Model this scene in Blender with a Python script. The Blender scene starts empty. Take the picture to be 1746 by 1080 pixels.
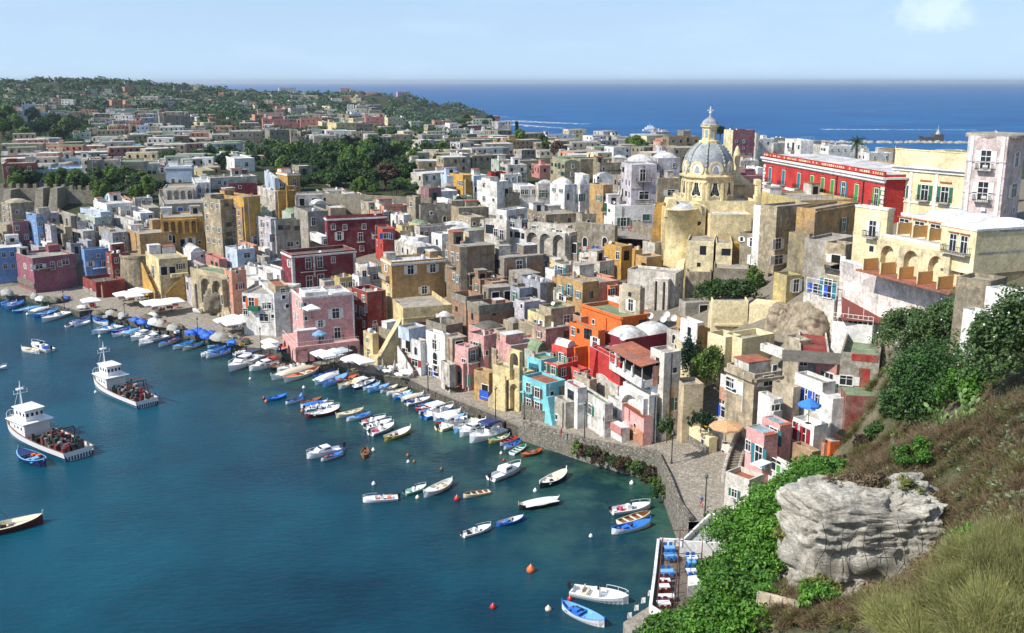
import bpy, math, random
import numpy as np
from mathutils import Vector, Matrix
R = math.radians; rnd = random.Random(11); S = bpy.context.scene; COL = S.collection
# ---------------------------------------------------------------- camera and survey geometry
F = 1700.0; H = 62.0; TH = math.atan(400 / F); CT, ST = math.cos(TH), math.sin(TH)
def ray(u, v):
    b = (540 - v) / F; return ((u - 873) / F, CT + b * ST, -ST + b * CT)
def atY(u, v, Y):
    r = ray(u, v); k = Y / r[1]; return Vector((r[0] * k, Y, H + r[2] * k))
def atz(u, v, z):
    r = ray(u, v); k = (z - H) / r[2]; return Vector((r[0] * k, r[1] * k, z))
def proj(p):
    w = p[1] * CT + (H - p[2]) * ST; up = (p[2] - H) * CT + p[1] * ST
    return 873 + F * p[0] / w, 540 - F * up / w
def rbf(pts, vals, sc=1.0):
    P = np.array(pts, float); V = np.array(vals, float); n = len(P)
    d = np.linalg.norm(P[:, None] - P[None], axis=2)
    A = np.zeros((n + 3, n + 3)); A[:n, :n] = d; A[:n, n] = 1; A[:n, n + 1:] = P * .001; A[n, :n] = 1; A[n + 1:, :n] = P.T * .001
    w = np.linalg.solve(A, np.concatenate([V, np.zeros(3)]))
    def f(Q):
        Q = np.atleast_2d(np.array(Q, float)); out = np.zeros(len(Q))
        for i in range(0, len(Q), 4000):
            q = Q[i:i + 4000]; dd = np.linalg.norm(q[:, None] - P[None], axis=2)
            out[i:i + 4000] = dd @ w[:n] + w[n] + q @ w[n + 1:] * .001
        return out
    return f
# ground heights read off the picture: (u, v, z)
CTRL = [(60,505,2),(0,490,2.5),(200,505,2),(300,545,2),(120,455,7),(0,450,8),(60,335,23),(150,335,23),(280,350,21),(150,400,15),(250,450,9),(350,470,8),
 (430,590,2),(450,480,8),(450,400,16),(450,330,25),(450,290,23),(350,380,18),(560,612,2),(600,520,8),(600,450,14),(620,400,18),(650,335,25),(650,270,22),
 (720,670,2.5),(750,600,7),(750,520,12),(750,450,17),(750,400,20),(750,340,25),(800,300,26),(800,260,22),(800,232,18),
 (880,720,3),(900,640,8),(900,560,13),(900,480,17),(930,400,21),(950,350,25),(950,300,27),(950,260,20),
 (1030,755,3.5),(1050,690,8),(1050,600,14),(1080,520,17),(1080,440,19),(1050,385,24),(1080,340,27),(1080,290,29),(1050,250,20),
 (1180,800,4.5),(1200,720,9),(1200,640,14),(1200,540,18),(1200,480,18),(1280,430,22),(1280,340,30),
 (1290,880,5),(1330,740,15),(1380,640,20),(1400,560,24),(1400,480,28),(1400,400,32),(1400,345,34),
 (1500,510,27),(1600,480,30),(1600,360,40),(1700,370,40),(1740,540,36),(1740,440,40),(1300,300,28),(1450,290,26),(1600,290,24),
 (0,300,24),(100,250,20),(300,250,20),(500,240,20),(400,200,18),(700,215,17),(550,200,20),(150,200,24),(200,180,35),(50,180,35),(450,180,30),(600,180,30)]
ZI = rbf([(c[0], c[1] * 1.6) for c in CTRL], [c[2] for c in CTRL])
def gz(u, v): return float(ZI([(u, v * 1.6)])[0])
def gp(u, v, dz=0): return atz(u, v, gz(u, v) + dz)
# ---------------------------------------------------------------- materials
def s2l(c): return tuple((x / 255 / 12.92 if x / 255 <= .04045 else ((x / 255 + .055) / 1.055) ** 2.4) for x in c)
MATS = {}
def nt(m):
    m.use_nodes = True; t = m.node_tree; t.nodes.clear(); o = t.nodes.new('ShaderNodeOutputMaterial'); return t, o
def N(t, typ, **k):
    n = t.nodes.new(typ)
    for a, v in k.items():
        setattr(n, a, v)
    return n
def pbsdf(t, o, rough=.8, spec=.3):
    p = t.nodes.new('ShaderNodeBsdfPrincipled'); p.inputs['Roughness'].default_value = rough
    p.inputs['Specular IOR Level'].default_value = spec; t.links.new(p.outputs[0], o.inputs['Surface']); return p
def noise(t, vec, scale, det=4, rough=.55, mapping=None):
    if mapping:
        mp = t.nodes.new('ShaderNodeMapping'); mp.inputs['Scale'].default_value = mapping; t.links.new(vec, mp.inputs['Vector']); vec = mp.outputs[0]
    n = t.nodes.new('ShaderNodeTexNoise'); n.inputs['Scale'].default_value = scale; n.inputs['Detail'].default_value = det
    n.inputs['Roughness'].default_value = rough; t.links.new(vec, n.inputs['Vector']); return n.outputs['Fac']
def ramp(t, fac, stops):
    r = t.nodes.new('ShaderNodeValToRGB'); e = r.color_ramp.elements
    while len(e) < len(stops): e.new(.5)
    for i, (p, c) in enumerate(stops):
        e[i].position = p; e[i].color = (c if isinstance(c, tuple) else (c, c, c)) + (1,)
    t.links.new(fac, r.inputs[0]); return r.outputs[0]
def mix(t, fac, a, b, mode='MIX'):
    m = t.nodes.new('ShaderNodeMix'); m.data_type = 'RGBA'; m.blend_type = mode
    for sock, v in ((m.inputs[0], fac), (m.inputs[6], a), (m.inputs[7], b)):
        if isinstance(v, (int, float)): sock.default_value = v
        elif isinstance(v, tuple): sock.default_value = v + (1,)
        else: t.links.new(v, sock)
    return m.outputs[2]
def math_(t, op, a, b=0.0):
    m = t.nodes.new('ShaderNodeMath'); m.operation = op
    for s, v in ((m.inputs[0], a), (m.inputs[1], b)):
        if isinstance(v, (int, float)): s.default_value = v
        else: t.links.new(v, s)
    return m.outputs[0]
def bump(t, p, h, strength, dist=.1):
    b = t.nodes.new('ShaderNodeBump'); b.inputs['Strength'].default_value = strength; b.inputs['Distance'].default_value = dist
    t.links.new(h, b.inputs['Height']); t.links.new(b.outputs[0], p.inputs['Normal'])
def pos(t): return t.nodes.new('ShaderNodeNewGeometry').outputs['Position']
ALB = .92
def plaster(name, rgb, wear=.35, stain=(138, 128, 110), seed=0):
    wear = min(1, wear + .1) if wear > .16 else wear
    k = 'pl_%s_%s_%s' % (name, wear, seed)
    if k in MATS: return MATS[k]
    m = bpy.data.materials.new(k); t, o = nt(m); p = pbsdf(t, o, .9, .15)
    c = tuple(x * ALB for x in s2l(rgb)); st = tuple(x * ALB for x in s2l(stain)); P = pos(t)
    if seed:
        ad = t.nodes.new('ShaderNodeVectorMath'); ad.inputs[1].default_value = (seed * 37., seed * 17., seed * 5.); t.links.new(P, ad.inputs[0]); P = ad.outputs[0]
    tone = ramp(t, noise(t, P, .22, 5), [(.3, .72), (.7, 1.1)])
    col = mix(t, 1.0, c, tone, 'MULTIPLY')
    patch = ramp(t, noise(t, P, .33, 9, .72), [(.62 - wear * .34, 0.), (.72 - wear * .2, 1.)])
    col = mix(t, math_(t, 'MULTIPLY', patch, min(1, .25 + wear * .75)), col, st)
    streak = ramp(t, noise(t, P, 1.3, 5, .6, (1, 1, .12)), [(.5, 0.), (.75, 1.)])
    col = mix(t, math_(t, 'MULTIPLY', streak, wear * .75 + .06), col, tuple(x * .45 for x in st))
    fine = noise(t, P, 2.6, 6, .78); blot = noise(t, P, .95, 5, .7)
    col = mix(t, .35 + .5 * wear, col, ramp(t, blot, [(.34, .55), (.56, 1.12)]), 'MULTIPLY')
    col = mix(t, .75, col, ramp(t, fine, [(.3, .5), (.64, 1.2)]), 'MULTIPLY')
    t.links.new(col, p.inputs['Base Color']); bump(t, p, fine, .5, .08); MATS[k] = m; return m
def plain(name, rgb, rough=.6, spec=.4, metal=0, var=.15, sc=3.0, lin=None, bmp=0):
    if name in MATS: return MATS[name]
    m = bpy.data.materials.new(name); t, o = nt(m); p = pbsdf(t, o, rough, spec); c = lin or tuple(x * ALB for x in s2l(rgb))
    p.inputs['Metallic'].default_value = metal
    if var:
        n = noise(t, pos(t), sc, 4, .65); col = mix(t, 1.0, c, ramp(t, n, [(.3, 1 - var * 2), (.7, 1 + var)]), 'MULTIPLY'); t.links.new(col, p.inputs['Base Color'])
        if bmp: bump(t, p, n, bmp, .3)
    else: p.inputs['Base Color'].default_value = c + (1,)
    MATS[name] = m; return m
def stonemat(name, c1, c2, sc=1.2, mortar=(70, 66, 60)):
    if name in MATS: return MATS[name]
    m = bpy.data.materials.new(name); t, o = nt(m); p = pbsdf(t, o, .95, .1); P = pos(t)
    v = t.nodes.new('ShaderNodeTexVoronoi'); v.feature = 'DISTANCE_TO_EDGE'; v.inputs['Scale'].default_value = sc; t.links.new(P, v.inputs['Vector'])
    v2 = t.nodes.new('ShaderNodeTexVoronoi'); v2.inputs['Scale'].default_value = sc; t.links.new(P, v2.inputs['Vector'])
    base = mix(t, noise(t, P, .5, 6, .7), s2l(c1), s2l(c2)); cb = t.nodes.new('ShaderNodeSeparateColor'); t.links.new(v2.outputs['Color'], cb.inputs[0]); base = mix(t, .8, base, ramp(t, cb.outputs[0], [(0., .6), (1., 1.25)]), 'MULTIPLY')
    col = mix(t, ramp(t, v.outputs['Distance'], [(.02, 1.), (.09, 0.)]), base, s2l(mortar))
    col = mix(t, .5, col, ramp(t, noise(t, P, 4, 4, .7), [(.3, .5), (.7, 1.2)]), 'MULTIPLY')
    t.links.new(col, p.inputs['Base Color']); bump(t, p, v.outputs['Distance'], .8, .15); MATS[name] = m; return m
def leafmat(name, c1, c2, c3=None, sc=.5, trans=.25):
    if name in MATS: return MATS[name]
    m = bpy.data.materials.new(name); t, o = nt(m); p = pbsdf(t, o, .55, .3); P = pos(t)
    oi = t.nodes.new('ShaderNodeObjectInfo')
    col = mix(t, ramp(t, noise(t, P, sc, 3, .6), [(.35, 0.), (.65, 1.)]), s2l(c1), s2l(c2))
    if c3: col = mix(t, ramp(t, noise(t, P, 5, 2, .5), [(.5, 0.), (.68, 1.)]), col, s2l(c3))
    col = mix(t, .7, col, ramp(t, oi.outputs['Random'], [(0., .65), (1., 1.25)]), 'MULTIPLY')
    t.links.new(col, p.inputs['Base Color'])
    tr = t.nodes.new('ShaderNodeBsdfTranslucent'); t.links.new(col, tr.inputs[0]); ms = t.nodes.new('ShaderNodeMixShader'); ms.inputs[0].default_value = trans
    t.links.new(p.outputs[0], ms.inputs[1]); t.links.new(tr.outputs[0], ms.inputs[2]); t.links.new(ms.outputs[0], o.inputs['Surface']); MATS[name] = m; return m
PAL = dict(white=(240,238,232), offw=(222,215,203), cream=(238,222,178), sand=(205,187,155), yellow=(232,210,156), ochre=(200,160,104), gold=(212,165,84),
 orange=(230,120,62), brick=(194,138,106), blush=(226,206,202), pink=(228,172,166), rose=(206,140,132), salmon=(216,156,128), red=(196,66,62), crimson=(142,54,66), grey=(188,183,174),
 dgrey=(162,156,146), stone=(204,190,164), lblue=(198,212,228), blue=(124,164,214), aqua=(135,208,214), mauve=(158,98,112), lilac=(208,202,208), brown=(176,146,114),
 darkred=(150,62,62), palegreen=(190,202,186), tuff=(208,190,154), khaki=(196,178,120), bluegrey=(170,175,184), darkbrick=(176,134,102), coral=(222,88,78))
WORD = dict(blush='faded pink', white='white', offw='off-white', cream='cream', sand='sand coloured', yellow='pale yellow', ochre='ochre', gold='golden yellow', orange='bright orange',
 brick='bare brick', pink='pink', rose='rose pink', salmon='salmon', red='red', crimson='crimson', grey='grey', dgrey='dark grey', stone='weathered stone', lblue='pale blue',
 blue='blue', aqua='turquoise', mauve='mauve', lilac='pale lilac', brown='brown', darkred='dark red', palegreen='pale green', tuff='tuff stone', khaki='olive yellow',
 bluegrey='blue-grey', darkbrick='dark brick', coral='coral red')
WEAR = dict(grey=.6, dgrey=.7, stone=.7, tuff=.7, brown=.7, brick=.6, darkbrick=.7, sand=.5, lilac=.45, offw=.5, white=.28, ochre=.5, orange=.18, red=.2, blue=.25, aqua=.15, bluegrey=.5, crimson=.3)
def wallmat(c, wear=None, seed=0): return plaster(c, PAL[c], WEAR.get(c, .32) if wear is None else wear, seed=seed)
ROOF = dict(k=('concrete_roof', (182,174,160)), w=('white_roof', (228,226,222)), g=('green_roof', (138,156,122)), t=('terracotta_roof', (176,108,84)), d=('dark_roof', (116,110,102)),
            r=('red_roof', (150,66,60)), b=('blue_roof', (160,196,205)), s=('sand_roof', (196,180,152)))
ROOFW = dict(k='grey', w='white', g='green', t='terracotta', d='dark', r='red', b='pale blue', s='sand coloured')
def roofmat(k): return plaster(ROOF[k][0], ROOF[k][1], .35, (110, 105, 98))
GLASS = plain('window_glass', None, .12, .6, var=0, lin=(.018, .022, .028)); WFRAME = plain('window_frame_white', (225, 222, 215), .6, var=.05)
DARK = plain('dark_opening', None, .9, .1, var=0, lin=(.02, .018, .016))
SHUT = dict(G=plain('shutter_green', (44, 104, 82), .6), E=plain('shutter_bright_green', (70, 150, 60), .6), B=plain('shutter_blue', (50, 90, 190), .6), R=plain('shutter_red', (150, 40, 50), .6), W=plain('shutter_white', (220, 218, 210), .6), D=plain('shutter_brown', (90, 60, 45), .6), O=plain('shutter_orange', (235, 110, 40), .6), T=plain('shutter_teal', (50, 120, 135), .6))
IRON = plain('iron_railing', (50, 48, 48), .6); LINTEL = plain('terracotta_lintel', (170, 95, 70), .8); DISHM = plain('dish_white', (225, 225, 222), .5, var=.05)
WOOD = plain('weathered_wood', (150, 112, 72), .8, sc=6)
# ---------------------------------------------------------------- mesh builder
class M:
    def __init__(s): s.v = []; s.f = []; s.m = []
    def poly(s, pts, mi=0):
        n = len(s.v); s.v += [tuple(p) for p in pts]; s.f.append(tuple(range(n, n + len(pts)))); s.m.append(mi); return s
    def hexa(s, p, mi=0):   # p: 4 bottom + 4 top
        n = len(s.v); s.v += [tuple(q) for q in p]
        for q in ((0, 3, 2, 1), (4, 5, 6, 7), (0, 1, 5, 4), (1, 2, 6, 5), (2, 3, 7, 6), (3, 0, 4, 7)): s.f.append(tuple(n + i for i in q)); s.m.append(mi)
        return s
    def box(s, x0, x1, y0, y1, z0, z1, mi=0):
        return s.hexa([(x0, y0, z0), (x1, y0, z0), (x1, y1, z0), (x0, y1, z0), (x0, y0, z1), (x1, y0, z1), (x1, y1, z1), (x0, y1, z1)], mi)
    def bar(s, a, b, w, mi=0, w2=None, n=4):
        a = Vector(a); b = Vector(b); d = (b - a)
        if d.length < 1e-6: return s
        d.normalize(); e = d.cross(Vector((0, 0, 1)) if abs(d.z) < .9 else Vector((1, 0, 0))).normalized(); g = d.cross(e); w2 = w if w2 is None else w2
        k = len(s.v)
        for c, r in ((a, w), (b, w2)):
            for i in range(n):
                q = 2 * math.pi * (i + .5) / n; s.v.append(tuple(c + e * math.cos(q) * r + g * math.sin(q) * r))
        for i in range(n): j = (i + 1) % n; s.f.append((k + i, k + j, k + n + j, k + n + i)); s.m.append(mi)
        s.f.append(tuple(k + i for i in reversed(range(n)))); s.m.append(mi); s.f.append(tuple(k + n + i for i in range(n))); s.m.append(mi); return s
    def lathe(s, prof, n=16, mi=0, c=(0, 0, 0), sx=1, sy=1, a0=0, a1=2 * math.pi, rot=0):
        k = len(s.v); full = abs(a1 - a0 - 2 * math.pi) < 1e-6; m = n if full else n + 1
        for r, z in prof:
            for i in range(m):
                q = a0 + (a1 - a0) * i / n + rot; s.v.append((c[0] + r * math.cos(q) * sx, c[1] + r * math.sin(q) * sy, c[2] + z))
        for j in range(len(prof) - 1):
            for i in range(n):
                i2 = (i + 1) % m; s.f.append((k + j * m + i, k + j * m + i2, k + (j + 1) * m + i2, k + (j + 1) * m + i)); s.m.append(mi)
        return s
    def pillow(s, x0, x1, y0, y1, z, h, mi=0, n=8, barrel=False):
        k = len(s.v)
        for j in range(n + 1):
            for i in range(n + 1):
                a = 2 * i / n - 1; b = 2 * j / n - 1
                zz = math.sqrt(max(0, 1 - a * a)) if barrel else math.sqrt(max(0, 1 - a * a)) * math.sqrt(max(0, 1 - b * b))
                s.v.append((x0 + (x1 - x0) * i / n, y0 + (y1 - y0) * j / n, z + h * zz))
        for j in range(n):
            for i in range(n): q = k + j * (n + 1) + i; s.f.append((q, q + 1, q + n + 2, q + n + 1)); s.m.append(mi)
        if barrel:
            for j in (0, n): s.f.append(tuple(k + j * (n + 1) + i for i in (range(n + 1) if j == 0 else reversed(range(n + 1))))); s.m.append(mi)
        return s
    def mesh(s, name, mats, smooth=False):
        me = bpy.data.meshes.new(name); me.from_pydata(s.v, [], s.f)
        for m in (mats if isinstance(mats, (list, tuple)) else [mats]): me.materials.append(m)
        me.polygons.foreach_set('material_index', s.m)
        if smooth: me.polygons.foreach_set('use_smooth', [True] * len(s.f))
        me.update(); return me
    def build(s, name, mats, parent=None, loc=(0, 0, 0), rz=0, smooth=False, sc=None):
        return link(name, s.mesh(name, mats, smooth), parent, loc, rz, sc)
def link(name, data, parent=None, loc=(0, 0, 0), rz=0, sc=None):
    o = bpy.data.objects.new(name, data); COL.objects.link(o); o.location = loc; o.rotation_euler = (0, 0, rz)
    if sc: o.scale = sc
    if parent: o.parent = parent
    return o
def tag(o, label=None, cat=None, group=None, kind=None):
    if label: o['label'] = label
    if cat: o['category'] = cat
    if group: o['group'] = group
    if kind: o['kind'] = kind
    return o
def thing(name, label, cat, loc=(0, 0, 0), rz=0, group=None):
    return tag(link(name, None, None, loc, rz), label, cat, group)
def fast(name, V, Fc, mats, smooth=False):   # numpy quads
    me = bpy.data.meshes.new(name); n = len(V); q = Fc.shape[1]
    me.vertices.add(n); me.vertices.foreach_set('co', np.asarray(V, np.float32).ravel()); me.loops.add(Fc.size); me.loops.foreach_set('vertex_index', Fc.astype(np.int32).ravel())
    me.polygons.add(len(Fc)); me.polygons.foreach_set('loop_start', np.arange(0, Fc.size, q, dtype=np.int32)); me.polygons.foreach_set('loop_total', np.full(len(Fc), q, np.int32))
    for m in (mats if isinstance(mats, (list, tuple)) else [mats]): me.materials.append(m)
    if smooth: me.polygons.foreach_set('use_smooth', np.ones(len(Fc), bool))
    me.update(calc_edges=True); me.validate(); return me
# ---------------------------------------------------------------- windows, shared by size and kind
WK = dict(s=(.8, .9), w=(1.05, 1.5), d=(1.15, 2.3), f=(1.25, 2.4), g=(1.9, 1.5), a=(1.1, 1.9), o=(1.7, 2.4), t=(1.3, 3.0), m=(.9, 1.2))
WMESH = {}
def wmesh(k, sc):
    w, h = WK[k[0]]; w *= sc; h *= sc; key = (k, round(sc, 2))
    if key in WMESH: return WMESH[key]
    b = M(); fr = .11 * sc; nf = 'N' in k
    if k[0] == 'a':
        pts = [(-w / 2, 0), (w / 2, 0)] + [(w / 2 * math.cos(q), h - w / 2 + w / 2 * math.sin(q)) for q in [math.pi * i / 8 for i in range(9)]]
        b.poly([(x, -.03, z) for x, z in pts], 0)
        for (x0, z0), (x1, z1) in zip(pts, pts[1:] + pts[:1]): b.bar((x0, -.05, z0), (x1, -.05, z1), fr * .8, 1)
    else:
        b.poly([(-w / 2, -.03, 0), (w / 2, -.03, 0), (w / 2, -.03, h), (-w / 2, -.03, h)], 0)
        if not nf:
            b.box(-w / 2 - fr, -w / 2, -.12, 0, -.02, h + fr, 1).box(w / 2, w / 2 + fr, -.12, 0, -.02, h + fr, 1).box(-w / 2, w / 2, -.12, 0, h, h + fr, 1)
            b.box(-w / 2 - fr * 1.3, w / 2 + fr * 1.3, -.2, 0, -.14, -.02, 1)
            if k[0] not in 'so': b.box(-.04, .04, -.08, -.03, 0, h, 1).box(-w / 2, -.04, -.07, -.03, h * .66, h * .7, 1).box(.04, w / 2, -.07, -.03, h * .66, h * .7, 1)
        if 'L' in k: b.box(-w * .75, w * .75, -.3, 0, h + fr * 2.2, h + fr * 3.2, 2)
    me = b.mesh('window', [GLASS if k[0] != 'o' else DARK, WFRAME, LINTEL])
    sh = None; c = [x for x in k[1:] if x in SHUT]
    if c:
        sw = w / 2
        if 'c' in k: q = ((-w / 2, -.03), (.03, w / 2))
        else: q = ((-w / 2 - fr - sw, -w / 2 - fr), (w / 2 + fr, w / 2 + fr + sw))
        sh = [M().box(a, b_, -.1, -.04, .02, h - .02).mesh('shutter', [SHUT[c[0]]]) for a, b_ in q]
    WMESH[key] = (me, sh, w, h); return WMESH[key]
BALC = {}
def balcmesh(w, style=0):
    key = (round(w, 1), style)
    if key in BALC: return BALC[key]
    b = M(); b.box(-w / 2, w / 2, -1.0, 0, -.3, -.14, 0)
    if style == 1: b.box(-w / 2, w / 2, -1.0, -.88, -.14, .85, 0).box(-w / 2, -w / 2 + .12, -.88, 0, -.14, .85, 0).box(w / 2 - .12, w / 2, -.88, 0, -.14, .85, 0)
    else:
        n = max(4, int(w / .28))
        for i in range(n + 1): x = -w / 2 + w * i / n; b.bar((x, -.96, -.14), (x, -.96, .85), .03, 1)
        for q in (.85, .1): b.bar((-w / 2, -.96, q), (w / 2, -.96, q), .04, 1); b.bar((-w / 2, -.96, q), (-w / 2, 0, q), .04, 1); b.bar((w / 2, -.96, q), (w / 2, 0, q), .04, 1)
        for s in (-1, 1):
            for yy in (-.64, -.32): b.bar((s * w / 2, yy, -.14), (s * w / 2, yy, .85), .03, 1)
    BALC[key] = b.mesh('balcony', [plaster('balc', (190, 184, 172), .3), IRON]); return BALC[key]
_d = M(); _d.lathe([(.02, 0), (.2, .04), (.36, .12), (.45, .22)], 12, 0); _d.bar((0, 0, 0), (0, .0, -.1), .05, 1); _d.bar((0, 0, .05), (0, 0, .4), .025, 1); DISH = _d.mesh('satellite_dish', [DISHM, IRON], True)
_d = M(); _d.bar((0, 0, 0), (0, 0, 2.6), .035)
for q in (1.7, 2.1, 2.45): _d.bar((-.5, 0, q), (.5, 0, q), .025)
_d.bar((0, -.5, 2.3), (0, .5, 2.3), .025); MAST = _d.mesh('aerial', [IRON])
_d = M(); _d.box(-.3, .3, -.3, .3, 0, 1.0).box(-.38, .38, -.38, .38, 1.0, 1.12).box(-.2, .2, -.2, .2, 1.12, 1.4, 1); CHIM = _d.mesh('chimney', [wallmat('offw'), LINTEL])
_d = M(); _d.lathe([(.0, 0), (.5, 0), (.55, .1), (.55, 1.0), (.45, 1.15), (.0, 1.2)], 12); TANK = _d.mesh('water_tank', [plain('tank_white', (205, 210, 215), .5)], True)
_d = M(); _d.box(-.4, .4, -.35, 0, 0, .6).lathe([(0, 0), (.22, 0)], 10, 1, (0, 0, 0)); ACU = _d.mesh('air_conditioner', [DISHM, IRON])
# ---------------------------------------------------------------- buildings
ZO = [0, 0, 1.0]
def zone(u, v, s=4.909): ZO[:] = [u, v, s]
def px(u, v): return ZO[0] + u / ZO[2], ZO[1] + v / ZO[2]
BLD = []
class B:
    """a building read off the picture: near corner at uC from vt (top) to vb (lowest visible), left face to uL, right face to uR; right face runs at angle a"""
    def __init__(s, uL, uC, uR, vt, vb, a, col, win='', roof='k', lab=None, name='house', cat='house', z=None, Y=None, wear=None, dig=7, par=.5, on=None, maxd=14, nd=4, trim=None, clut=None, maxl=32, seed=None, group=None, vh=None):
        uL, vt = px(uL, vt); uR, _ = px(uR, 0); uC, vb = px(uC, vb)
        s.col = col; s.roofk = roof[0]; s.rot = R(a)
        if on: zb = on.P.z + on.h - (on.par or 0)
        elif z is not None: zb = z
        elif Y is not None: zb = atY(uC, vb, Y).z
        else: zb = gz(uC, vb)
        P = atz(uC, vb, zb) if Y is None else atY(uC, vb, Y)
        s.P = P; s.h = h = max(1.2, atY(uC, vt, P.y).z - P.z); s.par = par
        def length(phi, ue):
            dx, dy = math.cos(phi), math.sin(phi); k = (ue - 873) / F; w0 = P.y * CT + (H - P.z - h) * ST; d = dx - k * dy * CT
            q = (k * w0 - P.x) / d if abs(d) > 1e-3 else 99
            return q
        l1 = length(s.rot, uR); l2 = length(s.rot + math.pi / 2, uL)
        s.bad = (l1 < .3 or l1 > 90, l2 < .3 or l2 > 90)
        s.LR = LR = min(max(l1 if l1 > 0 else 8, 1.5), 70) if uR > uC + .3 else 8; s.LL = LL = min(max(l2 if l2 > 0 else maxd, nd), maxl) if uL < uC - .3 else maxd
        if uL >= uC - 3: s.LL = LL = max(LL, min(maxd, 10))
        if s.bad[1] and uL < uC - .3: s.LL = LL = maxd
        s.uv = ((uL + uR) / 2, (vt + vb) / 2); s.ext = (uL, uR, vt, vb)
        s.name = name; s.seed = (len(BLD) * 7 % 5) if seed is None else seed
        if on and not name.startswith('house!'):
            s.top = False; s.root = link('roof_room', None, on.root, on.root.matrix_basis.inverted() @ P, s.rot - on.rot); s.depth = on.depth + 1
        else:
            s.top = True; s.depth = 0; s.root = link(name, None, None, P, s.rot); s.root['category'] = cat
            if group: s.root['group'] = group
            if lab: s.root['label'] = lab
            BLD.append(s)
        dz = 0 if on else dig; wm = wallmat(col, wear, s.seed); b = M(); pt = .22
        if par and roof[0] != '-':
            for (x, y, X, Y2) in ((0, 0, LR, 0), (LR, 0, LR, LL), (LR, LL, 0, LL), (0, LL, 0, 0)): b.poly([(x, y, -dz), (X, Y2, -dz), (X, Y2, h), (x, y, h)])
            i = [(pt, pt), (LR - pt, pt), (LR - pt, LL - pt), (pt, LL - pt)]; o_ = [(0, 0), (LR, 0), (LR, LL), (0, LL)]
            for k in range(4):
                j = (k + 1) % 4; b.poly([o_[k] + (h,), o_[j] + (h,), i[j] + (h,), i[k] + (h,)], 1); b.poly([i[j] + (h - par - .1,), i[k] + (h - par - .1,), i[k] + (h,), i[j] + (h,)])
        else: b.box(0, LR, 0, LL, -dz, h)
        s.wm = wm; cap = wallmat('offw') if rnd.random() < .4 else wm
        s.wall = b.build('wall', [wm, cap], s.root)
        rm = roofmat(s.roofk) if s.roofk in ROOF else wm; rb = M(); q = pt + .005
        if par: rb.box(q, LR - q, q, LL - q, h - par - .3, h - par)
        elif 'e' in roof: rb.box(-.35, LR + .35, -.35, LL + .35, h + .003, h + .22)
        else: rb.box(.05, LR - .05, .05, LL - .05, h + .003, h + .08)
        base = h - par if par else h
        if 'v' in roof or 'B' in roof:
            n = max(1, round(max(LR, LL) / min(LR, LL) * .9)); vh = vh or min(1.6, .26 * min(LR, LL) + par); m_ = .3
            for i in range(n):
                if LR >= LL: rb.pillow(m_ + (LR - 2 * m_) * i / n, m_ + (LR - 2 * m_) * (i + 1) / n, m_, LL - m_, base, vh, 0, 10, 'B' in roof)
                else: rb.pillow(m_, LR - m_, m_ + (LL - 2 * m_) * i / n, m_ + (LL - 2 * m_) * (i + 1) / n, base, vh, 0, 10, 'B' in roof)
            s.dom = rb.build('roof', rm, s.root, smooth=False)
            for p_ in s.dom.data.polygons: p_.use_smooth = len(p_.vertices) == 4 and abs(p_.normal.z) < .999 and p_.area < 6
        else: rb.build('roof', rm, s.root)
        if trim:
            tb = M(); tm = wallmat(trim, .15)
            for zz, th_ in ((h - .9, .45),): tb.box(-.25, LR + .25, -.25, -.003, zz, zz + th_).box(-.25, -.003, -.003, LL, zz, zz + th_)
            if 'q' in roof: tb.box(-.06, .5, -.06, -.004, -dz, h - .95).box(LR - .5, LR + .05, -.06, -.004, -dz, h - .95).box(-.06, -.004, -.004, .5, -dz, h - .95).box(-.06, -.004, LL - .5, LL, -dz, h - .95)
            tb.build('cornice', tm, s.root)
        if clut is None: clut = rnd.random() < .55 and s.top
        s.zr = h - par
        if clut and 'v' not in roof and 'B' not in roof and s.roofk != '-':
            for k in range(rnd.choice([1, 1, 2, 3])):
                me, nm = rnd.choice([(DISH, 'satellite_dish'), (MAST, 'aerial'), (CHIM, 'chimney'), (TANK, 'water_tank'), (CHIM, 'chimney'), (DISH, 'satellite_dish')])
                o = link(nm, me, s.root, (rnd.uniform(.6, max(.7, LR - .6)), rnd.uniform(.6, max(.7, LL - .6)), s.zr + (.6 if nm == 'satellite_dish' else 0)), rnd.uniform(0, 6))
                if nm == 'satellite_dish': o.rotation_euler = (R(60), 0, R(rnd.choice([-30, 20, 60]))- s.rot)
        s.facewin = set()
        if win: s.wins(win)
        if name == 'house' and not on and h > 2.4 and Y is None or (name == 'house' and LR + LL > 26 and not win): s.auto()
    def loc(s, face, u, v):
        """picture point -> (along, z) on a face"""
        r = Vector(ray(u, v)); d = Vector((math.cos(s.rot), math.sin(s.rot), 0)) if face == 'R' else Vector((-math.sin(s.rot), math.cos(s.rot), 0))
        n = Vector((d.y, -d.x, 0)); C = Vector((0, 0, H)); k = (s.P - C).dot(n) / r.dot(n); p = C + r * k - s.P; return p.dot(d), p.z
    def auto(s):
        for f, L in (('L', s.LL), ('R', s.LR)):
            if f in s.facewin or L < 2.6 or s.P.y > 620: continue
            if f == 'L' and s.bad[1]: continue
            c = max(1, int(L / 3.3)); r = max(1, int(s.h / 2.9)); st = s.h / (r + .1)
            if c * r > 16: c = max(1, 16 // r)
            gc = rnd.choice(['', 'N', 'G', 'W', 'N', 'D', 'T', 'NG', 'N'])
            for i in range(r):
                for j in range(c):
                    if rnd.random() < .3: continue
                    k = rnd.choice(['w', 'w', 's', 'm', 'd', 'g', 'w']) + gc; hh = WK[k[0]][1]
                    if rnd.random() < .06: k = 'f' + gc
                    if i == r - 1 and rnd.random() < .18: k = 'aN'
                    z = s.h - .5 - st * i - st * .42 - hh * .6
                    if z < -.8: continue
                    s.win1(f, L * (j + .5) / c + rnd.uniform(-.4, .4), z, k, .95)
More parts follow.
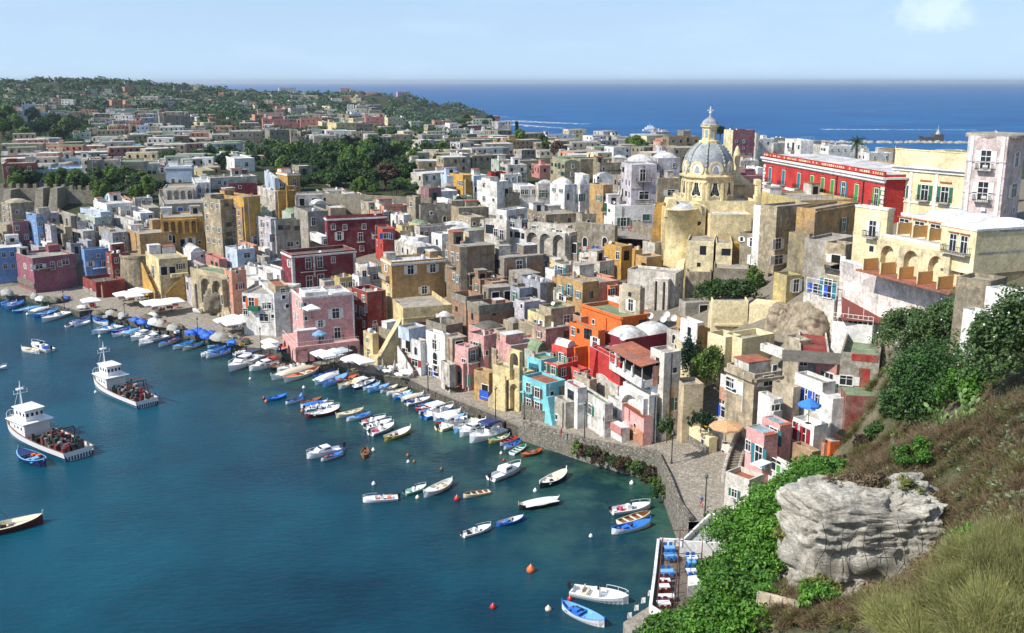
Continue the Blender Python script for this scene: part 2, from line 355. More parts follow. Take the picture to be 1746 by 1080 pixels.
        if s.zr and s.roofk in 'kwgts' and min(s.LR, s.LL) > 4.5 and rnd.random() < .55 and not getattr(s, 'dom', None):
          for rep in range(1 + (s.LR > 7)):
            w = rnd.uniform(1.8, 4.2); d = rnd.uniform(1.8, 4); x = (.3, s.LR - w - .3)[rep] if s.LR > 7 else rnd.choice([.3, s.LR - w - .3]); y = s.LL - d - rnd.uniform(.3, 1); hh = rnd.uniform(1.2, 2.8)
            q = link('roof_room', None, s.root, (x, y, s.zr)); M().box(0, w, 0, d, 0, hh).build('wall', wallmat(rnd.choice([s.col, 'offw', 'white', s.col])), q); M().box(-.12, w + .12, -.12, d + .12, hh + .002, hh + .15).build('roof', roofmat(rnd.choice('kwt')), q)
            rnd.random() < .5 and hh > 2.2 and link('doorway', wmesh('oN', .75)[0], q, (w / 2, 0, .05))
        if rnd.random() < .3 and s.h > 4:
            f = rnd.choice('LR'); L = s.LL if f == 'L' else s.LR; x = rnd.uniform(.3, L - .3); s.lbox(f, x - .06, x + .06, .003, .14, -1, s.h - .3, rnd.choice([IRON, LINTEL, DISHM]), 'drainpipe')
        if rnd.random() < .25 and s.h > 5: f = rnd.choice('LR'); L = s.LL if f == 'L' else s.LR; z = s.h * rnd.uniform(.4, .6); s.lbox(f, 0, L, .003, .14, z, z + .18, s.wm, 'ledge')
        if rnd.random() < .3 and s.LR > 3 and s.roofk in 'kwgts' and s.par:
            r_ = M(); n = max(2, int(s.LR / 1.2))
            for i in range(n + 1): r_.bar((s.LR * i / n, .1, s.h), (s.LR * i / n, .1, s.h + .9), .025)
            r_.bar((0, .1, s.h + .9), (s.LR, .1, s.h + .9), .03); r_.build('railing', rnd.choice([IRON, WFRAME]), s.root)
    def put(s, face, x, z, me, name, out=0.0):
        if face == 'R': return link(name, me, s.root, (x, -out, z), 0)
        if x == 0 and z == 0 and me.users == 0:
            me.transform(Matrix(((0, 1, 0, 0), (1, 0, 0, 0), (0, 0, 1, 0), (0, 0, 0, 1)))); me.flip_normals(); return link(name, me, s.root)
        return link(name, me, s.root, (-out, x, z), -math.pi / 2)
    def win1(s, face, x, z, k, sc=1.0, balc=None):
        L = s.LR if face == 'R' else s.LL; me, sh, w, h = wmesh(k, sc); w2 = w / 2 + .15
        if L < 2 * w2: return
        if hasattr(s, 'facewin'): s.facewin.add(face)
        x = min(max(x, w2), L - w2); o = s.put(face, x, z, me, 'window' if k[0] not in 'o' else 'doorway')
        for q in sh or []: link('shutter', q, o)
        if k[0] == 'f' or balc: s.put(face, x, z, balcmesh(w + 1.0, balc if balc is not None and balc is not True else 0), 'balcony')
        return o
    def wins(s, spec):
        """'L2x3w' grids, or '@u,v,kind;...' read off the picture (top centre of each window)"""
        for part in spec.split():
            if part[0] == '@':
                for e in filter(None, part[1:].split(';')):
                    u, v, k = e.split(','); sc = 1.0
                    if ':' in k: k, q = k.split(':'); sc = float(q)
                    u, v = px(float(u), float(v)); uc = s.ext_c(); f = 'L' if u < uc else 'R'
                    x, z = s.loc(f, u, v); h = WK[k[0]][1] * sc; s.win1(f, x, z - h, k, sc)
            else:
                f = part[0]; r = part[1]; c = part[3]; k = part[4:] or 'w'; r = int(r); c = int(c); L = s.LR if f == 'R' else s.LL
                r = min(r, max(1, int(s.h / 2.7))); c = min(c, max(1, int(L / 1.8)))
                st = s.h / (r + .12)
                for i in range(r):
                    for j in range(c):
                        if rnd.random() < .1: continue
                        kk = k
                        if rnd.random() < .18: kk = rnd.choice('smd') + k[1:]
                        hh = WK[kk[0]][1]; x = L * (j + .5) / c + rnd.uniform(-.25, .25); z = s.h - .6 - st * i - st * .35 - hh * .65
                        if z < -.5 and s.top is False: continue
                        s.win1(f, x, z, kk)
    def ext_c(s): return proj(s.P + Vector((0, 0, s.h)))[0]
    def arches(s, face, x0, x1, n, zb, zt, depth=.9, col=None, name='arcade', pier=.35):
        """arcade of real openings standing proud of the wall"""
        b = M(); w = (x1 - x0) / n; cw = w - 2 * pier; r = cw / 2; zs = zt - .5 - r
        if zs < zb + .2: zs = zb + .2
        for i in range(n):
            c = x0 + w * (i + .5); prof = [(c + cw / 2, zb), (c + cw / 2, zs)] + [(c + r * math.cos(q), zs + r * math.sin(q) * min(1, (zt - .4 - zs) / r)) for q in [math.pi * k / 10 for k in range(1, 10)]] + [(c - cw / 2, zs), (c - cw / 2, zb)]
            out = [(x0 + w * (i + 1), zb)] + [(x0 + w * (i + 1), zs)] + [(c + w / 2 * max(-1, min(1, 1.6 * math.cos(q))), zt) for q in [math.pi * k / 10 for k in range(1, 10)]] + [(x0 + w * i, zs), (x0 + w * i, zb)]
            for (a0, a1, b1, b0) in zip(prof, prof[1:], out[1:], out): b.poly([(a0[0], -depth, a0[1]), (a1[0], -depth, a1[1]), (b1[0], -depth, b1[1]), (b0[0], -depth, b0[1])][::-1])
            for a0, a1 in zip(prof, prof[1:]): b.poly([(a0[0], -depth, a0[1]), (a1[0], -depth, a1[1]), (a1[0], 0, a1[1]), (a0[0], 0, a0[1])])
        b.poly([(x0, -depth, zt), (x1, -depth, zt), (x1, 0, zt), (x0, 0, zt)]); b.poly([(x0, -depth, zb), (x0, -depth, zt), (x0, 0, zt), (x0, 0, zb)]); b.poly([(x1, -depth, zb), (x1, 0, zb), (x1, 0, zt), (x1, -depth, zt)])
        me = b.mesh(name, [wallmat(col or s.col)]); return s.put(face, 0, 0, me, name, .0)
    def lbox(s, face, x0, x1, o0, o1, z0, z1, mat, name):
        """box on a face: along x0..x1, outward o0..o1"""
        b = M().box(x0, x1, -o1, -o0, z0, z1); return s.put(face, 0, 0, b.mesh(name, [mat]), name)
    def ramp(s, face, x0, z0, x1, z1, out=1.6, col=None, name='staircase', par=.9):
        """stair flight with solid parapet along a face, from (x0,z0) up to (x1,z1)"""
        b = M(); n = max(4, int(abs(z1 - z0) / .25)); zb = min(z0, z1) - 3
        for i in range(n):
            xa = x0 + (x1 - x0) * i / n; xb = x0 + (x1 - x0) * (i + 1) / n; zz = z0 + (z1 - z0) * (i + 1) / n; b.box(min(xa, xb), max(xa, xb), -out + .25, -.003, zb, zz, 1)
        y0, y1 = -out, -out + .247
        b.hexa([(x0, y0, zb), (x1, y0, zb), (x1, y1, zb), (x0, y1, zb), (x0, y0, z0 + par), (x1, y0, z1 + par), (x1, y1, z1 + par), (x0, y1, z0 + par)], 0)
        return s.put(face, 0, 0, b.mesh(name, [wallmat(col or s.col), plaster('step', (165, 140, 115), .4)]), name)
    def awning(s, face, u, v, w=3, d=2, mat=None, name='awning', drop=.5):
        x, z = s.loc(face, *px(u, v)); b = M(); b.hexa([(x - w / 2, -d, z - drop), (x + w / 2, -d, z - drop), (x + w / 2, -.01, z), (x - w / 2, -.01, z), (x - w / 2, -d, z - drop + .08), (x + w / 2, -d, z - drop + .08), (x + w / 2, -.01, z + .08), (x - w / 2, -.01, z + .08)])
        for q in (-1, 1): b.bar((x + q * (w / 2 - .1), -d + .1, z - drop), (x + q * (w / 2 - .1), -d + .1, z - drop - 2.2), .05, 1)
        return s.put(face, 0, 0, b.mesh(name, [mat or roofmat('t'), IRON]), name)
def poly_wall(name, pts, h, th, mat, label, cat='wall', dig=3, cap=None):
    """free-standing wall along ground points"""
    b = M()
    for i, (p, q) in enumerate(zip(pts, pts[1:])):
        p = Vector(p); q = Vector(q); d = (q - p); n = Vector((-d.y, d.x, 0)).normalized() * th
        hp = h[i] if isinstance(h, list) else h; hq = h[i + 1] if isinstance(h, list) else h
        b.hexa([p - Vector((0, 0, dig)), q - Vector((0, 0, dig)), q + n - Vector((0, 0, dig)), p + n - Vector((0, 0, dig)), p + Vector((0, 0, hp)), q + Vector((0, 0, hq)), q + n + Vector((0, 0, hq)), p + n + Vector((0, 0, hp))])
    return tag(b.build(name, mat), label, cat)
# ---------------------------------------------------------------- camera, light, sky
cam = bpy.data.cameras.new('camera'); co = bpy.data.objects.new('camera', cam); COL.objects.link(co); co.location = (0, 0, H); co.rotation_euler = (math.pi / 2 - TH, 0, 0)
cam.sensor_width = 36; cam.lens = 36 * F / 1746; cam.clip_start = 1; cam.clip_end = 90000; S.camera = co
EL = 43; SD = Vector((-.9 * math.cos(R(EL)), -.44 * math.cos(R(EL)), math.sin(R(EL)))).normalized()
sl = bpy.data.lights.new('sun', 'SUN'); sl.energy = 4.6; sl.angle = R(.5); sl.color = (1, .95, .87); so = bpy.data.objects.new('sun', sl); COL.objects.link(so)
so.rotation_euler = SD.to_track_quat('Z', 'Y').to_euler()
wd = bpy.data.worlds.new('World'); S.world = wd; wd.use_nodes = True; wt = wd.node_tree; bg = wt.nodes['Background']
sk = wt.nodes.new('ShaderNodeTexSky'); sk.sky_type = 'NISHITA'; sk.sun_disc = False; sk.sun_elevation = R(EL); sk.sun_rotation = math.atan2(SD.x, SD.y); sk.dust_density = .5; sk.air_density = 1.2; sk.ozone_density = 3.0; sk.altitude = 0
tc = wt.nodes.new('ShaderNodeTexCoord'); sz = wt.nodes.new('ShaderNodeSeparateXYZ'); cz_ = wt.nodes.new('ShaderNodeCombineXYZ'); wt.links.new(tc.outputs['Generated'], sz.inputs[0])
wt.links.new(sz.outputs[0], cz_.inputs[0]); wt.links.new(sz.outputs[1], cz_.inputs[1]); wt.links.new(math_(wt, 'ADD', math_(wt, 'MULTIPLY', math_(wt, 'MAXIMUM', sz.outputs[2], 0.), .9), .17), cz_.inputs[2]); wt.links.new(cz_.outputs[0], sk.inputs[0])
cd = Vector(ray(1597, 20)).normalized()
vd = wt.nodes.new('ShaderNodeVectorMath'); vd.operation = 'DISTANCE'; vd.inputs[1].default_value = cd; sc_ = wt.nodes.new('ShaderNodeMapping'); sc_.inputs['Scale'].default_value = (1, 1, 1.5); sc_.inputs['Location'].default_value = (0, 0, -.5 * cd.z)
wt.links.new(tc.outputs['Generated'], sc_.inputs[0]); wt.links.new(sc_.outputs[0], vd.inputs[0])
nz = noise(wt, tc.outputs['Generated'], 55, 7, .65); cl = math_(wt, 'ADD', vd.outputs['Value'], math_(wt, 'MULTIPLY', math_(wt, 'SUBTRACT', nz, .5), .055))
cm = ramp(wt, cl, [(.014, .35), (.036, 0.)]); thin = ramp(wt, noise(wt, tc.outputs['Generated'], 7, 6, .6, (1, 1, 5)), [(.5, 0.), (.85, .08)])
hzf = ramp(wt, sz.outputs[2], [(0., .6), (.22, .12)]); skc = mix(wt, hzf, sk.outputs[0], (3.3, 4.15, 5.1)); skc = mix(wt, cm, skc, (6.2, 6.8, 7.6)); skc = mix(wt, thin, skc, (8, 8.6, 9.4))
wt.links.new(skc, bg.inputs[0]); bg.inputs[1].default_value = .145
S.view_settings.view_transform = 'Standard'; S.view_settings.look = 'None'; S.view_settings.exposure = 0.42; S.view_settings.gamma = 1
# ---------------------------------------------------------------- harbour edge
QF = [(-120,492,1.6),(0,509,1.6),(24,515,1.6),(44,513,1.6),(136,541,1.6),(157,538,1.6),(245,562,1.6),(348,584,1.6),(401,597,1.6),(425,604,1.6),(466,607,1.6),(546,634,1.6),(568,632,1.6),
 (600,644,1.6),(700,661,1.7),(732,679,1.8),(816,714,1.9),(848,728,2.0),(884,748,2.2),(891,752,2.9),(950,772,3.2),(993,787,3.4),(1066,809,4.0),(1115,821,4.4),(1122,838,4.5),(1135,866,4.5),(1152,916,4.6),(1172,944,4.6)]
QP = [atz(u, v, 0) for u, v, z in QF]; QZ = [q[2] for q in QF]
def inl(i, d):
    a = QP[max(0, i - 2)]; b = QP[min(len(QP) - 1, i + 2)]; t = (b - a).normalized(); n = Vector((-t.y, t.x, 0)); return QP[i] + n * d
PAVE = stonemat('quay_paving', (168, 160, 146), (146, 138, 124), 2.0, (128, 120, 108)); SEAW = stonemat('sea_wall_stone', (150, 144, 132), (112, 108, 98), 2.3, (84, 80, 72))
WID = [34, 34, 34, 34, 34, 34, 34, 32, 30, 28, 24, 20, 18, 15, 13, 12, 12, 11, 11, 11, 11, 11, 11, 20, 21, 21, 20, 18]
b = M()
for i in range(len(QP) - 1):
    p, q = QP[i], QP[i + 1]; zp, zq = QZ[i], QZ[i + 1]; pi_, qi = inl(i, WID[i]), inl(i + 1, WID[i + 1]); mi = 1 if i >= 18 else 2
    P_, Q_ = inl(i, .7), inl(i + 1, .7)
    b.poly([p + Vector((0, 0, -3)), q + Vector((0, 0, -3)), q + Vector((0, 0, zq)), p + Vector((0, 0, zp))], mi)
    b.poly([p + Vector((0, 0, zp)), q + Vector((0, 0, zq)), Q_ + Vector((0, 0, zq)), P_ + Vector((0, 0, zp))], 3)
    b.poly([P_ + Vector((0, 0, zp)), Q_ + Vector((0, 0, zq)), qi + Vector((0, 0, zq + .5)), pi_ + Vector((0, 0, zp + .5))], 0)
    b.poly([qi + Vector((0, 0, -3)), pi_ + Vector((0, 0, -3)), pi_ + Vector((0, 0, zp + .5)), qi + Vector((0, 0, zq + .5))], 1)
tag(b.build('quay', [PAVE, SEAW, stonemat('quay_edge_stone', (118, 112, 100), (84, 80, 72), 1.8, (64, 62, 56)), plaster('quay_kerb', (150, 145, 134), .4)]), kind='structure')
# parapet on the high sea wall
def zadd(p, z): return Vector((p.x, p.y, z))
pp = [zadd(inl(i, .02), QZ[i] - .02) for i in range(19, len(QP))]
b = M()
for p, q in zip(pp, pp[1:]):
    n = Vector((-(q - p).y, (q - p).x, 0)).normalized() * .6; b.hexa([p, q, q + n, p + n] + [x + Vector((0, 0, .75)) for x in (p, q, q + n, p + n)])
tag(b.build('sea_wall_parapet', stonemat('parapet_stone', (158, 150, 136), (120, 114, 102), 1.6)), 'low stone parapet running along the top of the high sea wall', 'parapet')
# ---------------------------------------------------------------- terrain
TP = []; TV = []
def tpt(p, z): TP.append((p[0], p[1])); TV.append(z)
for u, v, z in CTRL:
    if z > 3.2: p = atz(u, v, z); tpt(p, z - (3.2 if p.y < 420 else 1.0))
for i in range(len(QP)): tpt(inl(i, -7), -6); tpt(inl(i, 3), -.8); tpt(inl(i, min(WID[i], 14)), .2)
NEAR = [(1400,1079,62,0),(1290,1079,66,0),(1150,1079,75,0),(1746,1079,44,0),(1560,1079,50,0),(1330,1000,70,0),(1250,960,84,0),(1180,985,86,-1),(1746,960,52,0),(1600,960,60,0),(1480,835,80,0),(1440,720,120,-6),(1480,700,122,-5),(1420,760,112,-4),(1500,660,130,-5),(1440,640,140,-4),(1400,790,108,-3),(1350,830,108,-4),(1530,690,124,-6),(1600,900,75,.5),(1480,930,74,-5),(1400,960,74,-4),(1480,1000,68,-2),(1560,965,70,-2),(1400,850,86,0),(1620,830,80,0),
 (1600,760,84,0),(1746,800,70,0),(1746,700,80,0),(1746,620,92,0),(1640,700,98,0),(1560,720,106,-2),(1515,778,97,-.5),(1500,700,108,-7),(1470,740,104,-5),(1530,660,112,-6),(1512,762,108,-6),(1470,770,110,-6),(1500,735,116,-7),(1540,715,114,-5),(1420,790,98,-1),(1380,810,100,-1),(1340,860,100,-1),(1290,930,96,-1),(1680,560,104,0),(1620,580,118,0),(1560,560,132,-1)]
for u, v, Y, dz in NEAR: p = atY(u, v, Y); tpt(p, p.z + dz)
for x, y, z in [(60, 20, 52), (-5, 30, 20), (0, 0, 40), (120, 0, 70), (150, 60, 66), (140, 110, 50), (120, 160, 40), (140, 260, 38), (200, 300, 30), (-30, 40, -8), (10, 58, -6), (-60, 60, -10), (-150, 60, -12), (-150, 150, -12), (-60, 130, -10), (0, 110, -8), (16, 100, -6), (12, 80, -6), (-220, 200, -8), (-250, 250, -4), (-100, 200, -8), (20, 125, -5)]: tpt((x, y), z)
for u, v, Y in [(0,154,1450),(80,139,1500),(250,146,1550),(330,153,1600),(400,161,1650),(500,165,1680),(600,164,1700),(660,165,1720),(720,168,1750),(780,181,1800),(815,193,1850),(-150,150,1400),(-400,150,1300)]: p = atY(u, v, Y); tpt(p, p.z)
for u, v, z in [(0,185,30),(120,170,42),(250,170,42),(350,165,40),(700,186,14),(640,190,16),(780,196,3),(740,200,3),(700,208,12)]: p = atz(u, v, z); tpt(p, z)
for u, v in [(850,203),(842,198),(900,208),(850,222),(900,232),(1000,224),(1200,226),(1500,236),(1746,236),(1100,190),(900,190),(860,188),(1500,190),(1650,256),(1500,250)]: p = atz(u, v, 0); tpt(p, -9)
for u, Y in [(-300, 2300), (0, 2300), (300, 2400), (500, 2400), (700, 2450), (800, 2200)]: r = ray(u, 150); tpt((r[0] / r[1] * Y, Y), -9)
for u, v, z in [(830,228,8),(950,238,12),(1100,240,12),(1250,243,12),(1350,246,12),(1450,262,12),(1600,270,12)]: p = atz(u, v, z); tpt(p, z - 1)
HT = rbf(TP, TV)
xs = np.concatenate([-np.geomspace(1700, 265, 60), np.arange(-260, 261, 4), np.geomspace(265, 1700, 60)]); ys = np.concatenate([np.arange(-20, 421, 4), 424 * (2800 / 424) ** (np.arange(100) / 99)])
X, Y_ = np.meshgrid(xs, ys); Z = HT(np.stack([X.ravel(), Y_.ravel()], 1)); Z = np.clip(Z, -12, 95)
nx, ny = len(xs), len(ys); V = np.stack([X.ravel(), Y_.ravel(), Z], 1); I = (np.arange(ny - 1)[:, None] * nx + np.arange(nx - 1)[None]).ravel()
def hz(x, y): return float(HT([(x, y)])[0])
m = bpy.data.materials.new('hill_ground'); t, o = nt(m); p = pbsdf(t, o, .95, .1); PP = pos(t)
c = mix(t, ramp(t, noise(t, PP, .08, 8, .7), [(.4, 0.), (.6, 1.)]), s2l((112, 104, 84)), s2l((66, 76, 46))); sy_ = t.nodes.new('ShaderNodeSeparateXYZ'); t.links.new(PP, sy_.inputs[0]); c = mix(t, ramp(t, math_(t, 'DIVIDE', sy_.outputs[1], 1000.), [(.3, 0.), (.36, .85)]), c, s2l((58, 66, 42))); c = mix(t, ramp(t, math_(t, 'DIVIDE', sy_.outputs[1], 1000.), [(.128, 0.), (.14, .9), (.3, .9), (.325, 0.)]), c, s2l((134, 126, 112))); c = mix(t, .7, c, ramp(t, noise(t, PP, .9, 6, .75), [(.3, .45), (.7, 1.2)]), 'MULTIPLY')
t.links.new(c, p.inputs[0]); bump(t, p, noise(t, PP, 1.2, 6, .7), .8, .4)
tm = fast('terrain', V, np.stack([I, I + 1, I + nx + 1, I + nx], 1), m, True); tag(link('terrain', tm), kind='structure')
# ---------------------------------------------------------------- sea
m = bpy.data.materials.new('sea_water'); t, o = nt(m); p = pbsdf(t, o, .1, .22); PP = pos(t); p.inputs['IOR'].default_value = 1.33
sx = t.nodes.new('ShaderNodeSeparateXYZ'); t.links.new(PP, sx.inputs[0])
A = QP[14]; n2 = Vector((-.56, -.83, 0)); dq = t.nodes.new('ShaderNodeVectorMath'); dq.operation = 'SUBTRACT'; dq.inputs[1].default_value = A; t.links.new(PP, dq.inputs[0])
dd = t.nodes.new('ShaderNodeVectorMath'); dd.operation = 'DOT_PRODUCT'; dd.inputs[1].default_value = n2; t.links.new(dq.outputs[0], dd.inputs[0])
dist = math_(t, 'ADD', dd.outputs['Value'], math_(t, 'MULTIPLY', noise(t, PP, .045, 5, .6), 22.)); dist = math_(t, 'SUBTRACT', dist, math_(t, 'MULTIPLY', sx.outputs['X'], .42))
shore = ramp(t, math_(t, 'DIVIDE', dist, 90.), [(.15, 1.), (.8, 0.)])
deep = mix(t, ramp(t, noise(t, PP, .02, 5, .6), [(.38, 0.), (.62, 1.)]), (.0006, .026, .048), (.003, .064, .098)); bed = mix(t, ramp(t, noise(t, PP, .11, 7, .65), [(.42, 0.), (.62, 1.)]), (.002, .020, .018), (.045, .105, .058))
har = mix(t, shore, deep, bed); far = ramp(t, math_(t, 'DIVIDE', sx.outputs['Y'], 2000.), [(.2, 0.), (.45, 1.)]); fs = mix(t, ramp(t, noise(t, PP, .004, 6, .65, (1, 2.2, 1)), [(.35, 0.), (.65, 1.)]), (.003, .062, .19), (.008, .11, .28))
t.links.new(mix(t, far, har, fs), p.inputs[0])
w1 = noise(t, PP, .55, 6, .62, (1, 2.0, 1)); w2 = noise(t, PP, .06, 8, .7, (1, 2, 1)); wv = mix(t, far, w1, w2); bp = t.nodes.new('ShaderNodeBump'); bp.inputs['Strength'].default_value = 1; t.links.new(wv, bp.inputs['Height'])
bd = mix(t, far, (.2, .2, .2), (2.2, 2.2, 2.2)); t.links.new(bd, bp.inputs['Distance']); t.links.new(bp.outputs[0], p.inputs['Normal']); t.links.new(ramp(t, far, [(0, .14), (1, .45)]), p.inputs['Roughness'])
b = M(); b.poly([(-40000, -300, 0), (40000, -300, 0), (40000, 42000, 0), (-40000, 42000, 0)]); tag(b.build('sea', m), kind='structure')
# ---------------------------------------------------------------- air
hz_ = bpy.data.materials.new('haze'); t, o_ = nt(hz_); v_ = t.nodes.new('ShaderNodeVolumePrincipled'); v_.inputs['Density'].default_value = .00006; v_.inputs['Color'].default_value = (.82, .9, 1, 1); v_.inputs['Anisotropy'].default_value = .35; t.links.new(v_.outputs[0], o_.inputs['Volume'])
HZ = tag(M().box(-42000, 42000, -400, 43000, -13.5, 105).build('haze', hz_), kind='stuff')
# ---------------------------------------------------------------- town, west part
zone(0, 300)
B(5,108,276,232,420,48,'stone','L2x2w R1x2s','sv')
B(88,128,235,386,560,40,'mauve','R3x2w','k',wear=.55)
k=B(-60,70,92,410,560,50,'stone','L1x2o','k'); k.arches('L',.3,k.LL-.3,2,0,3.6,1.2)
B(215,325,492,322,440,48,'lilac','L1x2w','k',par=.9)
k=B(218,325,352,345,565,42,'blue','L2x2w R2x1w','k',lab='sky blue house with balcony window beside the white rounded stair house',wear=.25)
B(345,440,470,415,615,42,'lilac','L2x1w','w',lab='tall white lilac stair tower house beside the sky blue house')
B(455,600,650,336,450,40,'grey','L1x2o','k')
k=B(448,560,600,430,590,45,'stone','L1x1w','k'); k.arches('L',.3,k.LL-.3,1,0,4,1)
B(-300,-60,192,612,820,30,'blue','R2x4w','w',lab='bright blue house with outside stair at the left picture edge')
k=B(130,297,622,690,945,44,'mauve','@210,735,wW;265,750,w;325,740,gW;437,720,d;497,715,w;545,700,g;210,835,w','k',lab='mauve house with tall white shutters standing on the quay square',par=.7)
k.lbox('L',0,k.LL,.003,.35,0,1.6,SEAW,'stone_base'); k.lbox('R',1,k.LR*.45,.003,1.6,k.h-3.6,k.h-3.2,roofmat('d'),'canopy')
B(205,330,522,598,665,42,'lilac','','k')
B(300,400,440,560,650,40,'white','L1x1o','w')
k=B(680,725,908,622,840,35,'blue','@820,655,s;755,715,wW;865,715,wB','w',lab='light blue cube house behind the low dark red house'); k.lbox('R',2,k.LR-1,.01,1.4,2,2.3,wallmat('lblue'),'balcony_slab')
B(600,742,775,545,650,42,'bluegrey','L2x3w','k',wear=.4)
k=B(690,812,1045,893,1018,40,'darkred','@765,950,dT:1.2;870,960,d','d',lab='low dark red house with roof terrace standing alone on the square',par=1.0,trim=None)
k.lbox('L',0,k.LL,.003,.2,0,1.4,wallmat('grey'),'stone_base'); k.ramp('R',k.LR*.75,0,k.LR*.15,k.h-1,1.5,'darkred')
k=B(880,950,1080,655,860,38,'darkred','L3x1w R2x2w','k',wear=.5)
B(940,956,1072,478,668,36,'bluegrey','R2x2w','k')
k=B(1060,1188,1440,488,740,34,'ochre','@1155,575,w;1155,680,wD;1235,620,w;1440,490,a','k',lab='long ochre house with a rising wall top above the round stone tower')
k=B(1345,1364,1700,352,600,20,'gold','@1590,515,aW:1.3;1530,530,o;1440,500,o;1670,545,s;1375,470,s','k',lab='golden house with loggia openings below the blue-doored grey terrace',wear=.45)
k.arches('R',.4,k.LR-2,5,k.h-5,k.h-.6,1.3,'gold')
k=B(1270,1380,1725,238,352,22,'grey','@1320,270,wB:1.2;1415,262,dBc:1.3;1508,265,dBc:1.3;1595,270,dBc:1.3','k',lab='long grey house with three royal blue doors on its terrace',wear=.5)
k=B(1215,1352,1567,700,1010,32,'yellow','@1278,752,fT;1510,735,wD;1440,760,o;1370,760,o','s',lab='yellow house with two crossing outside stairs behind the big parasols')
k.ramp('L',k.LL*.05,.2,k.LL*.95,k.h*.62,1.6,'gold'); k.ramp('R',k.LR*.1,0,k.LR*.8,k.h*.5,1.6,'gold'); k.lbox('R',k.LR*.35,k.LR*.95,.01,1.6,k.h*.5,k.h*.5+1.0,k.wm,'balcony_parapet')
B(1230,1370,1500,655,700,30,'white','','w'); B(1490,1600,1718,640,700,30,'white','R1x2s','wB')
B(1565,1700,1745,762,950,35,'lilac','L2x2w R1x1w','k')
B(1530,1610,1760,880,1010,30,'lilac','L1x1o R1x1w','w')
k=B(1605,1640,1800,905,1060,30,'stone','R1x1o','k')
B(670,850,930,305,405,44,'lblue','L1x2w','w'); B(780,900,1120,238,335,38,'white','@850,275,s R1x2w','w',lab='white house with pale grey vaulted neighbour below the battlements')
B(805,890,965,205,240,38,'bluegrey','','bB',vh=2.6)
B(890,1015,1135,268,350,34,'offw','@930,285,g R1x1w','w'); B(1110,1135,1275,190,270,30,'white','R2x3w','w',wear=.6)
B(1000,1112,1145,225,262,30,'salmon','','t'); B(940,1130,1195,378,485,38,'white','L2x2m','k',wear=.55); B(1050,1180,1290,315,395,34,'white','R1x2w','w')
B(1190,1235,1365,400,492,34,'bluegrey','@1205,430,wB:1.3 R1x2o','k'); B(1060,1180,1260,430,478,34,'stone','L1x1s','k')
B(650,800,935,350,445,42,'palegreen','L1x3w R1x1w','w',wear=.4); B(700,790,925,405,470,40,'bluegrey','R1x2w','k')
B(790,930,962,452,575,40,'tuff','L2x3w R2x1s','k'); B(585,700,790,465,560,42,'offw','L1x2o R1x1w','w')
B(830,925,965,570,640,40,'white','L1x2s','wv'); B(5,60,130,560,640,40,'grey','L1x1w','w')
B(480,600,680,570,660,40,'bluegrey','L1x2w','k'); B(1180,1250,1340,270,330,30,'grey','','k'); B(640,700,720,590,650,40,'grey','','k')
B(1010,1060,1110,545,600,34,'offw','','k'); B(560,650,760,380,440,40,'lilac','L1x2w','k')
# round stone tower under the ochre house
p=gp(*px(1050,870)); s_=M(); s_.lathe([(6.4,-3),(6.0,0),(5.6,6.2),(5.8,6.4),(5.8,7.1),(5.4,7.1),(5.4,6.5),(0,6.5)],24); t_=thing('round_tower','round stained tuff tower with planted roof terrace beside the dark red house','tower',p+Vector((3,5,0)))
s_.build('wall',wallmat('tuff',.8),t_,smooth=False)
zone(0,100)

k=B(1380,1395,1602,905,1080,14,'lblue','@1447,1008,wW:1.1;1505,1012,wW:1.1','w',lab='pale blue-white house with moulded cornice high above the arcaded base',trim='white',wear=.15)
k=B(1335,1375,1640,1085,1225,14,'offw','@1355,1105,s','s',lab='cream arcaded lower house carrying the pale blue-white house'); k.arches('R',1,k.LR-1,4,.5,k.h-.4,1.2)
B(1605,1640,1760,1040,1190,20,'white','R1x2w','w'); B(1600,1700,1800,940,1030,28,'khaki','L1x1o R1x1w','k')
B(285,310,690,930,1035,24,'lblue','@320,978,d;385,990,gW;455,978,s;520,985,d:1.2','b',lab='pale blue house with slanting dark stair rail behind the battlements')
B(5,40,285,880,1050,20,'darkred','R2x3w','k',wear=.5); B(245,270,525,825,905,18,'offw','@405,880,w;465,880,w','w'); B(520,525,735,838,960,18,'lblue','','w',wear=.1)
B(835,840,1010,865,990,20,'offw','@885,880,sN;870,945,o;980,930,g','k'); B(1008,1012,1215,868,990,20,'dgrey','@1065,925,dN:1.1;1115,920,dN:1.1;1160,930,o','g'); B(1212,1214,1330,880,990,20,'palegreen','@1250,935,o;1290,935,o','k')
B(1310,1330,1380,895,990,20,'rose','','k'); B(735,738,840,850,1000,20,'dgrey','R2x1s','k'); B(1420,1425,1500,840,900,22,'white','','w'); B(1290,1310,1420,845,880,20,'palegreen','','gB'); B(1480,1490,1600,830,860,20,'khaki','','gB')
B(930,1265,1290,1000,1075,60,'dgrey','L1x4o','k')
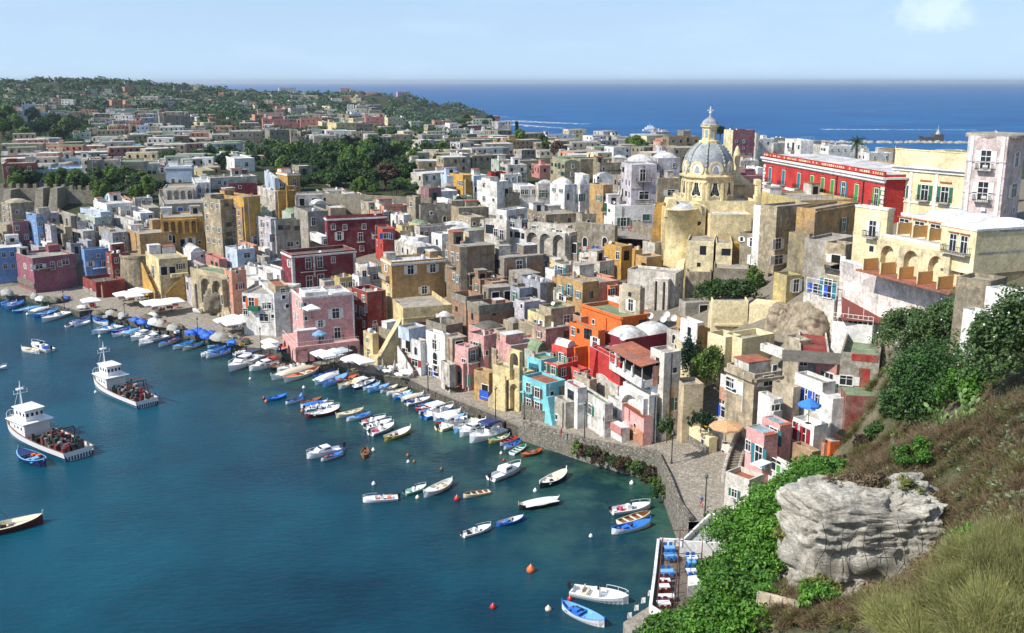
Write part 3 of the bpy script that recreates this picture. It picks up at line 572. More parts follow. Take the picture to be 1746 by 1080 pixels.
for q in [(240,245,400,745,825,'lilac'),(10,15,240,812,880,'salmon'),(445,450,510,765,820,'white'),(520,530,760,795,835,'dgrey'),(735,740,920,770,812,'palegreen'),(970,975,1115,755,805,'lblue'),(1112,1118,1172,722,820,'aqua'),(1175,1180,1440,745,800,'offw'),
 (560,620,760,625,700,'palegreen'),(760,770,1060,655,690,'dgrey'),(1060,1070,1160,655,700,'brick'),(1160,1190,1585,655,712,'brick'),(1430,1440,1718,595,650,'offw'),(1245,1250,1415,570,620,'dgrey'),(1140,1145,1245,562,645,'lblue'),(980,985,1075,560,635,'rose'),(900,910,985,575,640,'salmon'),
 (1600,1605,1718,800,845,'grey'),(1440,1450,1718,730,780,'palegreen'),(600,700,900,700,745,'dgrey'),(95,100,520,715,770,'salmon'),(1200,1210,1440,800,850,'dgrey'),(880,890,1010,690,740,'dgrey'),(740,750,900,520,560,'sand'),(890,900,1070,520,560,'offw'),
 (1035,1040,1115,475,520,'rose'),(1115,1120,1210,470,525,'brown'),(1070,1080,1170,520,570,'salmon'),(1210,1340,1380,480,560,'grey'),(1370,1375,1590,480,565,'dgrey'),(1600,1605,1718,470,520,'white'),(955,960,1140,440,480,'aqua'),(1140,1150,1310,445,480,'palegreen'),(1310,1320,1410,425,460,'pink'),(1515,1520,1718,450,480,'aqua'),
 (5,190,300,385,510,'lblue'),(10,60,190,440,520,'grey'),(290,300,470,455,520,'lblue'),(465,470,570,485,515,'white'),(5,10,200,310,345,'cream'),(200,205,300,285,345,'white'),(325,330,400,295,330,'cream'),(45,50,150,275,300,'offw'),
 (1035,1040,1110,385,425,'brick'),(1235,1240,1340,385,415,'white'),(1550,1560,1710,390,430,'palegreen'),(1140,1150,1310,240,285,'bluegrey'),(1090,1150,1215,215,245,'offw'),(870,880,940,225,270,'offw'),(580,585,640,240,260,'white'),(1330,1335,1400,205,230,'offw'),(980,1000,1010,310,340,'white'),(720,725,790,305,320,'white'),(380,390,460,345,365,'pink'),(1560,1570,1700,220,260,'bluegrey'),(1460,1470,1530,225,245,'pink'),(330,335,400,205,225,'offw')]:
    B(q[0],q[1],q[2],q[3],q[4],rnd.choice([15,20,25]),q[5],'R2x3mN' if q[4]>500 else 'R1x3sN',rnd.choice('kkswg'),maxd=12,par=.4)
zone(350,100)
for q in [(30,35,175,288,325,'white'),(45,50,120,350,390,'white'),(100,105,250,350,435,'offw'),(255,260,350,365,455,'offw'),(400,405,475,315,385,'mauve'),(635,640,790,290,365,'offw'),(790,795,890,320,360,'salmon'),(880,885,970,315,370,'palegreen'),
 (1050,1055,1130,298,330,'cream'),(1125,1130,1285,308,345,'offw'),(1125,1130,1215,248,280,'rose'),(1210,1215,1265,262,290,'cream'),(1340,1345,1480,285,335,'salmon'),(1605,1610,1718,280,310,'pink'),(610,620,760,245,285,'offw'),(140,145,270,270,290,'white'),
 (410,415,520,392,430,'cream'),(440,445,655,455,510,'pink'),(415,420,480,470,560,'salmon'),(480,485,700,510,580,'rose'),(570,575,800,540,590,'rose'),(790,800,970,498,600,'rose'),(970,975,1075,495,560,'rose'),(905,980,1020,530,610,'cream'),(1020,1100,1260,540,635,'yellow'),(1255,1260,1400,545,610,'dgrey'),
 (1340,1345,1500,490,580,'rose'),(1500,1530,1680,495,580,'cream'),(920,1040,1055,400,450,'cream'),(710,715,850,415,475,'offw'),(850,860,1020,455,495,'grey'),(1220,1225,1300,450,500,'lblue'),(1290,1295,1500,465,490,'white'),(1020,1030,1220,460,495,'tuff'),(150,155,210,440,480,'lilac'),
 (90,95,245,450,510,'pink'),(245,250,415,465,520,'lilac'),(0,5,75,425,480,'palegreen'),(30,40,215,510,575,'brick'),(330,335,420,520,580,'sand'),(595,600,720,400,420,'salmon'),(370,375,430,430,460,'white'),(540,545,600,430,470,'offw'),(700,705,860,480,500,'aqua'),
 (60,205,270,600,720,'lilac'),(205,210,470,612,740,'dgrey'),(470,475,545,600,700,'grey'),(540,545,720,598,740,'dgrey'),(715,720,770,600,760,'stone'),(625,630,690,615,670,'bluegrey'),(0,60,205,640,730,'grey'),(750,755,800,605,650,'white'),(795,800,870,610,670,'brown'),(865,870,980,610,640,'palegreen'),
 (895,915,1100,650,745,'grey'),(1100,1105,1250,660,730,'offw'),(1220,1225,1420,615,700,'stone'),(1380,1390,1560,660,740,'grey'),(1530,1560,1690,640,730,'stone'),(1480,1490,1560,620,650,'offw'),(1680,1690,1718,600,670,'salmon'),(0,5,240,720,780,'dgrey'),(100,110,240,730,770,'rose'),(1010,1015,1250,470,500,'grey'),(230,235,320,735,800,'lblue'),(770,780,900,680,760,'grey')]:
    B(q[0],q[1],q[2],q[3],q[4],rnd.choice([15,20,28]),q[5],'R2x4mN L1x1sN' if q[4]>500 else 'R1x3sN',rnd.choice('kkswg'),maxd=12,par=.4)
k=B(100,250,412,838,952,28,'white','@345,868,wW:1.3;130,860,w;218,868,w','w',lab='white house with one dark square window left of the garden trees',trim=None)
B(0,105,120,885,940,30,'offw','','w'); B(0,60,435,1000,1120,30,'offw','@35,1020,w;118,1020,w;165,1025,w','k',wear=.5)
B(185,200,440,1055,1175,22,'crimson','@290,1065,s;345,1125,wN;400,1125,wN','r',lab='dark crimson house with roof terrace behind the white boat-shaped roof'); B(200,280,430,1000,1050,25,'crimson','','k')
k=B(435,588,605,1000,1130,20,'lblue','@465,1030,dT;535,1035,dT','w',wear=.4)
B(595,695,790,962,1120,35,'gold','@635,1030,w;668,1030,w;745,1010,f','w',trim='white',lab='golden house with white corner strip beside the tuff brick wall')
B(722,790,955,900,1060,30,'tuff','','w',lab='plain tuff brick house with white roof edge beside the golden house',wear=.9); B(600,700,770,940,965,30,'white','','w')
B(1045,1050,1105,1020,1090,20,'bluegrey','','k')
# ---------------------------------------------------------------- town, middle part
zone(350,300)
B(120,325,455,185,345,46,'tuff','@90,240,w;235,195,w;85,270,w R1x1s','k',lab='tall stained tuff house front with ochre side wall',seed=3)
B(165,325,440,262,600,48,'ochre','@235,265,gN:1.3;65,380,w;130,380,w;215,410,g;225,500,a L4x3w','k',wear=.6)
B(-20,150,330,200,610,48,'tuff','L4x3w','k',wear=.7)
B(320,345,458,180,600,48,'gold','','k',wear=.4)
B(435,590,605,130,260,30,'offw','L2x2w','w'); k=B(600,615,755,130,265,25,'gold','@635,55,w','k'); k.arches('R',k.LR*.45,k.LR*.98,1,0,7,1,'ochre')
B(750,760,1060,165,275,22,'offw','R1x3o','k'); B(1180,1185,1300,150,200,20,'offw','R1x3o','w'); B(950,955,1180,130,185,18,'offw','','k')
B(1050,1060,1380,190,250,18,'grey','R1x4o','k'); B(1300,1370,1480,225,300,25,'stone','R1x2s','k'); B(1480,1500,1700,255,380,28,'salmon','@1520,305,dG;1565,320,s R2x2w','t')
B(395,560,600,360,620,40,'lilac','@430,390,w;490,390,w;560,490,dT;620,415,w L3x3w','g',lab='pale lilac house with green terrace roof left of the grey stained house')
k=B(555,600,865,378,620,30,'grey','@632,415,gN:.9;688,415,gN:.9;768,420,gN:.9;710,550,g;770,550,s','g',lab='grey stained house with three dark square windows under green roofs',wear=.6); 
B(640,720,858,318,372,30,'palegreen','','gB',vh=1.2); B(680,700,830,278,310,25,'palegreen','','g')
B(860,870,1030,300,600,28,'grey','@905,350,d;908,468,f','d',lab='tall grey weathered house with two white-framed doors left of the crimson block',wear=.65)
B(855,905,1040,240,300,25,'bluegrey','','wB'); B(410,470,520,265,330,35,'palegreen','','gv'); B(395,450,560,305,360,35,'palegreen','','g')
k=B(1010,1030,1515,350,650,20,'crimson','@1070,405,w;1168,408,w;1328,403,w;1120,470,dW;1298,478,f;1427,475,aW;1310,585,w','k',lab='big crimson palazzo block behind the crimson house with white corners',trim='white',clut=True)
B(1420,1490,1590,445,640,22,'red','@1510,480,gB;1550,485,w','d',wear=.4); B(1430,1440,1510,380,470,22,'crimson','','k')
B(1040,1050,1180,270,330,20,'tuff','','w'); B(1580,1600,1720,330,460,30,'white','@1640,370,wW','w'); B(1600,1650,1760,420,560,30,'yellow','R2x2w','k')
k=B(635,741,1258,662,1000,30,'crimson','@700,705,wW:1.2;860,690,d:1.2;957,680,d:1.2;1070,680,w;870,840,d:1.4;965,825,d:1.4','d',lab='crimson house with white corner pilasters and blue roof terrace',trim='white',seed=2,par=.9,clut=True)
k.lbox('R',0,.7,.003,.14,-5,k.h-1,wallmat('white'),'pilaster'); k.lbox('L',0,.5,.003,.14,-5,k.h-1,wallmat('white'),'pilaster'); k.lbox('R',k.LR-.8,k.LR,.003,.14,-5,k.h-1,wallmat('white'),'pilaster'); k.lbox('R',k.LR*.32,k.LR*.35,.003,.12,k.h*.4,k.h-1,wallmat('white'),'pilaster')
x,z=k.loc('R',*px(905,790)); k.put('R',x,z,balcmesh(7),'balcony'); x,z=k.loc('R',*px(930,960)); k.put('R',x,z,balcmesh(7),'balcony')
q=B(965,975,1035,510,575,30,'white','R1x1w','w',on=k)
B(165,275,415,620,790,38,'lblue','@195,650,w;205,740,w','w',wear=.2); B(275,410,430,585,720,38,'salmon','','t',wear=.5); B(0,120,180,700,790,35,'rose','','t')
B(405,500,545,680,770,38,'grey','L1x2w','w'); B(440,500,540,610,660,38,'white','','w'); B(280,400,490,730,790,38,'grey','','g')
k=B(-130,205,335,830,1120,50,'tuff','@90,1000,o;150,1000,o','g',lab='stone house with two tall arches and green roof above the rocky quay wall',wear=.5); k.arches('L',.5,k.LL*.62,2,k.h-8.5,k.h-1.2,1.4,'tuff')
B(205,240,340,800,1130,42,'salmon','@290,900,wR;265,790,s','g',lab='salmon red side house attached to the stone arches')
B(330,430,500,770,900,45,'white','@385,890,o','w',clut=True); k=B(480,640,700,790,960,40,'white','L1x3w','k',wear=.3); B(480,520,650,720,800,38,'bluegrey','','b')
zone(350,460)
k=B(265,325,600,195,500,-12,'white','@315,220,wN;385,235,dO:1.2;318,325,w;495,280,w;525,275,g;570,290,w;490,370,g:1.2;565,375,s','k',lab='white house with orange door and green balcony behind the square parasols',seed=1)
k.lbox('R',k.LR*.2,k.LR*.5,.01,1.2,k.h*.55,k.h*.55+1.1,SHUT['G'],'balcony')
k=B(448,590,725,200,500,25,'white','@655,215,s;685,290,s','w',lab='white lilac house with terracotta canopy terrace left of the pink house')
q=B(520,590,695,140,205,25,'sand','R1x1w','t',on=k,lab=None)
B(330,420,530,95,220,30,'white','@360,170,o;470,110,w','w'); k=B(420,520,640,30,170,30,'white','L1x2w','k')
# pink arcaded house
k=B(720,835,1240,235,745,25,'pink','@1090,325,wW:1.5;962,425,wW;968,510,d;1105,485,f:1.1;940,620,o;810,280,sW;812,395,s','w',lab='pink house with arcaded ground floor and white-edged roof terrace on the quay',z=1.9,clut=False,par=1.1,trim=None,wear=.12)
e=k
e.lbox('R',-.01,.35,.003,.12,0,k.h-.02,wallmat('white'),'corner_strip'); e.lbox('R',k.LR-.35,k.LR,.003,.12,0,k.h,wallmat('white'),'corner_strip')
e.lbox('R',0,k.LR,.003,.18,k.h-.35,k.h+.1,wallmat('white'),'roof_edge'); e.lbox('L',0,k.LL,.003,.18,k.h-.35,k.h+.1,wallmat('white'),'roof_edge')
x,zq=e.loc('R',*px(1000,600)); g_=M(); g_.box(-2.6,k.LR+.3,-2.6,-.003,zq-.5,zq); g_.box(-2.6,-.003,-.003,k.LL+.3,zq-.5,zq); g_.build('terrace',wallmat('pink',.12),k.root)
r_=M()
for i in range(26): xx=-2.5+(k.LR+2.6)*i/25; r_.bar((xx,-2.5,zq),(xx,-2.5,zq+1),.035)
for i in range(12): yy=-2.5+(k.LL+2.5)*i/11; r_.bar((-2.5,yy,zq),(-2.5,yy,zq+1),.035)
r_.bar((-2.5,-2.5,zq+1),(k.LR,-2.5,zq+1),.05).bar((-2.5,-2.5,zq+1),(-2.5,k.LL,zq+1),.05); r_.build('railing',WFRAME,k.root)
e.arches('R',-2.6,k.LR+.3,4,0,zq-.5,2.6,'pink',pier=.5); e.arches('L',-2.6,k.LL,3,0,zq-.5,2.6,'pink',pier=.5)
# stepped terraces cut on its left front: lower white-edged volumes
e.lbox('R',-1.9,2.6,.005,1.9,zq,zq+3.3,wallmat('pink',.1),'stair_block'); e.lbox('R',-2.0,2.7,.0,2.0,zq+3.303,zq+3.5,wallmat('white'),'stair_block_edge')
q=B(785,840,1035,200,240,25,'white','','w',on=k); q=B(985,1060,1225,215,245,25,'white','','w',on=k)

k=B(1225,1365,1510,190,520,35,'darkred','@1418,430,s;1420,455,d;1330,215,w;1305,310,fG;1345,300,w L3x2w','k',lab='tall wine red house between the pink and the ochre houses',par=.9,clut=True)
B(1230,1290,1380,60,200,32,'white','@1330,10,w L1x2w','w'); B(1255,1360,1475,-20,110,32,'offw','@1430,35,g','w'); B(1200,1250,1370,170,300,35,'salmon','L2x2w','k')
B(1100,1130,1250,70,200,30,'khaki','R2x2w','k'); B(965,1000,1120,100,170,30,'offw','','w')
zone(650,300)
k=B(0,97,530,722,1110,24,'ochre','@42,745,wW:1.1;55,910,wW:1.1;245,750,wW:1.4;430,740,wW:1.3;360,925,wW:1.2','w',lab='big ochre yellow house with white cornice and grapevine balcony at its corner',trim='white',clut=True,seed=4,wear=.3)
x,zq=k.loc('L',*px(40,850)); k.put('L',x,zq,balcmesh(6,1),'balcony'); k.lbox('L',0,k.LL,.003,.1,k.h*.0,k.h*.42,wallmat('yellow'),'lower_wall')
zone(620,480)
k=B(185,335,740,225,430,20,'yellow','@285,335,wW:1.2;620,285,s','k',lab='yellow terrace block with plants below the big ochre house',par=1.1,clut=False)
k=B(15,80,120,440,660,38,'yellow','','k',z=2.2,maxd=8,lab='narrow pale yellow annex at the foot of the steep yellow stair')
k=B(80,100,260,660,690,30,'yellow','','-',z=2.2,lab='steep yellow stair flight with dark coping rising to the ochre house terrace',cat='stairs',name='staircase',par=0,clut=False)
d=M(); L=k.LR+1; d.hexa([(0,-2.0,-2),(L,-2.0,-2),(L,0,-2),(0,0,-2),(0,-2.0,1.4),(L,-2.0,9.5),(L,0,9.5),(0,0,1.4)]); d.build('flight',wallmat('yellow'),k.root)
d=M(); d.hexa([(0,-2.2,1.4),(L,-2.2,9.5),(L,-1.8,9.5),(0,-1.8,1.4),(0,-2.2,1.7),(L,-2.2,9.8),(L,-1.8,9.8),(0,-1.8,1.7)]); d.build('coping',wallmat('tuff'),k.root)
k=B(125,330,470,440,690,42,'stone','@290,560,s;290,610,dB','k',z=2.2,lab='grey stone retaining house between yellow stair and white-blue house',clut=False,wear=.8)
k=B(318,480,530,500,780,45,'white','@438,545,a;430,650,gR;375,500,o;345,560,o','k',lab='white house with blue terrace wall and red-brown shutter on the quay',z=2.2,wear=.25)
q=B(365,380,525,400,500,40,'lblue','','k',on=k); k.ramp('L',k.LL*.15,.2,k.LL*.95,4.5,1.5,'white')
k=B(520,685,740,455,820,42,'white','@595,490,wW:1.3;600,590,a:1.5;600,660,o;560,720,dB;610,700,o','k',lab='tall white house with arched window and dark roof on the quay',z=2.3,seed=1,wear=.15); k.lbox('R',.3,k.LR,.01,.3,-1,k.h-1,wallmat('brick'),'side_wall')
B(520,690,830,370,455,40,'dgrey','','d',par=1.2); B(370,400,660,350,400,22,'darkred','','r'); B(620,650,760,300,350,22,'offw','','wv')
B(690,745,870,480,700,30,'stone','R2x1o','k'); B(690,720,770,700,820,30,'offw','R1x1o','k')
k=B(875,1010,1115,458,880,45,'pink','@940,510,dG:1.2;955,680,dN;1030,580,s;','d',lab='pink stair house with brick steps climbing its front and a big dark arch',z=2.5,wear=.25,seed=2)
k.ramp('L',-.5,.5,k.LL*.8,8,2.0,'pink'); k.arches('L',k.LL*.35,k.LL*1.35,1,0,5,2.4,'pink')

k=B(775,880,960,560,900,45,'pink','@840,650,d;845,770,oG','k',z=2.5,lab='pale pink gable with arched boat store at the foot of the brick steps',clut=False,wear=.3); k.arches('L',.6,k.LL-.6,1,0,5.2,.9,'pink')
k=B(1010,1240,1330,545,870,42,'khaki','@1035,575,sN;1095,740,wN;1110,580,gN:1.3;1220,590,oR','k',lab='pale olive plastered house between the pink stairs and the yellow arches',z=2.8,wear=.4)
k=B(1170,1325,1420,690,880,42,'yellow','@1325,735,s','k',z=3,par=1,clut=False)
k=B(1080,1345,1430,770,1090,44,'yellow','@1185,975,s','k',z=2.6,lab='yellow house with tall pointed arch window over a wide arched gateway',clut=False,wear=.3,seed=3)
k.arches('L',.4,k.LL*.38,1,0,5.6,.9,'yellow'); k.arches('L',.4,k.LL*.38,1,5.8,11.5,.9,'yellow'); k.ramp('L',k.LL*.95,.2,k.LL*.4,5.5,1.6,'yellow')
k=B(1000,1050,1120,770,1000,48,'ochre','@1035,870,o','k',z=2.6,lab='twin ochre gabled stair buttresses with blue gate',clut=False,maxd=6)
k.lbox('L',0,2.4,.02,.2,0,1.8,SHUT['B'],'gate')
# turquoise house
k=B(1330,1525,1690,860,1200,38,'aqua','@1455,890,wD:1.2;1380,850,d;1575,920,s;1385,985,wD:1.2;1455,1010,wD:1.2;1665,875,dN:1.2;1560,1045,d:1.2','t',lab='turquoise house with brown shutters and curved buttress on the quay',z=2.7,wear=.1,clut=False,seed=0)
k.lbox('L',0,k.LL,.003,.25,-.5,2.4,SEAW,'stone_base'); k.lbox('L',k.LL*.55,k.LL*.95,.01,1.0,k.h*.62,k.h*.62+.15,k.wm,'balcony_slab')
d=M(); d.hexa([(-.4,-3,-2),(1.8,-3.4,-2),(2,0,-2),(-.4,0,-2),(-.1,-.5,5.2),(1.4,-.5,5.2),(1.6,0,5.2),(-.1,0,5.2)]); d.build('buttress',k.wm,k.root)
k.ramp('R',2.5,.5,k.LR*.95,4.5,1.2,'aqua')
k=B(1380,1485,1640,660,860,38,'aqua','@1540,790,s','g',lab='turquoise upper storey with green roof behind the coral red house',wear=.15,clut=True)
k=B(1490,1625,1790,705,870,40,'coral','@1515,680,wG;1590,710,wG;1672,725,wG','s',lab='coral red house with green shutters stacked on the turquoise house',wear=.15,seed=1); q=B(1575,1700,1800,560,690,40,'coral','@1655,600,dG;1690,630,dG','wB',on=k,vh=1.6)
B(1345,1450,1570,600,660,36,'palegreen','','gB',vh=2.2,lab='green vaulted roof between pale olive house and coral red house')
k=B(1130,1235,1430,525,560,34,'offw','','gv',vh=1.8,lab='low house with mossy green dome roof behind the pink stair house'); B(1110,1235,1700,540,700,30,'pink','@1035,575,s','k',wear=.4,clut=False)
B(1070,1110,1230,570,640,34,'tuff','R1x2o','k'); B(880,1010,1210,410,470,34,'pink','','dv',vh=1.5)
zone(650,300)
# unfinished brick houses

zone(620,480)
k=B(738,860,1000,130,330,34,'brick','@777,210,sN:1.3','k',lab='bare brick house with grey concrete parapet, left one with open stairwell',par=1.6,wear=.7,clut=False); k.lbox('L',0,k.LL,.003,.12,k.h-1.6,k.h+.05,wallmat('dgrey'),'concrete_band'); k.lbox('R',0,k.LR,.003,.12,k.h-1.6,k.h+.05,wallmat('dgrey'),'concrete_band')
k=B(870,968,1250,205,400,28,'brick','@910,265,wN;1090,250,sN','k',lab='orange brick house with thick grey concrete parapet band above the white quay house',par=1.8,wear=.5,clut=True); k.lbox('R',0,k.LR,.003,.12,k.h-2,k.h+.05,wallmat('dgrey'),'concrete_band'); k.lbox('L',0,k.LL,.003,.12,k.h-2,k.h+.05,wallmat('dgrey'),'concrete_band')
B(1030,1045,1250,60,200,22,'dgrey','R1x2o','k',par=0); B(985,1080,1215,10,130,30,'brick','@1020,60,dN','k',wear=.6)
B(1215,1290,1340,20,150,30,'dgrey','','k'); B(1300,1480,1600,10,165,28,'bluegrey','','k',wear=.5); B(1470,1490,1600,20,170,24,'tuff','','k',wear=.9)
zone(650,300)
k=B(540,660,950,600,1000,26,'darkbrick','@545,625,w;600,640,d:1.2;645,650,w;610,815,w;640,835,wT;770,830,o','k',lab='tall unfinished tuff and brick house right of the ochre yellow house',wear=.8,par=0,clut=True,seed=1)
x,zq=k.loc('L',*px(600,745)); k.put('L',x,zq,balcmesh(4),'balcony'); k.lbox('R',.1,k.LR*.2,.003,.12,0,k.h-.1,wallmat('sand'),'plaster_strip'); k.lbox('R',k.LR*.22,k.LR*.9,.01,1.2,k.h*.42,k.h*.46,wallmat('dgrey'),'ledge')
k=B(935,1030,1355,690,900,26,'dgrey','@975,700,gN:1.3;985,820,dN:1.2;1155,710,d:1.3','k',lab='concrete framed brick house with flat slab roof and open upper room',par=0,wear=.6); k.lbox('R',.5,k.LR*.33,.003,.1,.5,k.h-1,wallmat('brick'),'brick_panel'); k.lbox('R',k.LR*.62,k.LR*.97,.003,.1,.5,k.h-1,wallmat('brick'),'brick_panel')
k=B(1068,1180,1340,830,950,28,'dgrey','@1125,860,dN','k',par=0,wear=.6); k.lbox('R',.3,k.LR-.3,.003,.1,.3,k.h-.8,wallmat('brick'),'brick_panel')
B(760,830,1030,870,1000,26,'brick','@875,950,dN','k',par=.9,wear=.6)

# ---------------------------------------------------------------- town, centre and upper middle
zone(700,120)
for q in [(65,70,300,520,545,'white'),(60,100,305,540,640,'grey'),(300,320,500,500,570,'palegreen'),(195,200,345,425,465,'salmon'),(150,155,340,465,500,'white'),(290,330,490,445,500,'white'),(0,5,90,430,480,'palegreen'),(625,640,770,495,570,'rose'),(500,520,640,510,560,'white'),(500,520,740,580,620,'offw'),
 (280,290,490,570,660,'dgrey'),(0,60,170,560,620,'stone'),(640,650,720,620,700,'stone'),(710,712,800,600,690,'gold'),(795,800,910,585,690,'ochre'),(920,930,1130,525,600,'dgrey'),(1130,1140,1380,540,610,'lblue'),(1380,1390,1560,600,680,'bluegrey'),(1555,1560,1718,590,670,'bluegrey'),(1700,1705,1760,545,585,'offw'),
 (690,700,870,715,745,'salmon'),(210,215,400,770,830,'palegreen'),(0,5,100,770,820,'lblue')]:
    B(q[0],q[1],q[2],q[3],q[4],rnd.choice([12,15,20]),q[5],'R2x4mN',rnd.choice('kkswwg'),maxd=12)
B(330,430,500,700,810,30,'white','','w',wear=.6); B(495,500,690,710,800,22,'ochre','','t'); B(730,740,850,755,860,20,'palegreen','R1x3g','w'); B(830,835,1080,760,860,18,'grey','@868,795,sN;1000,800,sN','k',wear=.8)
B(1075,1080,1180,795,870,18,'rose','','w'); B(1170,1290,1420,765,900,22,'tuff','','gB',vh=1); B(1290,1295,1410,695,765,20,'palegreen','','g'); B(1410,1420,1760,745,880,20,'tuff','@1600,810,w','k',wear=.8)
zone(650,300)
k=B(45+250,295+5,550,-90+80,110,15,'offw','@405,35,dG;495,38,dG','t',lab='pale stone house with two teal-shuttered doors at the edge of the gardens',wear=.5)
B(545,550,685,0,120,18,'lblue','','w',wear=.1); k=B(675,685,765,-5,130,30,'gold','@720,45,wN','k',lab='bright yellow stair block between two white houses',wear=.1); k.ramp('R',k.LR,0,.3,4,1.4,'gold')
B(765,775,900,0,130,25,'lblue','@785,90,a','w'); k=B(800,970,1065,50,250,48,'white','@860,70,sL;860,170,w;940,190,s;1110,100,o','w',lab='white house with blue-canopied roof terrace above the old town',wear=.35)
B(890,920,1110,-30,35,20,'red','','r',wear=.2); B(1000,1030,1180,-10,60,18,'white','R1x3s','w')
k=B(975,1055,1160,150,240,35,'stone','','k'); k=B(1160,1165,1300,88,210,14,'white','@1183,115,w;1215,115,w;1275,115,w','w',lab='small white house with three narrow windows beside the domed white house')
k=B(1300,1315,1570,65,210,12,'offw','@1355,120,dG;1440,125,dG;1565,135,a:1.3','wv',lab='off-white house with green shuttered doors and low white domes',wear=.4)
B(1560,1580,1718,90,240,30,'white','@1668,150,dT:1.2','w')
B(500,505,640,130,210,28,'white','@540,180,s','w'); B(330,400,500,105,230,30,'mauve','','dv',wear=.5); B(505,520,630,95,140,30,'grey','','kv'); B(600,640,760,175,235,25,'palegreen','','g')
k=B(213,290,330,175,380,45,'stone','@250,215,w','k',wear=.8); k=B(300,330,590,245,385,20,'offw','@530,335,a;420,300,s','k',wear=.8)
B(465,560,600,200,260,30,'white','@570,240,s','w'); B(585,600,770,215,330,20,'offw','@615,245,dB;680,245,w','w'); B(640,650,880,270,380,22,'tuff','','k'); B(760,765,900,270,350,25,'dgrey','','k')
B(120,190,230,330,460,48,'white','@165,370,w','b'); B(100,160,250,460,580,30,'yellow','','k'); B(225,320,415,410,520,30,'yellow','','gv')
k=B(300,325,620,430,560,28,'offw','@335,470,wN;375,470,w','k',wear=.5); k=B(165,310,400,520,650,46,'white','@195,570,w;275,600,s','w',wear=.4); k=B(420,510,600,490,640,42,'white','@540,575,s','w')
B(430,435,580,470,520,30,'white','','wv'); B(560,570,810,450,510,28,'white','','wv',vh=2); k=B(650,780,980,490,600,32,'yellow','@735,490,s','gv',lab='pale yellow house with dark green vaulted roof behind the tall tuff house'); B(510,515,630,520,560,25,'darkred','','r')
B(850,980,1000,480,650,35,'khaki','@960,560,s','k'); B(110,300,420,600,720,30,'offw','','wv'); B(340,350,520,640,690,26,'grey','','wB',vh=2)
k=B(640,750,870,350,450,28,'sand','R1x2s L1x2s','k'); B(730,860,880,370,440,44,'offw','L1x3s','k')
k=B(868,1048,1060,375,660,52,'offw','@910,410,gN:1.5;960,445,w:1.2;1010,455,f;1000,570,w;1090,575,s','w',lab='off-white house with pink-framed windows stepping down to the small arch',wear=.4)
k=B(965,1050,1220,290,440,48,'white','@1005,330,w','w',lab='white cube house with one small window under the long stained wall'); k=B(1050,1175,1230,370,460,45,'bluegrey','@1100,385,g','d')
k=B(1045,1215,1260,460,650,52,'white','@1085,465,wN;1140,470,gN;1185,480,wN','w',wear=.35,lab='white terrace house with three dark windows beside the ochre arches')
k=B(1220,1380,1640,325,430,20,'tuff','','k',wear=.9,lab='long stained tuff wall house above the row of arches')
k=B(1215,1570,1640,480,680,56,'offw','@1280,420,d;1490,455,gW;1440,440,sN','w',lab='off-white house standing on three wide arches, ochre at the left',wear=.6); k.arches('L',.5,k.LL-.5,3,.3,6,1.1,'offw')
k=B(1225,1560,1600,420,500,54,'offw','@1285,420,dG;1435,440,w;1495,460,gW','w',wear=.5)
B(1650,1680,1800,320,480,20,'stone','R1x1a','k'); B(1500,1620,1718,450,520,30,'stone','','k')
B(1560,1640,1660,560,680,45,'stone','@1630,570,oG','k')
k=B(1455,1540,1700,750,900,30,'offw','@1500,760,gT:1.1','k'); k=B(1520,1525,1700,790,880,20,'yellow','','s'); B(1380,1450,1530,790,900,30,'white','','w')
k=B(1430,1590,1660,880,1050,40,'ochre','@1580,960,s','k',lab='golden ochre house with wicker shade and washing line on its terrace'); k=B(1590,1650,1718,900,1100,30,'ochre','','k')
B(1185,1330,1440,900,1060,30,'bluegrey','@1290,940,oN','k',wear=.4,seed=2); B(1340,1440,1450,690,800,24,'dgrey','','k')
B(0,5,210,330,450,22,'salmon','@40,305,dG','k'); B(20,30,150,250,340,25,'offw','','t')
B(1050,1060,1220,-90,40,18,'offw','','w') 
zone(950,280)
k=B(470,612,620,115,330,20,'grey','','k',wear=.9); k.win1('L',k.LL*.6,k.h-3.5,'d'); k.wins('@525,230,wW;540,10,s')
k=B(605,612,835,5,500,10,'lilac','@718,45,d:1.3;745,435,gG:1.2;728,230,g:1.4','w',lab='tall pale lilac block with dark balcony doors left of the church dome',wear=.35,maxd=14)
x,z=k.loc('R',*px(720,140)); k.put('R',x,z,balcmesh(4.2),'balcony'); x,z=k.loc('R',*px(728,325)); k.put('R',x,z,balcmesh(5),'balcony')
k=B(835,838,1032,120,300,10,'tuff','@955,215,gW:1.2','k',wear=.7); B(820,830,980,-40,10,12,'lilac','','k')
k=B(470,478,835,350,540,12,'white','@555,450,wG:1.5;655,470,dD;745,420,gGc:1.1','w',lab='white house with bright green shutters at the back of the church square',wear=.15,trim=None); q=B(690,695,835,340,480,12,'white','','w') 
k=B(272,380,468,175,480,36,'ochre','@350,262,wG;392,270,sN','t',lab='stained golden ochre house with one green shutter beside the white domed roofs',wear=.5)
k=B(155,190,272,175,330,36,'white','@195,250,dG','wv',vh=2.6); k=B(-60,60,160,175,350,36,'white','@90,240,a:1.2','wv',vh=2.4,wear=.3)
k=B(315,330,480,100,180,14,'white','@338,105,s','wB',vh=1.5,lab='white barrel-vaulted roof room on top of the domed white houses'); B(210,215,270,90,140,14,'white','','w')
for q in [(350,620,720,500-440,220,'dgrey')]: B(350,355,600,-10,100,12,'tuff','','k',wear=.9)
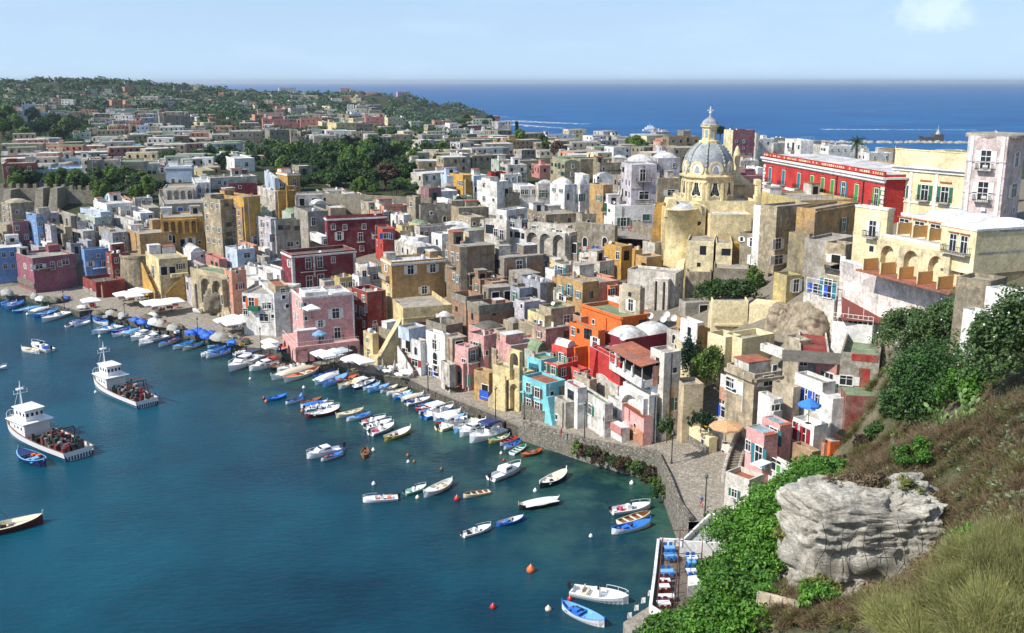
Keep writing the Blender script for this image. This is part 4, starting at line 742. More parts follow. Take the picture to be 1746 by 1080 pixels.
# upper skyline behind
zone(1050,160)
k=B(120,130,345,570,700,10,'lilac','','wv',clut=False,vh=2.8); k=B(345,350,540,540,700,10,'lilac','@490,580,w','wv',vh=2.4); B(0,5,120,560,620,10,'grey','','wv',vh=2.4)
k=B(430,440,700,360,500,10,'darkbrick','','k',wear=.9,lab='dark brown stone block on the skyline left of the church lantern'); B(290,300,430,370,410,14,'khaki','','k'); B(330,335,455,320,365,14,'bluegrey','R1x1s','w'); B(365,370,440,400,500,14,'salmon','','k'); B(560,565,630,310,365,14,'dgrey','','k')
k=B(908,972,1165,305,545,14,'mauve','@925,360,wN;950,380,wN','k',lab='faded mauve block with cream windowed side right of the dome',wear=.35); k.lbox('L',0,k.LL,.003,.1,0,k.h,wallmat('cream'),'side_wall')
B(1165,1170,1200,330,460,14,'offw','','w'); B(1190,1195,1310,380,450,14,'white','','w'); B(0,5,120,365,400,14,'offw','','k')
B(1310,1325,1420,370,410,20,'palegreen','R1x2s','w'); B(1000,1010,1250,690,790,12,'mauve','','k'); B(1030,1040,1200,560,640,12,'offw','','w',clut=True); B(1180,1185,1250,620,690,12,'white','','w')
B(1310,1320,1480,415,450,20,'offw','','w'); B(1420,1430,1720,400,450,14,'grey','R1x3s','k')
zone(1400,200)
B(60,65,385,245,300,10,'white','R1x6s','w'); B(395,400,600,300,380,10,'white','R1x2s','w'); B(600,605,730,262,300,8,'brown','','k'); B(850,855,1010,285,310,6,'stone','','t'); B(1030,1035,1220,280,310,6,'cream','','g'); B(0,5,240,235,280,10,'offw','','w')
# ---------------------------------------------------------------- church with dome
zone(950,280)
YC=238.0
def cz(v): return atY(1205,v,YC).z
C0=atY(1205,335,YC); C0=Vector((C0.x,C0.y,0))
ch=thing('church','pale yellow church with grey ribbed dome, lantern and cross','church',C0,R(8)); CH=plaster('church_yellow',(236,216,168),.2); CHC=plaster('church_cream',(244,224,172),.18); CHL=plaster('church_light',(250,238,205),.12)
LEAD=plaster('lead_dome',(150,156,160),.5,(175,178,178)); RIB=plaster('dome_rib',(176,178,172),.3)
def lz(b,prof,n,m,name,sm=False,rot=0,par=None,**k): return M().lathe(prof,n,0,rot=rot,**k).build(name,m,par or ch,smooth=sm)
z0,z1,z2,z3=cz(340),cz(300),cz(292),cz(240)   # drum foot, cornice, dome foot, lantern foot
RD=42.5/F*(YC*CT+20*ST)*1.0
o8=math.pi/8
dr=lz(None,[(0,z0-8),(RD,z0-8),(RD,z1-1.2),(RD+.25,z1-1.2),(RD+.3,z1-.9),(RD+.1,z1-.8),(RD+.1,z1-.2),(RD+.75,z1),(RD+.8,z1+.35),(RD,z1+.6),(RD,z2+1.1),(0,z2+1.1)],8,CH,'drum',rot=o8)
pil=M()
for i in range(8):
    q=o8+i*math.pi/4
    for w in (-.1,.1): c,s_=math.cos(q+w),math.sin(q+w); pil.bar((c*RD*.985,s_*RD*.985,z0-1),(c*RD*.985,s_*RD*.985,z1-1.2),.42)
pil.build('pilaster',CHC,ch)
prof=[]; hd=z3-z2
for i in range(13): q=math.pi/2*i/12; prof.append((RD*.985*math.cos(q) if i<12 else .0,z2+hd*(math.sin(q)**.92)))
M().lathe(prof,16,0,rot=o8).build('dome',LEAD,ch,smooth=True)
rb=M()
for i in range(8):
    q=o8+i*math.pi/4; pr=[(math.cos(q)*(r+.05),math.sin(q)*(r+.05),z) for r,z in prof[:-1]]
    for a_,b_ in zip(pr,pr[1:]): rb.bar(a_,b_,.26)
rb.build('dome_rib',RIB,ch,smooth=True)
ch_z=z3+.0; zl=cz(213); lr=13/F*YC
for i in range(8):
    q=i*math.pi/4; g_=M(); ap=RD*math.cos(o8)
    g_.lathe([(0,.0),(1.75,0),(1.75,.35),(1.25,.35)],20,0).lathe([(1.3,.25),(0,.27)],20,1)
    o_=g_.build('oculus',[CH,plain('oculus_white',(235,235,230),.6)],ch,smooth=False); o_.matrix_local=Matrix.Translation((math.cos(q)*(ap-.05),math.sin(q)*(ap-.05),z1+2.0))@Matrix.Rotation(q,4,'Z')@Matrix.Rotation(math.pi/2,4,'Y')
    w_=M(); pts=[(-1.15,0),(-.55,-.05),(0,.35),(.55,-.05),(1.15,0),(1.25,.6),(.85,1.6),(.62,2.6),(.62,3.3),(.4,3.85),(0,4.05),(-.4,3.85),(-.62,3.3),(-.62,2.6),(-.85,1.6),(-1.25,.6)]
    w_.poly([(x,-.06,z) for x,z in pts],0)
    for (a1,b1),(a2,b2) in zip(pts,pts[1:]+pts[:1]): w_.bar((a1,-.1,b1),(a2,-.1,b2),.16,1)
    for xx in (-.5,0,.5): w_.bar((xx,-.08,.3),(xx,-.08,3.4),.05,2)
    for zz in (.8,1.6,2.4,3.1): w_.bar((-.6,-.08,zz),(.6,-.08,zz),.04,2)
    o_=w_.build('window',[GLASS,CHL,plain('lead_bar',(120,125,120),.6)],ch); o_.matrix_local=Matrix.Translation((math.cos(q)*(ap+.02),math.sin(q)*(ap+.02),z0+1.2))@Matrix.Rotation(q+math.pi/2,4,'Z')
la=link('lantern',M().lathe([(0,z3-.8),(lr*1.35,z3-.8),(lr*1.3,z3),(lr*.92,z3+.2),(lr*.92,zl-.6),(lr*1.15,zl-.5),(lr*1.2,zl)],8,0,rot=o8).mesh('lantern',[CHC]),ch)
lw=M()
for i in range(8):
    q=i*math.pi/4; r_=lr*.92*math.cos(o8)+.03; c,s_=math.cos(q),math.sin(q); p_=[(c*r_-s_*w,s_*r_+c*w,z) for w,z in ((-.32,z3+.7),(.32,z3+.7),(.32,zl-1.1),(-.32,zl-1.1))]; lw.poly(p_)
lw.build('lantern_window',plain('lantern_glass',(150,165,175),.4),la)
zc=cz(200); hb=zc-zl
M().lathe([(lr*1.2,zl),(lr*1.02,zl+.3),(lr*1.0,zl+hb*.3),(lr*.8,zl+hb*.6),(lr*.42,zl+hb*.85),(.25,zl+hb*1.1),(.12,zl+hb*1.35),(0,zl+hb*1.5)],16,0).build('cupola',LEAD,la,smooth=True)
zt=cz(184); x_=M(); x_.bar((0,0,zl+hb*1.3),(0,0,zt+.3),.17).bar((-.7,0,zt-.6),(.7,0,zt-.6),.17).lathe([(0,0),(.28,.1),(.33,.3),(.2,.5),(0,.55)],10,0,(0,0,zl+hb*1.45)); x_.build('cross',plain('cross_white',(235,232,225),.5),la)
# body: blocks in church space from picture points
def cblock(u0,u1,vt,vb,Y0,Y1,name,mat,par=.7,rm='w'):
    a_=atY(u0,vt,Y0); c_=atY(u1,vt,Y0); zb=atY(u0,vb,Y0).z-6; b=M(); x0,x1=a_.x-C0.x,c_.x-C0.x; y0,y1=Y0-C0.y,Y1-C0.y; h=a_.z
    b.box(x0,x1,y0,y0+.4,zb,h).box(x0,x1,y1-.4,y1,zb,h).box(x0,x0+.4,y0+.4,y1-.4,zb,h).box(x1-.4,x1,y0+.4,y1-.4,zb,h)
    o_=b.build(name,mat,ch); o_.rotation_euler=(0,0,-R(8)); r=M().box(x0+.41,x1-.41,y0+.41,y1-.41,zb,h-par).build('roof',roofmat(rm),ch); r.rotation_euler=(0,0,-R(8)); return o_
cblock(1168,1290,343,430,YC-9,YC+9,'transept',CH); cblock(1212,1282,366,410,YC-16,YC-9.1,'side_chapel',CH,.3); cblock(1130,1204,352,400,YC-13,YC-9.2,'choir',CHC,.6)
# apse: tall cylinder
ap_=atY(1160,478,YC-14); rA=30/F*(YC-14); c_=(atY(1158,400,YC-10).x-C0.x,-11.5,0); zt_=atY(1160,358,YC-16).z
o_=M().lathe([(0,8),(rA+.6,8),(rA+.35,18),(rA,zt_-9),(rA,zt_-.4),(rA+.12,zt_-.4),(rA+.12,zt_),(rA-.4,zt_),(rA-.4,zt_-.5)],40,0,c_).build('apse',CHC,ch,smooth=False); o_.rotation_euler=(0,0,-R(8))
for p_ in o_.data.polygons: p_.use_smooth=abs(p_.normal.z)<.3
o_=M().lathe([(rA-.4,zt_-.5),(rA*.7,zt_+.6),(rA*.35,zt_+1.3),(0,zt_+1.5)],24,0,c_).build('apse_roof',roofmat('w'),ch,smooth=True); o_.rotation_euler=(0,0,-R(8))
# shoulders on the choir
for (u,v) in ((1146,340),(1188,348)):
    p_=atY(u,v,YC-13.5); g_=M(); x,y,z=p_.x-C0.x,p_.y-C0.y,p_.z; g_.hexa([(x-1.6,y,z-4),(x+1.6,y,z-4),(x+1.6,y+5,z-4),(x-1.6,y+5,z-4),(x-.8,y,z),(x+.9,y,z),(x+.9,y+5,z),(x-.8,y+5,z)]); g_.build('buttress',CHC,ch).rotation_euler=(0,0,-R(8))
# leaning buttress, oculus, bell gable
a1=atY(1112,440,YC-10); a2=atY(1132,345,YC-10); g_=M(); f_=lambda u,v,Y:tuple(atY(u,v,Y)-C0)
g_.hexa([f_(1108,432,YC-12),f_(1130,434,YC-12),f_(1134,434,YC-4),f_(1112,432,YC-4),f_(1117,347,YC-12),f_(1133,345,YC-12),f_(1136,345,YC-4),f_(1120,347,YC-4)]); g_.build('buttress',wallmat('gold'),ch).rotation_euler=(0,0,-R(8))
g_=M(); g_.hexa([f_(1150,476,YC-26),f_(1163,476,YC-26),f_(1166,474,YC-20),f_(1153,474,YC-20),f_(1155,446,YC-20),f_(1168,440,YC-20),f_(1168,440,YC-17),f_(1155,446,YC-17)]); g_.build('buttress',CHC,ch).rotation_euler=(0,0,-R(8))
k=M().lathe([(0,0),(1.0,0),(1.0,.2),(.7,.2)],16,0).lathe([(.75,.1),(0,.12)],16,1); o_=k.build('round_window',[CHC,GLASS],ch); o_.matrix_local=Matrix.Rotation(-R(8),4,'Z')@Matrix.Translation(Vector(f_(1190,380,YC-13.2)))@Matrix.Rotation(math.pi/2,4,'X')
# bell gable and curl right of the drum
g_=M(); x,y,z=f_(1291,360,YC-6); 
for (dx,w,zz0,zz1) in ((0,1.5,-4,0),(0.1,1.2,0,3.5),(.2,.9,3.5,6),(0,1.2,6,7.2)): g_.box(x+dx-w/2,x+dx+w/2,y,y+2.6,z+zz0,z+zz1)
g_.build('bell_gable',CHC,ch).rotation_euler=(0,0,-R(8))
g_=M(); x,y,z=f_(1262,312,YC+4); g_.box(x-4,x+3.6,y,y+5,z-8,z-.4).lathe([(3.6,-.4),(3.0,.4),(2.0,1.0),(1.0,2.0),(.7,4),(.9,6.5),(.5,8),(0,8.8)],14,0,(x-.5,y+2.5,z)); g_.build('sacristy_turret',CH,ch).rotation_euler=(0,0,-R(8))
# houses built against the church
zone(950,280)
B(1060,1075,1312,640,900,-14,'cream','@1222,685,wN:1.3;1185,825,sN','k',Y=214,lab='cream annex with a small dark window at the foot of the round apse',wear=.25,clut=False)
k=B(1315,1322,1468,660,870,-10,'cream','@1415,708,gN:1.0','k',Y=212,clut=False,lab='cream annex with blue-grey stained patch beside the orange side wall'); B(1462,1465,1530,665,830,10,'gold','','k',Y=214,clut=False)
# ---------------------------------------------------------------- palaces and hotel on the right
zone(1240,60,3.4506)
def palace(ul,vl,ur,vr,zt,vb,col,lab,**k):
    """long facade seen at an angle, from its far left end (ul,vl) to its near right end (ur,vr) at one roof height"""
    u,v=px(ul,vl); A=atz(u,v,zt); u,v=px(ur,vr); Bq=atz(u,v,zt); d=(A-Bq); L=Vector((d.x,d.y,0)).length; th=math.atan2(d.y,d.x)
    o=B.__new__(B); o.P=Vector((Bq.x,Bq.y,0)); o.h=zt-k.get('zb',30); o.P.z=k.get('zb',30); o.rot=th-math.pi/2; o.LL=L; o.LR=k.get('dep',14); o.col=col; o.par=1.0; o.name='palace'; o.depth=0; o.top=True; o.seed=1
    o.root=link('palace',None,None,o.P,o.rot); tag(o.root,lab,'palace'); o.uv=((px(ul,0)[0]+px(ur,0)[0])/2,px(0,vl)[1]+20); o.bad=(0,0); o.roofk='w'
    w=wallmat(col,k.get('wear')); o.wm=w; M().box(0,o.LR,0,L,-6,o.h-1.0).build('wall',w,o.root); M().box(.05,o.LR-.05,.05,L-.05,o.h-.997,o.h-.9).build('roof',roofmat('w'),o.root)
    BLD.append(o); return o
# red palace
k=palace(222,682,935,795,44.5,0,'red','long bright red palace with white cornice, balconies and green shutters','' if False else None) if False else palace(222,682,935,795,44.5,0,'red','long bright red palace with white cornice, balconies and green shutters',zb=27,dep=16,wear=.12)
L=k.LL; wt_=wallmat('white',.15)
b=M(); b.box(-.9,-.003,-.6,L+.6,k.h-1.9,k.h-1.5).box(-.5,-.004,-.4,L+.4,k.h-2.6,k.h-1.9).box(-.003,k.LR,-.7,-.003,k.h-1.9,k.h-1.5).box(-.15,-.004,0,L,k.h-2.9,k.h-2.6); b.build('cornice',wt_,k.root)
b=M(); b.box(-.35,.0,-.2,L+.2,k.h-1.2,k.h-.5,0).box(-.4,.05,-.25,L+.25,k.h-.5,k.h-.35,0)
for i in range(int(L/.9)): 
    if rnd.random()<.75: b.box(-.42,-.353,.3+i*.9,.3+i*.9+rnd.uniform(.3,.65),k.h-1.05,k.h-.6,1)
b.build('roof_balustrade',[wallmat('red',.15),wallmat('cream',.2)],k.root)
ys=[(px(u,0)[0],px(0,v)[1]) for u,v in ((258,745),(337,760),(427,775),(505,790),(568,798),(626,806),(692,816),(769,830),(887,850))]
sy=None
for i,(u,v) in enumerate(ys):
    x,z=k.loc('L',u,v); zt_=k.h-4.0; me,sh,w_,h_=wmesh('t',1.15); k.put('L',x,zt_-h_,me,'window')
    c='T' if i in (0,1,2,6) else 'E'; s_=M()
    if i in (6,8): s_.box(-w_-.1,-w_/2-.12,-.1,-.02,0,h_).box(w_/2+.12,w_+.1,-.1,-.02,0,h_)
    else: s_.box(-w_/2+.05,-.03,-.16,-.06,0,h_-.05).box(.03,w_/2-.05,-.16,-.06,0,h_-.05)
    k.put('L',x,zt_-h_,s_.mesh('shutter',[SHUT[c]]),'shutter'); k.put('L',x,zt_-h_-.05,balcmesh(2.9),'balcony'); k.lbox('L',x-1.25,x+1.25,.003,.2,zt_+.35,zt_+.5,LINTEL,'lintel')
    if i in (0,1,2,3): k.win1('L',x,zt_-h_-6.2,'wW',1.2)
    sy=zt_-h_-.5
k.lbox('L',-.1,L+.1,.003,.22,sy-.7,sy-.05,wt_,'string_course'); 
for y0,y1,sg in ((-.1,0,1),(L,L,-1)):
    q=M()
    for i in range(14): a_=sorted((y0,y1+sg*(.9 if i%2 else 1.3))); q.box(-.15,-.003,a_[0],a_[1],k.h-4.2-i*.9,k.h-3.5-i*.9)
    q.build('quoins',wt_,k.root)
for uu in (652,812): x,z=k.loc('L',*px(uu,800)); k.lbox('L',x-.1,x+.1,.003,.25,-2,k.h-2.9,IRON,'drainpipe')
for uu,vv in ((665,915),(860,940)): x,z=k.loc('L',*px(uu,vv)); k.put('L',x,sy+.1,ACU,'air_conditioner')
B(425,432,510,620,690,10,'white','','w',z=43.4,clut=False,dig=1,lab='white box-like roof hut on top of the red palace') 
# cream palace
k=palace(985,735,1418,768,46.3,0,'cream','cream palace with white pilasters and green-shuttered balcony doors beside the pink block',zb=30,dep=14,wear=.08); L=k.LL
b=M(); b.box(-.8,-.003,-.3,L+.3,k.h-1.3,k.h-1.0).box(-.35,-.004,-.2,L+.2,k.h-2.0,k.h-1.3).box(0,.35,0,L,k.h-.9,k.h+2.2,1).box(-.1,.4,-.1,L+.1,k.h+2.2,k.h+2.4,1); b.build('cornice',[wt_,wallmat('cream',.1)],k.root)
for uu in (1000,1078,1228,1402): x,z=k.loc('L',*px(uu,900)); k.lbox('L',max(0,x-.35),min(L,x+.35),.003,.14,-4,k.h-2,wt_,'pilaster')
for uu,vv,kk in ((1045,808,'dG'),(1172,825,'fG'),(1290,842,'fG')):
    x,z=k.loc('L',*px(uu,vv)); zt_=k.h-4.6; k.win1('L',x,zt_-2.9,kk,1.25 if kk[0]=='f' else 1.1); k.lbox('L',x-1.3,x+1.3,.003,.25,zt_+.9,zt_+1.1,LINTEL,'lintel')
x,z=k.loc('L',*px(1200,945)); k.lbox('L',0,L,.003,.18,k.h-8.4,k.h-8.1,wt_,'string_course')
B(935,938,1000,755,895,10,'ochre','@962,830,s','k',z=36,clut=False,wear=.3); k=B(920,935,1080,905,1010,10,'cream','','w',z=33,clut=False); k.arches('R',.3,k.LR-.3,1,0,k.h-.3,1.2,'cream')
# pink palace block
k=B(1421,1608,1760,598,1035,48,'blush','@1527,680,fW:1.25;1510,865,fW:1.25;1707,690,wW:1.6;1690,875,gW:1.5;1685,1015,sW','k',Y=166,lab='tall faded pink block with two balconies and an oval roof drum at the right edge',wear=.3,clut=True,par=.3,dig=4)
for uu in (1421,1604): x,z=k.loc('L',*px(uu+4,800)); k.lbox('L',max(0,x-.3),min(k.LL,x+.3),.003,.12,-2,k.h,wt_,'corner_strip')
x,z=k.loc('L',*px(1500,745)); k.lbox('L',0,k.LL,.003,.15,z-.12,z+.1,wallmat('lilac'),'string_course'); x,z=k.loc('L',*px(1500,930)); k.lbox('L',0,k.LL,.003,.1,z-.1,z+.08,wallmat('lilac'),'string_course')
M().lathe([(0,0),(5.0,0),(5.0,.4),(4.8,.6),(0,.7)],28,0,(k.LR*.5,k.LL*.5,k.h-.3)).build('roof_drum',roofmat('k'),k.root)
for uu,vv in ((1522,765),(1512,945),(1508,1015)): x,z=k.loc('L',*px(uu,vv)); k.put('L',x,z-.6,ACU,'air_conditioner')
zone(1250,330)
# dark stained tall house between church and hotel
k=B(60,245,430,355,900,38,'tuff','@165,375,wW:1.2;170,520,wW:1.3;75,365,sW','k',Y=207,wear=.95,clut=False,lab='dark stained house corner with white framed windows right of the church annexes')
k=B(232,330,660,110,760,32,'tuff','@375,380,wW:1.4;370,520,gW:1.2;358,680,wN:1.1;550,245,dT','k',Y=200,wear=.7,clut=False,lab='tall dark weathered house with white windows between church and hotel',seed=3)
k=B(175,332,345,120,355,30,'white','@300,225,dW','w',Y=204,clut=False,lab='white plastered terrace house wedged beside the bell gable')
k=B(540,668,1020,130,450,44,'ochre','@930,205,dG:1.2','k',Y=190,wear=.55,clut=False,lab='long ochre stained house with one green shutter below the red palace')
k.lbox('R',0,k.LR,.003,.35,k.h-.7,k.h-.4,wallmat('tuff'),'cornice')
B(240,560,1010,60,130,12,'khaki','','k',Y=212,clut=False); B(600,800,1030,400,560,44,'grey','','k',Y=176,clut=False); k=B(785,930,1035,430,620,40,'tuff','@865,515,oW','k',Y=165,clut=False,lab='small tuff house with closed white shutters left of the arcaded cream hotel'); k.lbox('L',1,k.LL,.01,2,k.h*.1,k.h*.14,k.wm,'balcony_slab')
k=B(420,445,575,690,790,20,'khaki','@530,720,dW','d',Y=178,clut=False); B(570,610,650,340,760,50,'khaki','','k',Y=182,wear=.8,clut=False)
# retaining walls in front of the church
zone(950,280)
k=B(1050,1075,1290,900,1085,-10,'tuff','','k',Y=210,wear=1.0,clut=False,name='retaining_wall',cat='wall',lab='dark mottled retaining wall under the cream annex by the apse')
k=B(1290,1300,1605,870,1090,-12,'dgrey','','k',Y=205,wear=.8,clut=False,name='retaining_wall',cat='wall',lab='grey rendered retaining wall above the bushes beside the dark house')
k=B(590,985,1060,930-15,1090,62,'offw','@1020,1000,s','k',Y=206,wear=.4,clut=False,maxl=40,name='viaduct',cat='wall',lab='pale buttressed wall with tall blind arches below the apse'); k.arches('L',1,k.LL*.42,2,-4,k.h-1.2,1.6,'offw',pier=.6)
k=B(150,480,492,515,700,55,'grey','@235,610,a:1.4;400,610,a:1.4','k',wear=.9,clut=False,maxl=45,name='terrace_house',lab='grey stained terrace house with arched openings under the church square')
k=B(480,795,830,545,700,12,'grey','','k',wear=.9,clut=False,name='retaining_wall',cat='wall',lab='blackened retaining wall of the church square')
k=B(395,535,630,690,850,34,'gold','@508,735,w:1.2;582,725,oN','g',lab='small golden house with green roof and dark door under the church square',wear=.45)
k=B(735,810,875,660,920,36,'offw','','k',Y=224,clut=False); k=B(710,745,880,780,920,30,'ochre','@735,830,oN','k',Y=218,clut=False,wear=.25); B(640,650,735,720,770,20,'gold','','k')
k=B(180,355,480,840-20,960,40,'offw','@385,890,dG;230,810,wT','t',lab='orange-roofed terrace house with teal doors below the golden green-roofed house'); k=B(220,350,480,960,1090,36,'salmon','@265,1010,gT;475,1040,w','k')
k=B(70,215,240,900,1000,36,'yellow','','k'); B(-10,50,75,830,930,36,'stone','@22,850,gT','k'); B(0,150,215,975,1090,36,'ochre','','k'); B(180,385,420,780,850,36,'offw','@235,810,wG','d')
zone(1150,480)
k=B(290,305,620,160,480,-6,'cream','','k',Y=180,clut=False,name='ramp_wall',cat='wall',lab='wide cream ramp wall with sloping panels below the retaining wall',wear=.15)
k.lbox('R',.4,k.LR-.3,.003,.5,k.h*.35,k.h*.4,wallmat('cream',.1),'coping')
# ---------------------------------------------------------------- lower middle and right
zone(850,480)
# orange house
k=B(595,830,895,415,640,34,'orange','@628,385,w;668,395,sN;735,395,wN:1.3;762,400,wN:1.3;812,470,dW:1.1','g',lab='bright orange house front with paired windows stepping below the orange roof house',wear=.05,clut=False,par=.3)
k=B(697,1028,1265,300,420,30,'orange','@797,320,s','g',lab='bright orange upper house with large green roof and raised rim',wear=.05,clut=False,par=.8)
k.lbox('L',0,k.LL,.003,.25,k.h-.5,k.h+.05,wallmat('orange',.02),'rim'); k.lbox('R',0,k.LR,.003,.25,k.h-.5,k.h+.05,wallmat('orange',.02),'rim')
x,z=k.loc('L',*px(905,330)); k.lbox('L',x-.1,x+.1,.003,.2,z-3,z+.6,wallmat('orange',.02),'drainpipe')
B(595,690,760,300,350,30,'salmon','','g',clut=False)
k=B(630,640,800,560,700,30,'orange','','-',par=0,clut=False,name='wall_block',cat='wall',wear=.05,lab='curved orange garden wall stepping down to the coral house',maxd=3)
B(630,680,752,740,800,34,'coral','@650,755,s;735,750,s','d',clut=False,lab='tiny coral roof hut with two little windows left of the big red house')
# red house
k=B(868,1058,1500,490,620,32,'crimson','@975,560,gN:.8','wv',lab='raspberry red house under grey-white vaulted roofs with satellite dishes',wear=.12,clut=False,vh=2.0)
b=M().box(0,1.4,-1.6,-.003,-.5,0.0).box(.1,1.3,-1.4,-.003,0,2.0); x,z=k.loc('L',*px(1000,570)); k.put('L',x,z-1,b.mesh('bay_window',[DISHM]),'bay_window')
for uu,vv in ((1045,470),(1410,280),(1470,310),(1270,290),(1380,320)):
    o_=link('satellite_dish',DISH,k.root,k.root.matrix_basis.inverted()@(atz(*px(uu,vv),k.P.z+k.h+1.0)),0); o_.rotation_euler=(R(60),0,R(-20)-k.rot); o_.scale=(1.5,1.5,1.5)
k=B(765,1012,1045,680,950,22,'red','@880,790,gW:.9;925,970,s','k',lab='tall rose red battered house with one open shuttered window over a white base',wear=.15,clut=False,par=1.0,maxd=9)
k.lbox('L',0,k.LL,.003,.35,-5,1.6,wallmat('offw'),'white_base'); k.lbox('R',0,k.LR,.003,.35,-5,1.6,wallmat('offw'),'white_base')
b=M(); L=k.LL*.72; b.hexa([(L-.2,-1.6,-2),(L+1.2,-1.6,-2),(L+1.2,0,-2),(L-.2,0,-2),(L,-.3,k.h),(L+1,-.3,k.h),(L+1,0,k.h),(L,0,k.h)]); k.put('L',0,0,b.mesh('buttress',[wallmat('red',.12)]),'buttress')
B(785,900,1010,560,690,32,'crimson','','k',clut=False,wear=.1,lab='dark red roof terrace wall with plant tubs in front of the raspberry house')
# white cafe house
k=B(1015,1275,1370,770,1200,20,'lblue','@1080,800,d;1165,845,w;1240,860,g:1.4;1075,830,s','k',lab='white house with awning-covered cafe balcony and pergola roof right of the red tower house',wear=.1,clut=False,maxd=10)
x,z=k.loc('L',*px(1150,790)); b=M(); L=k.LL
b.box(0,L,-2.0,0,z-.3,z).box(0,L,-2.0,-1.85,z,z+.95).box(0,.15,-1.85,0,z,z+.95).box(L-.15,L,-1.85,0,z,z+.95); k.put('L',0,0,b.mesh('balcony',[wallmat('white')]),'balcony')
b=M(); b.hexa([(-.4,-2.4,z+3.4),(L+.4,-2.4,z+3.4),(L+.4,2.5,z+4.1),(-.4,2.5,z+4.1),(-.4,-2.4,z+3.5),(L+.4,-2.4,z+3.5),(L+.4,2.5,z+4.2),(-.4,2.5,z+4.2)])
k.put('L',0,0,b.mesh('canopy_roof',[roofmat('t')]),'canopy_roof'); b=M()
for i in range(5): b.bar((L*i/4,-1.9,z),(L*i/4,-1.9,z+3.4),.07)
k.put('L',0,0,b.mesh('canopy_post',[WFRAME]),'canopy_post'); b=M()
for i in (1,2,3): b.lathe([(.05,0),(.3,.2),(.18,1.2),(.04,1.9)],8,0,(L*i/4,-2.2,z+.9))
k.put('L',0,0,b.mesh('folded_parasol',[plain('parasol_cloth',(235,232,225),.8)]),'folded_parasol'); k.lbox('R',0,min(3,k.LR),.003,.1,z,z+3.3,wallmat('salmon'),'side_panel')
k.lbox('L',.2,L-.2,-.05,.02,z+.2,z+3.2,DARK,'room_shade_panel')  # near-black panel: shade behind the balcony painted as colour, no room built
k=B(1290,1368,1530,600,1200,26,'offw','@1475,720,s','k',lab='off-white house side wall with roof garden and wall pots right of the cafe balcony',wear=.35,clut=False)
k=B(1420,1525,1650,430,560,30,'offw','','s',clut=False)
k=B(1525,1652,1720,350,640,26,'white','','w',clut=False,wear=.1); k.lbox('R',0,k.LR,.003,.15,-2,k.h-.4,wallmat('ochre',.1),'side_wall')
zone(850,640)
k=B(1045,1250,1300,170,560,24,'white','@1225,250,o','w',lab='white arched gateway house behind the small pink shop house',wear=.2,clut=False,maxd=8,z=4.5); k.arches('L',.3,k.LL-.3,1,0,k.h-.6,.9,'white')
k=B(1300,1420,1540,110,370,28,'ochre','','k',clut=False,wear=.15); B(1295,1330,1430,160,400,28,'offw','@1390,310,oG','k',clut=False)
k=B(1525,1540,1718,80,380,10,'sand','','k',clut=False,name='garden_wall',cat='wall',lab='high sand coloured garden wall behind the yellow slide',wear=.25)
k=B(1030,1210,1235,355,585,20,'pink','@1085,400,gN:.8;1145,400,aN:.9','t',lab='small pink shop house with round awning on a brick base by the sea wall',z=4.3,wear=.08,clut=False,maxd=6,par=0)
k.lbox('L',0,k.LL,.003,.1,-1,k.h*.45,wallmat('brick',.2),'brick_base'); b=M(); b.lathe([(1.3,-1),(1.15,-.4),(.7,.1),(0,.3)],12,0,a0=math.pi,a1=2*math.pi); x,z=k.loc('L',*px(1085,385)); k.put('L',x,z,b.mesh('round_awning',[plaster('awn',(235,190,185),.1)],True),'round_awning')
b=M()
for i in range(int(k.LL/.45)): b.bar((i*.45+.2,-.3,k.h),(i*.45+.2,.3,k.h+.2),.12,0)
k.put('L',0,0,b.mesh('tile_eave',[LINTEL]),'tile_eave')
k=B(885,1030,1040,450,560,24,'white','','-',par=0,clut=False,z=4.0,name='stair_wall',cat='wall',maxd=3,nd=3,lab='white wall with pink coping sloping down from the small pink shop house'); k.lbox('L',0,k.LL,.003,.2,k.h-1.2,k.h+.1,wallmat('rose',.1),'pink_coping')
k=B(575,885,925,240,520,22,'white','@705,220,gG:1.2;770,245,wG:1.2;640,340,gN:.9;690,350,dD;797,480,gN:.7','g',lab='white plaster-flaking house with green-shuttered windows and mossy green roof above the sea wall',z=3.8,wear=.45,clut=False,maxd=9,par=.3,seed=2)
k=B(920,1030,1060,235,440,24,'white','@965,270,wT','g',clut=False,z=5,maxd=8,wear=.3)
k=B(555,660,740,110,380,26,'white','@605,125,gN:1.2','t',lab='white house with triple arched window right of the turquoise house',clut=False,wear=.3,z=5)
k=B(470,560,640,230,440,26,'offw','@488,330,s','k',clut=False,z=3.6,wear=.6,maxd=6)
B(640,760,790,40,170,28,'stone','','k',clut=True,wear=.6)
zone(850,480)
k=B(340,440,640,230,400,30,'sand','@310,325,s;350,330,dW:1.1;430,330,gW:1.1;570,285,w:1.3','g',lab='sand coloured peeling house with three white window doors and green roof patches',wear=.6,par=.6,seed=3)
k=B(245,385,460,290,430,30,'yellow','@310,320,sG;360,330,dW;430,330,gW:1.2','g',clut=False,wear=.4); k=B(230,300,400,180,290,30,'offw','@260,235,w','k',clut=False)
k=B(300,395,640,400,500,30,'pink','','k',clut=False,wear=.7); k=B(40,120,210,350,410,30,'tuff','','kv',clut=False); k=B(165,340,350,390,470,30,'tuff','','k',clut=False,wear=.8)
k=B(590,840,1000,10,190,30,'salmon','@755,50,dG','k',wear=.35); k=B(690,700,840,10,230,30,'ochre','','k',wear=.4); k=B(840,930,1010,40,180,30,'orange','@950,60,wR','k',clut=False,wear=.2)
k=B(925,1010,1015,150,240,30,'white','','t',clut=False); k=B(1012,1180,1215,60,270,44,'stone','@1110,150,dW;1100,90,sN','kB',lab='grey-white gabled chapel-like house with tall white door below the blind arches',wear=.35,clut=False,Y=190)
